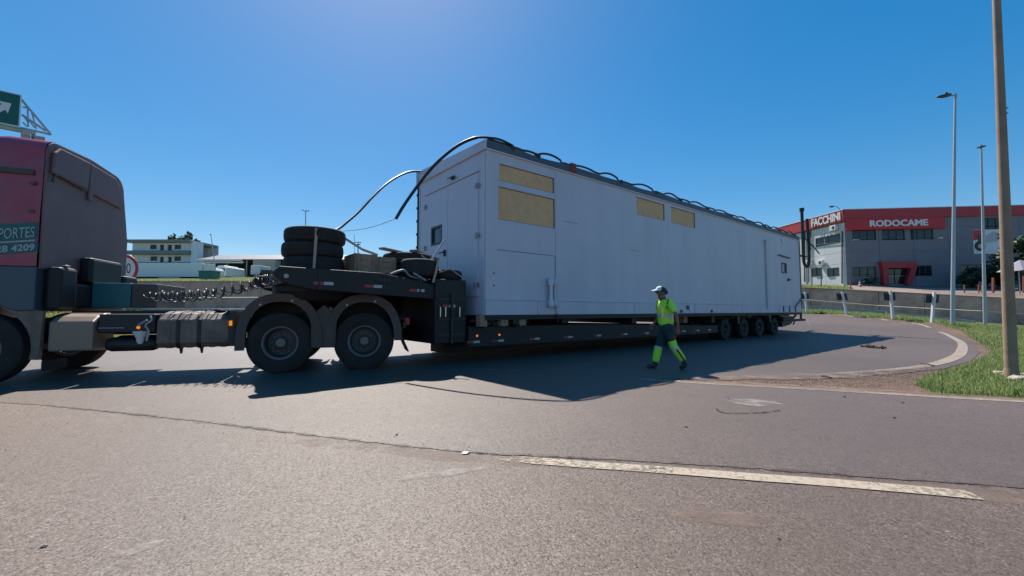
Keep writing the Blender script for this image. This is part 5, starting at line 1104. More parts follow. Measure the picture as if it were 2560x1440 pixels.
# trousers with reflective lower legs
tn = [((-0.03, 0, 0.85), 0.112, 0.145), ((-0.03, 0, 0.78), 0.105, 0.135)]; te = [(0, 1)]
for s in 'LR':
    b = len(tn); tn += [(lerp(P_('hp' + s), P_('kn' + s), 0.15), 0.098), (lerp(P_('hp' + s), P_('kn' + s), 0.6), 0.088), (P_('kn' + s), 0.079), (lerp(P_('kn' + s), P_('an' + s), 0.45), 0.080), (lerp(P_('kn' + s), P_('an' + s), 0.93), 0.072)]
    te += [(1, b), (b, b + 1), (b + 1, b + 2), (b + 2, b + 3), (b + 3, b + 4)]
def clt(c):
    s = 'L' if c.y < 0 else 'R'
    if c.z > 0.68: return 0
    k, a = Vector(P_('kn' + s)), Vector(P_('an' + s)); h = Vector(P_('hp' + s))
    t = (c - k).dot(a - k) / (a - k).length_squared; u = (c - h).dot(k - h) / (k - h).length_squared
    if s == 'L':
        if u > 0.45 and u < 0.68 and c.x > 0.045: return 3
        if u > 0.68 and t < 0.02: return 1
        if 0.02 <= t < 0.16: return 2
        if t >= 0.16 and t < 0.95:
            d = (a - k).normalized(); side = (c - k) - d * (c - k).dot(d)
            f = d.cross(Vector((0, 1, 0))); v = side.dot(f)
            return 3 if abs(v) < 0.024 and c.y < -0.1 else 1
        return 0
    if 0.0 < t < 0.10: return 2
    if 0.10 <= t < 0.86: return 1
    return 0
trousers = cloth('trousers', tn, te, [M['trouser'], M['hivis'], M['band'], M['orange_fab']], clt, sub=3, extra=((-0.028, 0, 0.79), (0.128, 0.165, 0.15)))
# boots
for s, hd, lift in (('R', -1, 0.0), ('L', -1, 0.0)):
    a = Vector(P_('an' + s))
    if s == 'R': bn = [(tuple(a + Vector((0.01, 0, 0.045))), 0.058), (tuple(a + Vector((0.005, 0, -0.035))), 0.054), (tuple(a + Vector((-0.09, 0, -0.044))), 0.042, 0.050), (tuple(a + Vector((-0.165, 0, -0.048))), 0.034, 0.045)]
    else:
        d = (a - Vector(P_('kn' + s))).normalized()
        bn = [(tuple(a - d * 0.05), 0.058), (tuple(a + d * 0.045), 0.054), (tuple(a + d * 0.05 + Vector((-0.06, 0, -0.045))), 0.046, 0.05), (tuple(a + d * 0.03 + Vector((-0.115, 0, -0.085))), 0.034, 0.045)]
    v_, f_ = skin_geo(bn, [(0, 1), (1, 2), (2, 3)], 0, 2)
    zmin = min(p.z for p in v_)
    v_ = [Vector((p.x, p.y, max(p.z, 0.018))) for p in v_]
    mb = MB(FPn); mb.add(v_, f_); mb.build('boot', M['boot'], person, smooth=True)
# cap, hair, sunglasses
h = Vector((-0.118, 0, 1.545)); mb = MB(FPn); n = 24; ring = []
for i in range(7):
    ph = math.pi / 2 * i / 6
    for j in range(n):
        t = 2 * math.pi * j / n; mb.v.append(FPn.w(h + Vector((0.108 * math.cos(t) * math.cos(ph), 0.092 * math.sin(t) * math.cos(ph), 0.088 * math.sin(ph) - 0.012 * math.cos(t) * math.cos(ph)))))
for i in range(6):
    for j in range(n):
        mb.f.append([i * n + j, i * n + (j + 1) % n, (i + 1) * n + (j + 1) % n, (i + 1) * n + j]); t = 2 * math.pi * (j + 0.5) / n; mb.mi.append(0 if math.cos(t) < -0.25 else 1)
cap = mb.build('cap', [M['cap_white'], M['cap_dark']], person, smooth=True)
mb = MB(FPn); vs = []; fs = []
for i in range(9):
    t = math.pi * (0.62 + 0.76 * i / 8); r0, r1 = 0.105, 0.105 + 0.105 * math.sin(math.pi * (i + 0.7) / 9.4)
    for r, dz in ((r0, 0.018), (r1, -0.012)):
        for dd in (0, 0.007): vs.append(h + Vector((r * math.cos(t), 0.089 * math.sin(t) * (1 + 0.05 * (r - r0)), dz + dd)))
for i in range(8):
    q = i * 4; r = q + 4; fs += [(q, r, r + 2, q + 2), (q + 1, q + 3, r + 3, r + 1), (q + 2, r + 2, r + 3, q + 3)]
mb.add(vs, fs); mb.build('brim', M['cap_white'], cap, smooth=True)
v_, f_ = skin_geo([((-0.06, 0, 1.55), 0.07, 0.082), ((-0.055, 0, 1.49), 0.055, 0.076), ((-0.05, 0, 1.45), 0.035, 0.055)], [(0, 1), (1, 2)], 0, 2)
mb = MB(FPn); mb.add(v_, f_); mb.build('hair', M['hair'], person, smooth=True)
mb = MB(FPn); 
for y in (-0.034, 0.034): mb.box(-0.222, -0.212, y - 0.026, y + 0.026, 1.502, 1.532)
mb.box(-0.216, -0.11, -0.081, -0.078, 1.520, 1.528); mb.box(-0.216, -0.11, 0.078, 0.081, 1.520, 1.528); mb.build('sunglasses', M['lens'], person, bev=0.004)
for y in (-0.077, 0.077): MB(FPn).lathe([(0, -0.007), (0.018, -0.005), (0.026, 0.002), (0.016, 0.008), (0, 0.006)], (-0.10, y, 1.495), 'y', 12).build('ear', M['skin'], person, smooth=True)
MB(FPn).bar((-0.214, -0.024, 1.455), (-0.214, 0.024, 1.455), 0.008, 0.006).build('lips', M['orange_fab'], person)

# ================================================================== retaining wall and what stands before it
rw_ = thing('retaining_wall', 'long weathered concrete retaining wall holding the raised ground behind the bend', 'wall', (10, 31, 1.4))
def wpt(x): return Vector((x, float(wall_y(x)), 0))
xs = list(np.arange(-69, 61, 2.6))
for i in range(len(xs) - 1):
    a, b = float(xs[i]), float(xs[i + 1]); pa, pb = wpt(a), wpt(b); d = (pb - pa).normalized(); nn = Vector((d.y, -d.x, 0))
    for c in range(2):
        f0, f1 = (0.0, 0.48) if c == 0 else (0.495, 0.97)
        off = nn * (0.0 if c == 0 else -0.03) + nn * random.uniform(-0.012, 0.012)
        P = []
        for p, x in ((pa + d * 0.012, a), (pb - d * 0.012, b)):
            zb, zt = float(wall_b(x)) - 0.25, float(wall_t(x)); P += [p + off + Vector((0, 0, zb + (zt - zb) * f0)), p + off + Vector((0, 0, zb + (zt - zb) * f1))]
        B_ = [q - nn * 0.28 for q in P]
        mb = MB(); mb.add([P[0], P[2], P[3], P[1], B_[0], B_[2], B_[3], B_[1]], [(0, 1, 2, 3), (7, 6, 5, 4), (0, 4, 5, 1), (1, 5, 6, 2), (2, 6, 7, 3), (3, 7, 4, 0)])
        mb.build('concrete_panel', M['concrete'], rw_, bev=0.02)
cap_ = MB()
for i in range(len(xs) - 1):
    a, b = float(xs[i]), float(xs[i + 1]); pa, pb = wpt(a), wpt(b); d = (pb - pa).normalized(); nn = Vector((d.y, -d.x, 0))
    za, zb = float(wall_t(a)), float(wall_t(b)); m_ = MB()
    m_.add([pa + nn * 0.03 + Vector((0, 0, za - 0.06)), pb - d * 0.01 + nn * 0.03 + Vector((0, 0, zb - 0.06)), pb - d * 0.01 - nn * 0.3 + Vector((0, 0, zb - 0.06)), pa - nn * 0.3 + Vector((0, 0, za - 0.06)),
            pa + nn * 0.03 + Vector((0, 0, za)), pb - d * 0.01 + nn * 0.03 + Vector((0, 0, zb)), pb - d * 0.01 - nn * 0.3 + Vector((0, 0, zb)), pa - nn * 0.3 + Vector((0, 0, za))],
           [(0, 3, 2, 1), (4, 5, 6, 7), (0, 1, 5, 4), (1, 2, 6, 5), (2, 3, 7, 6), (3, 0, 4, 7)])
    m_.build('cap_stone', M['concrete_light'], rw_, bev=0.01)
# low kerb wall in front with its stepped end
kb = thing('kerb_wall', 'low pale-topped concrete kerb wall at the foot of the retaining wall', 'wall', (22, 31, 1.2))
kp = [at(1900, 757, 36.5), at(2005, 763.5, 36.0), at(2100, 769, 35.3), at(2212, 776, 34.4)]
for a, b in zip(kp[:-1], kp[1:]):
    m_ = MB(); g = 0.012
    a2 = a.lerp(b, 0.004); b2 = b.lerp(a, 0.004)
    m_.add([a2 + Vector((0, 0, -0.7)), b2 + Vector((0, 0, -0.7)), b2, a2] + [p + Vector((0.03, 0.4, z)) for p, z in ((a2, -0.7), (b2, -0.7), (b2, 0), (a2, 0))], [(0, 1, 2, 3), (7, 6, 5, 4), (0, 4, 5, 1), (1, 5, 6, 2), (2, 6, 7, 3), (3, 7, 4, 0)])
    m_.build('kerb_block', M['concrete_light'], kb, bev=0.01)
kp = [at(2216, 779, 34.2), at(2330, 790, 32.8), at(2400, 797, 31.8), at(2440, 802, 31.0)]
for a, b in zip(kp[:-1], kp[1:]):
    m_ = MB(); m_.add([a + Vector((0, 0, -0.7)), b + Vector((0, 0, -0.7)), b, a] + [p + Vector((0.03, 0.3, z)) for p, z in ((a, -0.7), (b, -0.7), (b, 0), (a, 0))], [(0, 1, 2, 3), (7, 6, 5, 4), (0, 4, 5, 1), (1, 5, 6, 2), (2, 6, 7, 3), (3, 7, 4, 0)])
    m_.build('kerb_block', M['concrete_light'], kb, bev=0.01)
# white posts carrying dark boards seen from behind
post_pix = [(2330, 805, 731, 24.0, 'nearest white post with dark board, beside the lamp post', 2336), (2232, 796, 727, 27.0, 'second white post with dark board from the street lamp', 2226),
            (2117, 786, 730, 30.5, 'leaning white post with dark board, third from the street lamp', 2105), (2017, 781, 730, 34.0, 'farthest white post with dark board, beside the end of the trailer', 2012)]
for (px, pb_, pt_, Y, lb, ptx) in post_pix:
    a = at(px, pb_, Y); b = at(ptx, pt_, Y); a.z = zf(a.x, a.y) - 0.05
    t = thing('marker_post', lb, 'post', (a.x, a.y, a.z + 0.05), 0, 'white posts along the outside of the bend')
    MB().bar(a, b, 0.135, 0.13, (0, 1, 0)).build('post', M['white_post'], t, bev=0.015)
    c = a.lerp(b, 0.80); d = (b - a).normalized(); m_ = MB()
    m_.add([c + Vector((x_, y_, 0)) + d * z_ for z_ in (-0.26, 0.24) for y_ in (0.085, 0.11) for x_ in (-0.38, 0.38)], [(0, 2, 3, 1), (4, 5, 7, 6), (0, 1, 5, 4), (2, 6, 7, 3), (0, 4, 6, 2), (1, 3, 7, 5)])
    m_.build('board', M['steel'], t, bev=0.01)
# poles
def pole(name, base, top, r0, r1, m, label, group=None, cat='pole'):
    t = thing(name, label, cat, base, 0, group)
    n = 10; MB().tube([Vector(base).lerp(Vector(top), i / n) - Vector((0, 0, 0.2 if i == 0 else 0)) for i in range(n + 1)], [r0 + (r1 - r0) * i / n for i in range(n + 1)], 18).build('shaft', m, t, smooth=True)
    return t
b = Vector((*gpt(2529, 946), 0)); tp = at(2487, -110, b.y)
t = pole('utility_pole', b, tp, 0.084, 0.049, M['pole_conc'], 'tall tapering brown concrete pole in the grass, nearest of the poles')
for (y, dx) in ((270, -1), (282, -1), (270, 1), (283, 1)):
    px = 2497 + (y - 0) * 0.034; c = at(px + (9 if dx > 0 else -8), y, b.y); MB().tube([c, c + Vector((0.03 * dx, 0, 0.003))], 0.010, 6).build('bolt', M['steel'], t)
c = at(2527, 722, b.y); MB().lathe([(0.07, -0.012), (0.078, -0.012), (0.078, 0.012), (0.07, 0.012)], c, 'z', 16).build('pole_band', M['galv'], t)
c = Vector((b.x, b.y, 0)); MB().lathe([(0.12, -0.03), (0.105, 0.05), (0.086, 0.16)], c, 'z', 16).build('pole_foot', M['pole_conc'], t, smooth=True)
for i, (px, py, s) in enumerate(((2496, 938, 0.11), (2546, 953, 0.13), (2558, 941, 0.09))):
    q = gpt(px, py); mb = MB(); rnd = random.Random(i + 40)
    mb.lathe([(0, -s * 0.3), (s * 0.8, -s * 0.25), (s, 0.0), (s * 0.7, s * 0.32), (0, s * 0.38)], (q[0], q[1], s * 0.28), 'z', 9)
    mb.v = [p + Vector((rnd.uniform(-1, 1), rnd.uniform(-1, 1), rnd.uniform(-1, 1))) * s * 0.15 for p in mb.v]
    tag(mb.build('rock', M['stone_pale'], base=(q[0], q[1], 0)), ['pale flat rock on the grass left of the concrete pole', 'pale rock at the right foot of the concrete pole', 'small pale rock behind the concrete pole foot'][i], 'rock', 'rocks by the concrete pole')
b = at(2381, 815, 24.5); tp = at(2388, 240, 24.5); b.z = zf(b.x, b.y)
t = pole('street_lamp', b, tp, 0.105, 0.055, M['pole_steel'], 'tall grey street lamp with single arm behind the bend', 'street lamps', 'street lamp')
a1 = at(2386, 239, 24.5); m_ = MB(); m_.tube([tp - Vector((0, 0, 0.12)), tp + Vector((0, 0, 0.13))], 0.075, 10); m_.tube([a1, at(2373, 238, 24.5)], 0.045, 8); m_.build('arm', M['pole_steel'], t, smooth=True)
m_ = MB(); A, B = at(2375, 237.5, 24.5), at(2341, 242, 24.5); d = (B - A); u = Vector((0, 1, 0))
m_.add([A + u * 0.10 * s + Vector((0, 0, z)) for z in (-0.07, 0.06) for s in (-1, 1)] + [A + d * 0.35 + u * 0.17 * s + Vector((0, 0, z)) for z in (-0.08, 0.075) for s in (-1, 1)] + [B + u * 0.10 * s + Vector((0, 0, z)) for z in (-0.012, 0.012) for s in (-1, 1)],
       [(0, 1, 3, 2), (0, 4, 5, 1), (2, 3, 7, 6), (0, 2, 6, 4), (1, 5, 7, 3), (4, 8, 9, 5), (6, 7, 11, 10), (4, 6, 10, 8), (5, 9, 11, 7), (8, 10, 11, 9)]); m_.build('lamp_head', M['fender'], t, bev=0.015)
c = at(2366, 233, 24.5); MB().lathe([(0, 0.06), (0.05, 0.05), (0.055, -0.04), (0, -0.04)], c, 'z', 10).build('photocell', M['fender'], t, smooth=True)
b = at(2463, 820, 27.0); tp = at(2453, 370, 27.0); b.z = zf(b.x, b.y)
t = pole('street_lamp', b, tp, 0.10, 0.05, M['pole_steel'], 'grey street lamp with short twin heads, between the single-arm lamp and concrete pole', 'street lamps', 'street lamp')
for (x0, x1, dy) in ((2452, 2445, 2), (2454, 2461, -1)):
    A, B = at(x0, 367, 27.0), at(x1, 367 + dy, 27.0); MB().bar(A, B, 0.2, 0.09).build('lamp_head', M['fender'], t, bev=0.02)
MB().tube([tp, tp + Vector((0, 0, 0.2))], 0.075, 10).build('arm', M['pole_steel'], t)
# far double lamp, leaning pole, antenna mast on the left
def far(px, py, Y): return at(px, py, Y)
b = far(764, 700, 70); tp = far(764, 528, 70); b.z = zp(b.x, 70)
t = pole('street_lamp', b, tp, 0.12, 0.07, M['pole_steel'], 'far double-armed street lamp standing above the tyre stack', 'street lamps', 'street lamp')
for sx in (-1, 1): MB().bar(tp, far(764 + 9 * sx, 525 + (2 if sx > 0 else 0), 70), 0.16, 0.10).build('lamp_head', M['fender'], t)
b = far(541, 690, 88); tp = far(527, 586, 88)
t = pole('mast', b, tp, 0.10, 0.06, M['pole_steel'], 'thin leaning mast before the long grey shed roof', None, 'mast'); MB().lathe([(0, -0.2), (0.25, 0), (0, 0.2)], tp, 'z', 8).build('mast_head', M['fender'], t)
b = far(895, 690, 90); tp = far(895, 606, 90)
t = pole('utility_pole', b, tp, 0.14, 0.10, M['pole_conc'], 'distant utility pole with crossarm between the tyre stack and grey building')
MB().bar(far(887, 606, 90), far(903, 606, 90), 0.14, 0.14).build('crossarm', M['fender'], t)
MB().bar(far(891, 612.5, 90), far(901, 611, 90), 0.12, 0.2).build('transformer', M['fender'], t)
b2 = far(886, 690, 90); t = pole('mast', b2, far(886, 586, 90), 0.07, 0.05, M['pole_steel'], 'thin antenna mast left of the distant crossarm pole', None, 'mast')

# ================================================================== showroom building
WC = at(2118, 715, 48.0)
zg = WC.z; d1 = Vector((math.sin(R(-4.5)), math.cos(R(-4.5)), 0)); e_ = at(2560, 715, 46.0); d2 = (Vector((e_.x, e_.y, 0)) - Vector((WC.x, WC.y, 0))).normalized()
HT = at(2118, 525, 48.0).z - zg
show = thing('showroom', 'two-storey red and grey dealer showroom on the raised ground beyond the wall', 'building', (WC.x + 6, WC.y + 6, zg))
n1 = Vector((-d1.y, d1.x, 0)); n2 = Vector((d2.y, -d2.x, 0))
class PF:                                   # frame on a facade: u along, v up, w out of the wall
    def __init__(s, o, u, n): s.o, s.u, s.n = Vector(o), u, n
    def w(s, p): p = Vector(p); return s.o + s.u * p.x - s.n * p.y + Vector((0, 0, p.z))
F1 = PF(WC, d1, n1); F2 = PF(WC, d2, n2)    # MB y axis = inwards
def uv(F, px, py):
    r = ray(px, py); o = Vector((0, 0, CAM_H)); t = (F.o - o).dot(F.n) / r.dot(F.n); q = o + r * t - F.o; return q.dot(F.u), q.z
L1, L2 = 17.0, 36.0
def facade(F, L, holes, pw, name='wall_panel', H0=-0.6, H1=None, rows=6, parent=None, pm=None):
    H1 = H1 or HT - 0.1; v = [H0] + [0.9 * HT / rows * k for k in range(1, rows)] + [H1]; us = list(np.arange(0, L, pw)) + [L]
    for i in range(len(us) - 1):
        for j in range(len(v) - 1):
            a, b, c, d = us[i] + 0.015, us[i + 1] - 0.015, v[j] + 0.012, v[j + 1] - 0.012
            hs = [(max(h[0], a), min(h[1], b), max(h[2], c), min(h[3], d)) for h in holes if h[0] < b and h[1] > a and h[2] < d and h[3] > c]
            mb = MB(F); wall_sheet(mb, lambda u, v_, dd: (u, dd, v_), [a, b], [c, d], hs, 0.14)
            if not mb.f: continue
            for (p, q) in (((a, c), (b, c)), ((b, c), (b, d)), ((b, d), (a, d)), ((a, d), (a, c))): mb.add([(p[0], 0, p[1]), (q[0], 0, q[1]), (q[0], 0.05, q[1]), (p[0], 0.05, p[1])], [(0, 1, 2, 3)])
            mb.build(name, pm, show, fixn=False)
    m_ = MB(F)
    wall_sheet(m_, lambda u, v_, dd: (u, 0.05 + dd, v_), [0.0, L], [H0, H1], holes, 0.3); m_.build('wall_core', M['concrete'], show, fixn=False)
def rect(F, x0, y0, x1, y1):
    a = uv(F, x0, y0); b = uv(F, x1, y1); return (min(a[0], b[0]), max(a[0], b[0]), min(a[1], b[1]), max(a[1], b[1]))
def window(F, h, mull=2, depth=0.12, name='window'):
    a, b, c, d = h; f = MB(F); t = 0.07
    f.box(a, b, depth - 0.05, depth + 0.03, c, c + t); f.box(a, b, depth - 0.05, depth + 0.03, d - t, d)
    k = [a + (b - a) * i / mull for i in range(mull + 1)]
    for q in k: q0 = min(max(q - t / 2, a), b - t); f.box(q0, q0 + t, depth - 0.05, depth + 0.03, c + t, d - t)
    w = f.build(name, M['frame'], show)
    for i in range(mull): MB(F).box(k[i] + t / 2 + 0.001 + (t / 2 if i == 0 else 0), k[i + 1] - t / 2 - 0.001 - (t / 2 if i == mull - 1 else 0), depth, depth + 0.012, c + t, d - t).build('pane', M['glass'], w)
    return w
h1 = [rect(F1, 2100, 584, 2039, 607)[0:4], rect(F1, 2097, 668, 2069, 692), rect(F1, 2054, 668, 2029, 692)]
h1 = [tuple(x) for x in h1]
h1[0] = (h1[0][0], h1[0][1], uv(F1, 2100, 606.5)[1], uv(F1, 2100, 583)[1])
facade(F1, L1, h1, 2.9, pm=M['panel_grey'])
window(F1, h1[0], 2, 0.03); window(F1, h1[1], 2, 0.03); window(F1, h1[2], 2, 0.03)
h2 = [rect(F2, 2130, 574, 2191, 600), rect(F2, 2204, 574, 2263, 600), rect(F2, 2275, 574, 2334, 598), rect(F2, 2454, 545, 2511, 572), rect(F2, 2130, 667, 2192, 692), rect(F2, 2207, 668, 2270, 710), rect(F2, 2284, 664, 2331, 690), rect(F2, 2400, 662, 2512, 712)]
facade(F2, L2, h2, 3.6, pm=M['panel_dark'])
for i, h in enumerate(h2): window(F2, h, (3, 3, 3, 3, 3, 2, 3, 5)[i])
# red door surround leaning in at the foot
pr = MB(F2); A = uv(F2, 2194, 655); B = uv(F2, 2284, 655); c = uv(F2, 2196, 712); d = uv(F2, 2270, 712); t = 0.5
pr.prism([(A[0], A[1]), (B[0], B[1]), (B[0] - 0.1, B[1] - 0.75), (A[0] + 0.15, A[1] - 0.75)], -0.55, -0.002)
pr.prism([(A[0] + 0.15, A[1] - 0.752), (A[0] + 0.75, A[1] - 0.752), (c[0] + 0.75, c[1]), (c[0] + 0.2, c[1])], -0.55, -0.002)
pr.prism([(B[0] - 0.7, B[1] - 0.752), (B[0] - 0.1, B[1] - 0.752), (d[0] + 0.0, d[1]), (d[0] - 0.55, d[1])], -0.55, -0.002); pr.build('door_surround', M['fascia_red'], show, bev=0.03)
MB(F2).bar((h2[5][0] + 0.1, 0.05, h2[5][2] + 0.9), (h2[5][1] - 0.1, 0.05, h2[5][2] + 0.95), 0.05, 0.06).build('door_bar', M['galv'], show)
# fascias
v1 = uv(F1, 2112, 552)[1]; v1 = HT - 1.36
MB(F1).box(-0.25, L1, -0.22, 0.2, v1, HT).build('fascia', M['fascia_red'], show, bev=0.02)
m_ = MB(F1); m_.box(-0.2, L1, -0.12, -0.002, v1 - 0.10, v1 - 0.005); m_.build('fascia_soffit', M['frame'], show)
v2 = uv(F2, 2200, 546)[1]; v3 = uv(F2, 2240, 574)[1]; u1 = uv(F2, 2358, 560)[0]
MB(F2).box(-0.25, L2, -0.20, 0.2, v2, HT).build('fascia', M['fascia_red'], show, bev=0.02)
MB(F2).box(0.02, u1, -0.30, -0.002, v3, v2 - 0.006).build('sign_panel', M['sign_red'], show, bev=0.02)
MB(F2).box(-0.28, L2, -0.24, 0.2, HT + 0.001, HT + 0.07).build('coping', M['white_wall'], show)
MB(F1).box(-0.28, L1, -0.26, 0.2, HT + 0.002, HT + 0.07).build('coping', M['white_wall'], show)
m_ = MB(); q = [F2.w((0, 0.3, HT - 0.3)), F2.w((L2, 0.3, HT - 0.3)), F2.w((L2, 20, HT - 0.3)), F1.w((L1, 0.3, HT - 0.3))]; m_.add(q, [(0, 1, 2, 3)]); m_.build('roof', M['roof_grey'], show)
# letters
a = uv(F1, 2107.5, 560); b = uv(F1, 2034.5, 566); tt = uv(F1, 2107.5, 535)
o_ = F1.w((b[0], -0.23, v1 + 0.22)); text_letters('FACCHINI', o_, -d1, Vector((0, 0, 1)), n1, b[0] - a[0], 0.98, 0.10, M['letter_white'], show, 0.018, 'letter')
a = uv(F2, 2169, 568); b = uv(F2, 2313, 565); vb = uv(F2, 2240, 567)[1]; vt = uv(F2, 2240, 551)[1]
o_ = F2.w((a[0], -0.31, vb)); text_letters('RODOCAME', o_, d2, Vector((0, 0, 1)), n2, b[0] - a[0], vt - vb, 0.10, M['letter_white'], show, 0.03, 'letter')
# air conditioners, pipes, conduit, lamps
def aircon(px, py, w=0.85, h=0.62):
    u, v = uv(F1, px, py); m_ = MB(F1); m_.box(u - w / 2, u + w / 2, -0.42, -0.08, v - h / 2, v + h / 2); ac = m_.build('air_conditioner', M['white_paint'], show, bev=0.03)
    MB(F1).lathe([(0.0, -0.435), (0.10, -0.435), (0.20, -0.43), (0.22, -0.421)], (u - 0.1, 0, v), 'y', 18).build('fan_grille', M['frame'], ac)
    m_ = MB(F1); m_.box(u - w / 2 + 0.1, u - w / 2 + 0.14, -0.42, -0.002, v - h / 2 - 0.05, v - h / 2 - 0.005); m_.box(u + w / 2 - 0.14, u + w / 2 - 0.1, -0.42, -0.002, v - h / 2 - 0.05, v - h / 2 - 0.005); m_.build('bracket', M['galv'], ac)
aircon(2089, 570); aircon(2056, 657); aircon(2026, 657)
def wallpipe(F, pts, r=0.05): MB(F).tube([(uv(F, *p)[0], -0.09, uv(F, *p)[1]) for p in pts], r, 8).build('wall_pipe', M['fender'], show, smooth=True)
wallpipe(F1, [(2107, 578), (2107, 709)], 0.07); wallpipe(F1, [(2027, 572), (2027, 650)], 0.07); wallpipe(F1, [(2013, 575), (2013, 705)], 0.07); wallpipe(F1, [(2024, 655), (2024, 706)], 0.05); wallpipe(F1, [(2108, 605), (2020, 615)], 0.035)
u, v = uv(F2, 2122, 603); m_ = MB(F2); m_.bar((u, -0.02, v), (u + 0.2, -0.9, v + 0.05), 0.05); m_.box(u + 0.0, u + 0.5, -1.0, -0.75, v - 0.03, v + 0.06); m_.build('wall_lamp', M['galv'], show)
u, v = uv(F2, 2341, 597); m_ = MB(F2); m_.box(u, u + 0.25, -0.5, -0.002, v - 0.05, v + 0.1); m_.build('camera_housing', M['white_paint'], show)
c = F1.w((0.3, -0.2, HT + 0.07)); m_ = MB(); m_.tube(spline([c, c + Vector((-0.3, 0, 0.35)), c + Vector((-0.9, -0.1, 0.42)), c + Vector((-1.1, -0.1, 0.36))]), 0.03, 6); m_.build('roof_lamp_arm', M['steel'], show)
m_ = MB(); m_.box(c.x - 1.25, c.x - 0.9, c.y - 0.2, c.y, c.z + 0.28, c.z + 0.45); m_.build('roof_lamp', M['fender'], show)
# banner with a farm tractor picture (flat print, built as layered flat shapes)
A = uv(F2, 2434, 635); B = uv(F2, 2524, 573); bw = B[0] - A[0]; bh = B[1] - A[1]
MB(F2).box(A[0], B[0], -0.06, -0.002, A[1], B[1]).build('banner', M['white_paint'], show)
def bp(poly, y, mt, nm='banner_print'): MB(F2).prism([(A[0] + bw * x, A[1] + bh * z) for x, z in poly], y - 0.004, y).build(nm, mt, show)
def circ(cx, cz, r, n=20): return [(cx + r * math.cos(2 * math.pi * k / n), cz + r * bw / bh * math.sin(2 * math.pi * k / n)) for k in range(n)]
bp([(0.0, 0.55), (0.20, 0.62), (0.30, 0.985), (0.0, 0.985)], -0.062, M['sign_red'])
bp(circ(0.17, 0.32, 0.15), -0.070, M['sign_black']); bp(circ(0.17, 0.32, 0.06), -0.076, M['galv'])
bp([(0.6, 0.62), (0.78, 0.75), (0.92, 0.66), (0.99, 0.48), (0.93, 0.34), (0.84, 0.5), (0.72, 0.58)], -0.068, M['sign_black'])
bp([(0.28, 0.44), (0.62, 0.5), (0.80, 0.80), (0.55, 0.92), (0.35, 0.75)], -0.064, M['galv']); bp([(0.62, 0.80), (0.84, 0.90), (0.88, 0.82), (0.68, 0.72)], -0.073, M['sign_red']); bp([(0.12, 0.5), (0.3, 0.5), (0.32, 0.80), (0.12, 0.78)], -0.074, M['fender'])
bp([(0.62, 0.24), (0.9, 0.22), (0.9, 0.17), (0.62, 0.19)], -0.064, M['galv']); bp([(0.62, 0.14), (0.88, 0.12), (0.88, 0.09), (0.62, 0.11)], -0.064, M['galv'])
# paved strip, shrub, cone, fence posts, parasol at the right
def leaves(name, m, c, rx, ry, rz, n, s, parent=None, label=None, cat=None, group=None, seed=0, clumps=9, base=None):
    rnd = random.Random(seed); vs = []; fs = []
    cl = []
    for _ in range(clumps):
        while True:
            p = Vector((rnd.uniform(-1, 1), rnd.uniform(-1, 1), rnd.uniform(-1, 1)))
            if p.length < 1: break
        cl.append((p, rnd.uniform(0.25, 0.5)))
    for i in range(n):
        p, r = rnd.choice(cl); q = Vector((rnd.gauss(0, 1), rnd.gauss(0, 1), rnd.gauss(0, 1))).normalized() * r * rnd.uniform(0.5, 1) + p * 0.8
        w = Vector((c[0] + q.x * rx, c[1] + q.y * ry, c[2] + q.z * rz)); a = Vector((rnd.gauss(0, 1), rnd.gauss(0, 1), rnd.gauss(0, 1))).normalized(); b = a.orthogonal().normalized(); ss = s * rnd.uniform(0.6, 1.3)
        k = len(vs); vs += [w - a * ss, w + b * ss * 0.45, w + a * ss, w - b * ss * 0.45]; fs.append((k, k + 1, k + 2, k + 3))
    mb = MB(); mb.add(vs, fs); return mb.build(name, m, parent, base=base, fixn=False)
sb = at(2172, 713, 46.5); sb.z = zp(sb.x, sb.y)
t = thing('shrub', 'round shrub with pale tips by the showroom corner', 'shrub', sb)
leaves('foliage', M['leaf_bush'], (sb.x, sb.y, sb.z + 0.65), 0.95, 0.8, 0.6, 900, 0.10, t, seed=3); MB().tube([sb - Vector((0, 0, 0.1)), sb + Vector((0.03, 0, 0.6))], 0.05, 6).build('stem', M['bark'], t)
cb = at(2150, 716, 45); cb.z = zp(cb.x, cb.y); t = thing('traffic_cone', 'small red and white traffic cone left of the shrub', 'traffic cone', cb)
MB().box(cb.x - 0.22, cb.x + 0.22, cb.y - 0.22, cb.y + 0.22, cb.z, cb.z + 0.05).build('foot', M['cone'], t)
m_ = MB(); prof = [(0.17, 0.05), (0.13, 0.22), (0.10, 0.34), (0.08, 0.48), (0.05, 0.70), (0.0, 0.7)]; m_.lathe(prof, cb, 'z', 14); m_.build('body', M['cone'], t, smooth=True)
for z0, z1, r0, r1 in ((0.22, 0.34, 0.132, 0.104), (0.46, 0.57, 0.086, 0.068)): MB().lathe([(r0, z0), (r1 + 0.002, z1)], cb, 'z', 14).build('stripe', M['white_paint'], t)
lab = ['thin rust-red fence post left of the twin-head lamp', 'rust-red fence post just left of the twin-head lamp', 'short reddish post right beside the twin-head lamp', 'tallest rust-red post between twin-head lamp and concrete pole', 'rust-red fence post at the right edge beyond the concrete pole', 'thin dark post under the facade left of the single-arm lamp']
for i, (px, p0, p1, w) in enumerate(((2411, 737, 712, 0.08), (2447, 741, 712, 0.08), (2457, 741, 712, 0.16), (2483, 742, 694, 0.14), (2559, 745, 690, 0.1), (2126, 718, 700, 0.07))):
    Y = 38 if px > 2200 else 40; a = at(px, p0, Y); a.z = zp(a.x, Y); b = at(px, p1, Y)
    tag(MB().bar(a - Vector((0, 0, 0.1)), b, w, w).build('fence_post', M['rust_post'], base=a), lab[i], 'post', 'reddish posts in the yard')
m_ = MB(); 
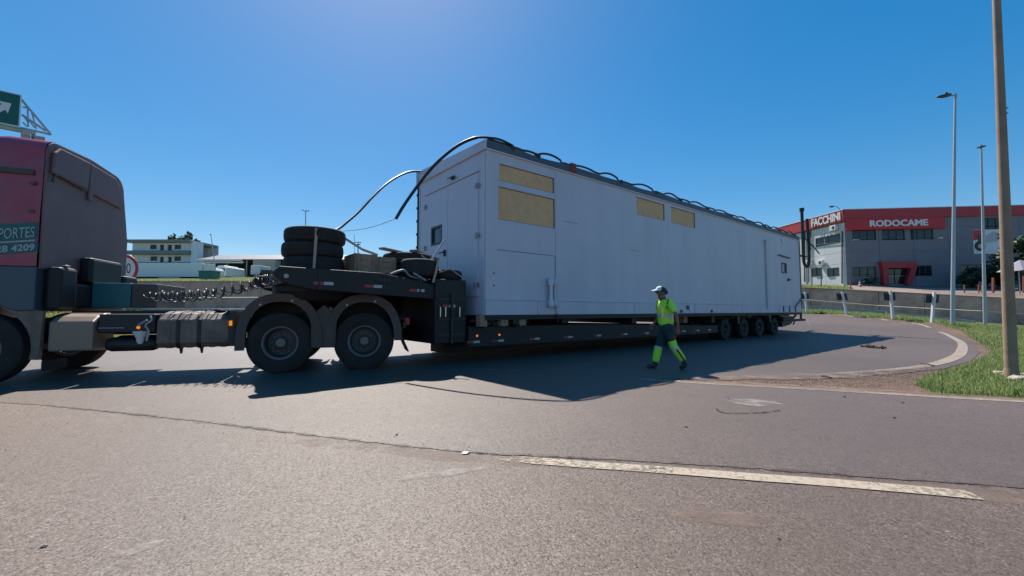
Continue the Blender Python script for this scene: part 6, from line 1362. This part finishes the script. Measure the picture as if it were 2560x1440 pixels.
sp_ = at(2053, 716, 44); sp_.z = zp(sp_.x, sp_.y); tag(MB().tube([sp_ - Vector((0, 0, 0.1)), at(2053, 668, 44)], 0.05, 6).build('thin_post', M['fender'], base=sp_), 'thin dark post standing in front of the sunlit showroom side', 'post')
# dark trees and a grey parasol at the right, in front of the shaded facade
tb = at(2470, 716, 43.0); tb.z = zp(tb.x, tb.y)
for i, (px, Y, hh, rr, lb) in enumerate(((2462, 43.5, 2.7, 2.9, 'dark low shrub mass before the showroom behind the twin-head lamp'), (2512, 42.5, 3.3, 2.2, 'dark bushy shrub left of the concrete pole'), (2556, 41.0, 5.2, 1.6, 'light green young tree behind the concrete pole'))):
    q = at(px, 716, Y); q.z = zp(q.x, Y); t = thing('small_tree' if i == 2 else 'shrub', lb, 'tree' if i == 2 else 'shrub', q)
    MB().tube([q - Vector((0, 0, 0.2)), q + Vector((0.05, 0, hh * 0.5)), q + Vector((0.0, 0.1, hh * 0.9))], [0.12, 0.09, 0.04], 8).build('trunk', M['bark'], t)
    leaves('crown', M['leaf_bush'] if i == 2 else M['leaf'], (q.x, q.y, q.z + hh * (0.8 if i == 2 else 0.55)), rr, rr * 0.8, hh * (0.34 if i == 2 else 0.55), 1600, 0.22, t, seed=10 + i, clumps=14)
q = at(2549, 716, 36.5); q.z = zp(q.x, 36.5); t = thing('parasol', 'tilted grey parasol at the right edge of the yard', 'parasol', q)
MB().tube([q - Vector((0, 0, 0.1)), q + Vector((0, 0, 2.9))], 0.04, 8).build('pole', M['galv'], t)
m_ = MB(); apex = q + Vector((0.15, 0, 3.1)); rim_ = [apex + Vector((1.4 * math.cos(2 * math.pi * k / 8), 1.4 * math.sin(2 * math.pi * k / 8), -0.75 + 0.35 * math.cos(2 * math.pi * k / 8))) for k in range(8)]
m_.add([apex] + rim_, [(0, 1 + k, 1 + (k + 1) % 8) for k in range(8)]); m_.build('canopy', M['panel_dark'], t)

# ================================================================== left background
def blk(Fr, *a): return MB(Fr).box(*a)
Ya = 111.0; z0 = at(400, 694, Ya).z; sc_ = Ya / 1040.0
def ax(px): return at(px, 700, Ya).x
def az(py): return at(400, py, Ya).z
ap = thing('apartment_house', 'white three-storey apartment house with dark balcony slabs beyond the truck', 'building', ((ax(320) + ax(495)) / 2, Ya + 4, z0))
a0, a1 = ax(327), ax(484)
hol = []
for (y0, y1, ws) in ((611, 622, ((371, 388), (415, 431))), (641, 652, ((374, 390), (415, 431)))):
    for (p, q_) in ws: hol.append((ax(p), ax(q_), az(y1), az(y0)))
for (y0, y1, ws) in ((612, 627, ((396, 406), (416.0, 424.5))), (642, 656, ((397, 408), (417, 427)))): pass
dh = [(ax(395.5), ax(406), az(627), az(612)), (ax(397), ax(407), az(656), az(642)), (ax(433), ax(446), az(622), az(612)), (ax(433), ax(446), az(652), az(641))]
hol = [(ax(371), ax(388), az(623), az(612)), dh[0], (ax(415), ax(426), az(627), az(612)), (ax(432), ax(449), az(623), az(612)), (ax(373), ax(391), az(652), az(641)), dh[1], (ax(417), ax(427), az(656), az(642)), (ax(433), ax(450), az(652), az(641))]
m_ = MB(); wall_sheet(m_, lambda u, v, d: (u, Ya + d, v), [a0, a1], [z0 - 1, az(604)], hol, 0.35); m_.build('wall', M['white_wall'], ap, fixn=False)
m_ = MB(); m_.add([(a0, Ya, z0 - 1), (a0, Ya + 9, z0 - 1), (a0, Ya + 9, az(604)), (a0, Ya, az(604))], [(0, 1, 2, 3)]); m_.add([(a0, Ya + 9, z0 - 1), (a1, Ya + 9, z0 - 1), (a1, Ya + 9, az(604)), (a0, Ya + 9, az(604))], [(0, 1, 2, 3)]); m_.build('wall', M['white_wall'], ap)
MB().box(a1 - 0.3, ax(497), Ya - 0.9, Ya + 1.2, z0 - 1, az(606)).build('wall', M['white_wall'], ap)
for h in hol:
    w = MB(); w.box(h[0], h[1], Ya + 0.28, Ya + 0.34, h[2], h[2] + 0.12); w.box(h[0], h[1], Ya + 0.28, Ya + 0.34, h[3] - 0.12, h[3]); w.box((h[0] + h[1]) / 2 - 0.06, (h[0] + h[1]) / 2 + 0.06, Ya + 0.28, Ya + 0.34, h[2] + 0.12, h[3] - 0.12)
    tall = (h[3] - h[2]) > 1.4; w_ = w.build('door' if tall else 'window', M['frame'], ap); MB().box(h[0], h[1], Ya + 0.345, Ya + 0.36, h[2], h[3]).build('pane', M['glass'], w_)
MB().box(ax(316), ax(480), Ya - 1.6, Ya + 9.5, az(607), az(601)).build('roof_slab', M['roof_grey'], ap)
MB().box(ax(319), ax(480), Ya - 1.5, Ya - 0.002, az(637), az(628)).build('balcony_slab', M['roof_grey'], ap)
MB().box(ax(335), ax(480), Ya - 1.5, Ya - 0.002, az(660), az(657)).build('balcony_slab', M['roof_grey'], ap)
Ys = 105.0
def sx_(px): return at(px, 690, Ys).x
def sz(py): return at(600, py, Ys).z
sh = thing('long_shed', 'long grey roofed open shed with white awnings behind the parked bus', 'building', (sx_(600), Ys + 6, sz(694)))
MB().prism([(Ys, sz(649.5)), (Ys, sz(648)), (Ys + 8, sz(633) + 0.6), (Ys + 16, sz(649)), (Ys + 16, sz(649.5))], sx_(492), sx_(860), 'x').build('roof', M['shed_roof'], sh)
MB().box(sx_(496), sx_(860), Ys + 6, Ys + 6.2, sz(696), sz(650)).build('back_wall', M['dark'], sh)
for px in (505, 560, 610, 660, 705, 760, 820): MB().box(sx_(px), sx_(px) + 0.3, Ys + 0.6, Ys + 0.9, sz(696), sz(650)).build('column', M['concrete_light'], sh)
for row, (y0, y1, segs) in enumerate(((653.5, 649.0, ((496, 531), (532, 546), (547.5, 585), (586.5, 611))), (658.5, 654.8, ((500, 513), (514, 531), (532, 549), (550, 566), (567, 582), (583, 610))))):
    for (p, q_) in segs: MB().prism([(Ys - 1.2 + row * 0.6, sz(y1)), (Ys - 1.25 + row * 0.6, sz(y0)), (Ys - 1.15 + row * 0.6, sz(y0)), (Ys - 0.4 + row * 0.6, sz(y1) + 0.12)], sx_(p), sx_(q_), 'x').build('awning', M['white_paint'], sh, bev=0.02)
MB().box(sx_(650), sx_(704), Ys - 3, Ys - 0.5, sz(694), sz(653)).build('annex', M['concrete_light'], sh)
# white semi-trailer parked broadside
Yt = 78.0; tx = lambda p: at(p, 690, Yt).x; tz = lambda p: at(400, p, Yt).z
st_ = thing('semi_trailer', 'long white box semi-trailer parked broadside before the apartment house', 'trailer', (tx(430), Yt + 1.2, tz(700)))
MB().box(tx(250), tx(504), Yt, Yt + 2.5, tz(692), tz(658)).build('box_body', M['white_wall'], st_, bev=0.04)
MB().box(tx(505), tx(515), Yt + 0.2, Yt + 2.3, tz(690), tz(659)).build('front_unit', M['white_paint'], st_, bev=0.05)
MB().box(tx(255), tx(500), Yt + 0.3, Yt + 2.2, tz(695), tz(692.2)).build('chassis', M['steel'], st_)
for px in (352, 366, 380, 470, 484): MB().lathe([(0.0, -0.15), (0.42, -0.15), (0.46, -0.1), (0.46, 0.15), (0, 0.15)], (tx(px), Yt + 0.35, tz(697.5)), 'y', 14).build('wheel', M['rubber'], st_, smooth=True)
MB().box(tx(395), tx(450), Yt + 0.1, Yt + 0.2, tz(697), tz(693)).build('side_guard', M['galv'], st_)
# bus front, car, grey truck
Yb = 95.0; bx = lambda p: at(p, 690, Yb).x; bz = lambda p: at(550, p, Yb).z
bs = thing('bus', 'small white bus seen from the front before the dark shed', 'bus', (bx(551), Yb + 3, bz(693)))
MB().prism([(bx(537), bz(691)), (bx(565), bz(691)), (bx(563), bz(668)), (bx(559), bz(665)), (bx(543), bz(665)), (bx(537.5), bz(669))], Yb, Yb + 7, 'y').build('body', M['white_paint'], bs, bev=0.1)
MB().prism([(bx(539), bz(678)), (bx(562.5), bz(678)), (bx(561), bz(670.5)), (bx(540), bz(670.5))], Yb - 0.03, Yb - 0.004, 'y').build('windscreen', M['glass'], bs)
MB().prism([(bx(541), bz(664.8)), (bx(560), bz(664.8)), (bx(557), bz(663)), (bx(545), bz(663))], Yb + 0.2, Yb + 5, 'y').build('roof_pod', M['white_paint'], bs)
for px in (540, 562): MB().lathe([(0, -0.1), (0.4, -0.1), (0.4, 0.1), (0, 0.1)], (bx(px), Yb + 1.2, bz(690.5)), 'x', 12).build('wheel', M['rubber'], bs)
MB().box(bx(538), bx(564), Yb - 0.05, Yb - 0.004, bz(692), bz(689.5)).build('bumper', M['panel_grey'], bs)
cr_ = thing('car', 'white car half hidden behind the green bin', 'car', (at(519, 675, 90).x, 91, at(519, 690, 90).z))
c0 = at(519, 690, 90); MB().prism([(c0.x - 1.0, c0.z + 0.3), (c0.x + 1.2, c0.z + 0.3), (c0.x + 1.25, c0.z + 1.3), (c0.x + 0.8, c0.z + 1.85), (c0.x - 0.6, c0.z + 1.9), (c0.x - 1.0, c0.z + 1.3)], 90, 93.5).build('body', M['white_paint'], cr_, bev=0.1)
MB().box(c0.x - 0.7, c0.x + 0.9, 89.97, 89.995, c0.z + 1.3, c0.z + 1.72).build('windscreen', M['glass'], cr_)
for s in (-0.8, 1.0): MB().lathe([(0, -0.1), (0.35, -0.1), (0.35, 0.1), (0, 0.1)], (c0.x + s, 90.8, c0.z + 0.35), 'x', 10).build('wheel', M['rubber'], cr_)
gt = thing('grey_truck', 'grey box truck parked at the right end of the shed', 'truck', (at(638, 690, 88).x, 89, at(638, 690, 88).z))
g_ = at(638, 690, 88); MB().box(g_.x - 1.05, g_.x + 1.0, 88, 92, g_.z + 0.6, at(638, 663, 88).z).build('box_body', M['panel_grey'], gt, bev=0.12)
MB().box(g_.x + 1.05, g_.x + 3.0, 88.2, 90, g_.z + 0.5, g_.z + 1.3).build('flat_bed', M['steel'], gt)
MB().box(g_.x - 1.0, g_.x + 0.95, 87.95, 88.0, g_.z + 0.35, g_.z + 0.6).build('bumper', M['galv'], gt)
for s in (-0.8, 0.8, 2.5): MB().lathe([(0, -0.15), (0.42, -0.15), (0.42, 0.15), (0, 0.15)], (g_.x + s, 88.4, g_.z + 0.42), 'y', 12).build('wheel', M['rubber'], gt)
db = at(513, 702, 60); db.z = zp(db.x, 60)
t = thing('waste_bin', 'dark green waste container standing on the grass above the wall', 'waste container', db)
x0, x1, zt = at(495.5, 690, 60).x, at(531, 690, 60).x, at(513, 678, 60).z
MB().prism([(x0 + 0.1, db.z), (x1 - 0.1, db.z), (x1, zt), (x0, zt)], 60, 61.6).build('body', M['green_bin'], t, bev=0.03); MB().box(x0 - 0.05, x1 + 0.05, 59.94, 61.66, zt + 0.002, zt + 0.10).build('lid', M['green_bin'], t, bev=0.02)
# conifers behind the apartment house
for i, (px, py0, py1, r, lb) in enumerate(((436, 594, 640, 3.0, 'dark tree crown rising behind the apartment roof, left one'), (468, 590, 640, 3.4, 'dark tree crown rising behind the apartment roof, taller one'), (500, 606, 660, 3.0, 'dark feathery tree right of the apartment house'))):
    Y = 124 + i; c = at(px, (py0 + py1) / 2 - 2, Y); b = at(px, 690, Y); hh = (at(px, py0, Y).z - at(px, py1, Y).z) / 2
    t = thing('tree', lb, 'tree', b, 0, 'trees behind the apartment house'); MB().tube([b, Vector((c.x, c.y, c.z + hh * 0.5))], [0.3, 0.1], 7).build('trunk', M['bark'], t)
    leaves('crown', M['leaf'], c, r, r * 0.8, hh * 1.25, 900, 0.45, t, seed=60 + i, clumps=16)
# speed sign behind the cab, gantry sign above it
Y = 20.0; c = at(310, 672, Y); rr = (at(346, 672, Y) - c).length
sg = thing('speed_sign', 'round speed limit sign half hidden behind the cab rear wall', 'road sign', (c.x, Y + 0.1, zf(c.x, Y)))
MB().tube([(c.x, Y + 0.09, zf(c.x, Y) - 0.2), (c.x, Y + 0.09, c.z + rr * 0.8)], 0.045, 10).build('post', M['galv'], sg)
MB().lathe([(0, -0.012), (rr, -0.012), (rr, 0.012), (0, 0.012)], c, 'y', 40).build('disc', M['ring_red'], sg, smooth=True)
MB().lathe([(0, -0.018), (rr * 0.80, -0.018), (rr * 0.80, -0.0125)], c, 'y', 40).build('face', M['sign_white'], sg)
text_letters('0', (c.x + rr * 0.19, Y - 0.0185, c.z - rr * 0.33), (1, 0, 0), (0, 0, 1), (0, -1, 0), rr * 0.30, rr * 0.72, 0.003, M['sign_black'], sg, 0.0, 'numeral')
dG = Vector((1.07, 1, 0)).normalized(); nG = Vector((dG.y, -dG.x, 0)); oG = at(52, 278, 16.0); oG.z = 0; FG = PF(oG, dG, nG)
zb, zt = at(52, 318, 16).z, at(52, 238, 16).z
gs = thing('gantry_sign', 'green overhead direction sign with arrow on a truss arm above the cab', 'road sign', (FG.w((0.5, 0.3, 0)).x, FG.w((0.5, 0.3, 0)).y, zf(FG.w((0.5, 0.3, 0)).x, 17)))
MB(FG).box(-3.6, 0, -0.02, 0.02, zb, zt).build('panel', M['sign_green'], gs, bev=0.005)
m_ = MB(FG); 
for q in ((-3.6, 0, zb, zb + 0.035), (-3.6, 0, zt - 0.035, zt)): m_.box(q[0], q[1], -0.026, -0.021, q[2], q[3])
m_.box(-0.035, 0, -0.026, -0.021, zb + 0.036, zt - 0.036); m_.build('border', M['sign_white'], gs)
ac = (-0.46, (zb + zt) / 2 - 0.02); a = R(38); s = 0.40
ar = [(-1.0, -0.28), (0.1, -0.28), (0.1, -0.68), (0.95, 0.0), (0.1, 0.68), (0.1, 0.28), (-1.0, 0.28)]
m_ = MB(FG); m_.prism([(ac[0] + s * 0.72 * (x * math.cos(a) - y * math.sin(a)), ac[1] + s * (x * math.sin(a) + y * math.cos(a))) for x, y in ar], -0.028, -0.021); m_.build('arrow', M['sign_white'], gs)
# truss arm: triangular, ends in a point to the right
def gpnt(px, py): u, v = uv(FG, px, py); return (u, 0.28, v)
tip = gpnt(125, 331); top = gpnt(50, 242); low = gpnt(48, 314); mid1 = gpnt(52, 281)
m_ = MB(FG)
for (p, q) in ((top, tip), (mid1, gpnt(112, 322)), (low, tip), ): m_.bar(p, q, 0.075, 0.075)
m_.build('chord', M['pole_steel'], gs)
for (p, q) in (((66, 262), (68, 312)), ((77, 275), (88, 317)), ((54, 262), (66, 262)), ((54, 300), (66, 312)), ((68, 292), (84, 314)), ((54, 282), (68, 300))):
    MB(FG).bar(gpnt(*p), gpnt(*q), 0.05, 0.05).build('truss_web', M['pole_steel'], gs)
m_ = MB(FG); p = gpnt(80, 322); m_.box(-3.6, tip[0] - 0.4, 0.22, 0.42, p[2] - 0.13, p[2] + 0.02); m_.build('beam', M['pole_steel'], gs)
u0, u1_ = gpnt(45, 330)[0], gpnt(112, 330)[0]; vz = gpnt(80, 325)[2]; gz_ = float(zf(FG.w((u0, 0.3, 0)).x, 17)) - 0.2
MB(FG).box(u0 + 0.05, (u0 + u1_) / 2 - 0.06, 0.15, 0.55, gz_, vz - 0.14).build('column', M['concrete_light'], gs, bev=0.02); MB(FG).box((u0 + u1_) / 2 + 0.06, u1_, 0.15, 0.55, gz_, vz - 0.14).build('column', M['concrete_light'], gs, bev=0.02)
MB(FG).tube([((u0 + u1_) / 2, 0.35, gz_), ((u0 + u1_) / 2, 0.35, vz - 0.1)], 0.05, 8).build('conduit', M['galv'], gs)

# ================================================================== small things on the road
pq = gpt(1162, 1137); t = MB(); t.add([(pq[0] + x, pq[1] + y, 0.016 + z) for x, y, z in ((-0.028, -0.02, 0), (0.02, -0.024, 0.002), (0.03, 0.0, 0.005), (0.036, 0.028, 0.002), (-0.004, 0.03, 0.004), (-0.018, 0.004, 0.008), (0.012, 0.006, 0.003))], [(0, 1, 6, 5), (1, 2, 6), (2, 3, 4, 6), (6, 4, 5)])
o = t.build('litter', M['paper'], base=(pq[0], pq[1], 0.014)); md = o.modifiers.new('thick', 'SOLIDIFY'); md.thickness = 0.003
tag(o, 'crumpled white scrap of paper on the asphalt left of the lane line', 'litter')
def rock(px, py, s, mt, label, group='loose stones on the asphalt', z=0.015, seed=0, flat=0.6):
    q = gpt(px, py); rnd = random.Random(seed + int(px)); mb = MB(); mb.lathe([(0, -0.5 * s), (s * 0.75, -0.35 * s), (s, 0), (s * 0.7, 0.4 * s), (0, 0.55 * s)], (q[0], q[1], z + s * flat * 0.5), 'z', 8)
    c = Vector((q[0], q[1], z + s * flat * 0.5)); mb.v = [c + Vector(((p - c).x * rnd.uniform(0.75, 1.25), (p - c).y * rnd.uniform(0.75, 1.2), (p - c).z * flat * rnd.uniform(0.8, 1.1))) for p in mb.v]
    return tag(mb.build('stone', mt, base=(q[0], q[1], z), smooth=False), label, 'stone', group)
rock(109, 1372, 0.014, M['stone_dark'], 'small brown stone on the near asphalt at lower left', z=0.006)
rock(992, 1091, 0.013, M['stone_dark'], 'small dark stone on the asphalt above the paper scrap')
rock(1949, 1352, 0.010, M['stone_dark'], 'tiny dark stone below the lane line at centre right', z=0.006)
rock(2369, 1333, 0.009, M['stone'], 'tiny stone below the right end of the lane line', z=0.006)
rock(2111, 995, 0.020, M['stone_dark'], 'dark stone in the far lane just under the edge line')
rock(2257, 1010, 0.018, M['stone_dark'], 'dark stone in the far lane, right one under the edge line')
rock(2236, 1048, 0.016, M['stone_dark'], 'dark stone in the far lane right of the broken patch')
rock(1715, 1071, 0.018, M['stone_dark'], 'flat dark chip in the far lane below the broken patch', flat=0.3)
rock(1089, 898, 0.03, M['stone_pale'], 'pale stone lying in the trailer shadow by the truck')
# shred of tyre rubber on the bend
q0 = gpt(2155, 868); q1 = gpt(2215, 874); mb = MB(); pts = []; rnd = random.Random(5)
for i in range(15):
    t_ = i / 14; pts.append((q0[0] + (q1[0] - q0[0]) * t_, q0[1] + (q1[1] - q0[1]) * t_ + rnd.uniform(-0.03, 0.03), 0.03 + 0.03 * abs(math.sin(t_ * 5))))
mb.tube(pts, [0.02 + rnd.uniform(0, 0.045) for _ in pts], 7)
for i in range(14): mb.lathe([(0, -0.02), (0.03, 0), (0, 0.02)], (q0[0] + (q1[0] - q0[0]) * rnd.uniform(-0.1, 1.15), q0[1] + rnd.uniform(-0.18, 0.1) + (q1[1] - q0[1]) * 0.5, 0.02), 'z', 6)
tag(mb.build('rubber_shred', M['stone_dark'], base=(q0[0], q0[1], 0.01)), 'ragged dark strip of shed tyre rubber on the sunlit bend', 'debris')
for (p, q, lb) in (((2054, 945), (2078, 949), 'thin brown stick on the dusty gore'), ((2301, 913), (2337, 918), 'dark stick lying across the bend line')):
    a, b = gpt(*p), gpt(*q); tag(MB().tube([(a[0], a[1], 0.035), ((a[0] + b[0]) / 2, (a[1] + b[1]) / 2 + 0.01, 0.045), (b[0], b[1], 0.03)], 0.014, 6).build('stick', M['bark'], base=(a[0], a[1], 0.02)), lb, 'stick', 'sticks on the road')
# gravel strewn over the dusty gore
def inpoly(P, x, y):
    x1, y1 = P[:, 0], P[:, 1]; x2, y2 = np.roll(x1, -1), np.roll(y1, -1)
    return (((y1 > y) != (y2 > y)) & (x < (x2 - x1) * (y - y1) / (y2 - y1 + 1e-12) + x1)).sum() % 2 == 1
G = np.array([gpt(*p) for p in ((1840, 956), (2000, 950), (2180, 938), (2330, 922), (2330, 942), (2275, 965), (2100, 972), (1950, 964))])
vs = []; fs = []; rnd = random.Random(9)
for k in range(9000):
    x, y = rnd.uniform(G[:, 0].min(), G[:, 0].max()), rnd.uniform(G[:, 1].min(), G[:, 1].max())
    if not inpoly(G, x, y) or rnd.random() < 0.3 + 0.5 * abs(math.sin(x * 3.1 + y * 2.3)): continue
    s = 0.006 + 0.012 * rnd.random() ** 3; b = len(vs); z = 0.016 + s * 0.4
    for dx, dy, dz in ((1, 0, 0), (0, 1, 0), (-1, 0, 0), (0, -1, 0), (0, 0, 0.8), (0, 0, -0.8)): vs.append((x + dx * s * rnd.uniform(0.7, 1.3), y + dy * s * rnd.uniform(0.7, 1.3), z + dz * s))
    for i in range(4): fs += [(b + i, b + (i + 1) % 4, b + 4), (b + (i + 1) % 4, b + i, b + 5)]
mb = MB(); mb.add(vs, fs); o = mb.build('gravel', M['stone'], fixn=False); tag(o, 'brown gravel and clods strewn on the dusty gore', 'gravel', None, 'stuff')
vs = []; fs = []; rnd = random.Random(31)
for k in range(420):
    x = rnd.uniform(-5, 7); y = rnd.uniform(1.6, 6.5)
    if rnd.random() < 0.5: y = 3.3 - 0.262 * x + rnd.gauss(0, 0.25)
    if y < 1.5: continue
    s = 0.0022 + 0.0042 * rnd.random() ** 3; b = len(vs); z = 0.0135 + s * 0.4
    for dx, dy, dz in ((1, 0, 0), (0, 1, 0), (-1, 0, 0), (0, -1, 0), (0, 0, 0.8), (0, 0, -0.8)): vs.append((x + dx * s * rnd.uniform(0.7, 1.3), y + dy * s * rnd.uniform(0.7, 1.3), z + dz * s))
    for i in range(4): fs += [(b + i, b + (i + 1) % 4, b + 4), (b + (i + 1) % 4, b + i, b + 5)]
mb = MB(); mb.add(vs, fs); tag(mb.build('grit', M['stone'], fixn=False), 'fine loose grit scattered over the near asphalt lanes', 'grit', None, 'stuff')
# ---- grass on the verge, on the bank below the wall and above it
def grass(name, poly, n, h, w, m, zfun, label, seed, clump=0.35, near=None):
    rng = np.random.RandomState(seed); P = np.array(poly); vs = []; fs = []
    lo, hi = P.min(0), P.max(0); cnt = 0; tries = 0
    cx = rng.uniform(lo, hi, (max(8, n // 60), 2)); pts = []
    while len(pts) < n and tries < n * 12:
        tries += 1
        if rng.rand() < clump: c = cx[rng.randint(len(cx))]; q = c + rng.normal(0, 0.16, 2)
        else: q = rng.uniform(lo, hi)
        if inpoly(P, q[0], q[1]): pts.append(q)
    pts = np.array(pts); z = zfun(pts[:, 0], pts[:, 1])
    N_ = len(pts); ang = rng.uniform(0, 2 * np.pi, N_); hh = h * rng.uniform(0.35, 1.25, N_); ww = w * rng.uniform(0.6, 1.3, N_); ln = rng.uniform(0.1, 0.75, N_) * hh; dr = rng.uniform(0, 2 * np.pi, N_)
    bx, by = np.cos(ang) * ww / 2, np.sin(ang) * ww / 2; lx, ly = np.cos(dr) * ln, np.sin(dr) * ln
    A = np.stack([pts[:, 0] - bx, pts[:, 1] - by, z - 0.01], 1); B = np.stack([pts[:, 0] + bx, pts[:, 1] + by, z - 0.01], 1)
    C = np.stack([pts[:, 0] + bx * 0.7 + lx * 0.4, pts[:, 1] + by * 0.7 + ly * 0.4, z + hh * 0.6], 1); D = np.stack([pts[:, 0] - bx * 0.7 + lx * 0.4, pts[:, 1] - by * 0.7 + ly * 0.4, z + hh * 0.6], 1)
    E = np.stack([pts[:, 0] + lx, pts[:, 1] + ly, z + hh], 1)
    V = np.concatenate([A, B, C, D, E]); i = np.arange(N_)
    q4 = np.stack([i, i + N_, i + 2 * N_, i + 3 * N_], 1); t3 = np.stack([i + 3 * N_, i + 2 * N_, i + 4 * N_], 1)
    me = bpy.data.meshes.new(name); me.from_pydata(V.tolist(), [], q4.tolist() + t3.tolist()); me.materials.append(m)
    o = bpy.data.objects.new(name, me); COL.objects.link(o); return tag(o, label, 'grass', None, 'stuff')
gv = [gpt(2285, 960), gpt(2330, 940), gpt(2420, 912), gpt(2478, 886), gpt(2448, 858)] + offs(BEND, 0.95)[3:0:-1] + [(30, 28), (33, 24), (34, 6), (24, 3.0), gpt(3300, 1043), gpt(2900, 1012), gpt(2560, 990), gpt(2440, 986), gpt(2340, 982)]
near_g = [gpt(2285, 960), gpt(2330, 940), gpt(2420, 912), gpt(2478, 886), gpt(2560, 870), (16.5, 10.5), (15.5, 7.0), (12, 5.2), gpt(2900, 1012), gpt(2560, 990), gpt(2440, 986), gpt(2340, 982)]
grass('verge_grass', near_g, 64000, 0.075, 0.010, M['grass'], zfa, 'rough green grass around the concrete pole', 1, 0.55)
grass('dry_grass', near_g, 9000, 0.09, 0.009, M['grass_dry'], zfa, 'dry straw blades among the green verge grass', 7, 0.5)
grass('verge_grass', gv, 46000, 0.105, 0.018, M['grass'], zfa, 'rough green grass on the rise outside the bend', 2, 0.3)
grass('dry_grass', [gpt(2470, 880), gpt(2520, 850), (24, 14), (22, 8), gpt(2600, 900)], 5000, 0.12, 0.012, M['grass_dry'], zfa, 'yellowing grass patch beyond the concrete pole', 3, 0.4)
grass('bank_grass', offs(BEND, 0.9)[2::-1] + [(20.5, 34.3), (15, 33.5), (15, 36), (25, 37.3), (33, 33.8), (31, 29), (29, 25)], 26000, 0.20, 0.03, M['grass'], zfa, 'grass strip between the bend and the retaining wall', 4, 0.3)
grass('bank_grass', [(-30, 17.5), (-18, 18.5), (-6, 20.5), (6, 27.4), (13, 32.5), (13, 35.2), (0, 32.2), (-15, 27.8), (-30, 27.5)], 42000, 0.22, 0.035, M['grass_dry'], zfa, 'sunlit yellow green grass bank behind the truck', 5, 0.3)
grass('plateau_grass', [(-45, 28.4), (-15, 28.8), (0, 33), (12, 36), (27, 38.4), (34, 41), (37, 47), (10, 52), (-45, 52)], 36000, 0.25, 0.05, M['grass_dry'], zpa, 'grass on the raised ground above the retaining wall', 6, 0.2)
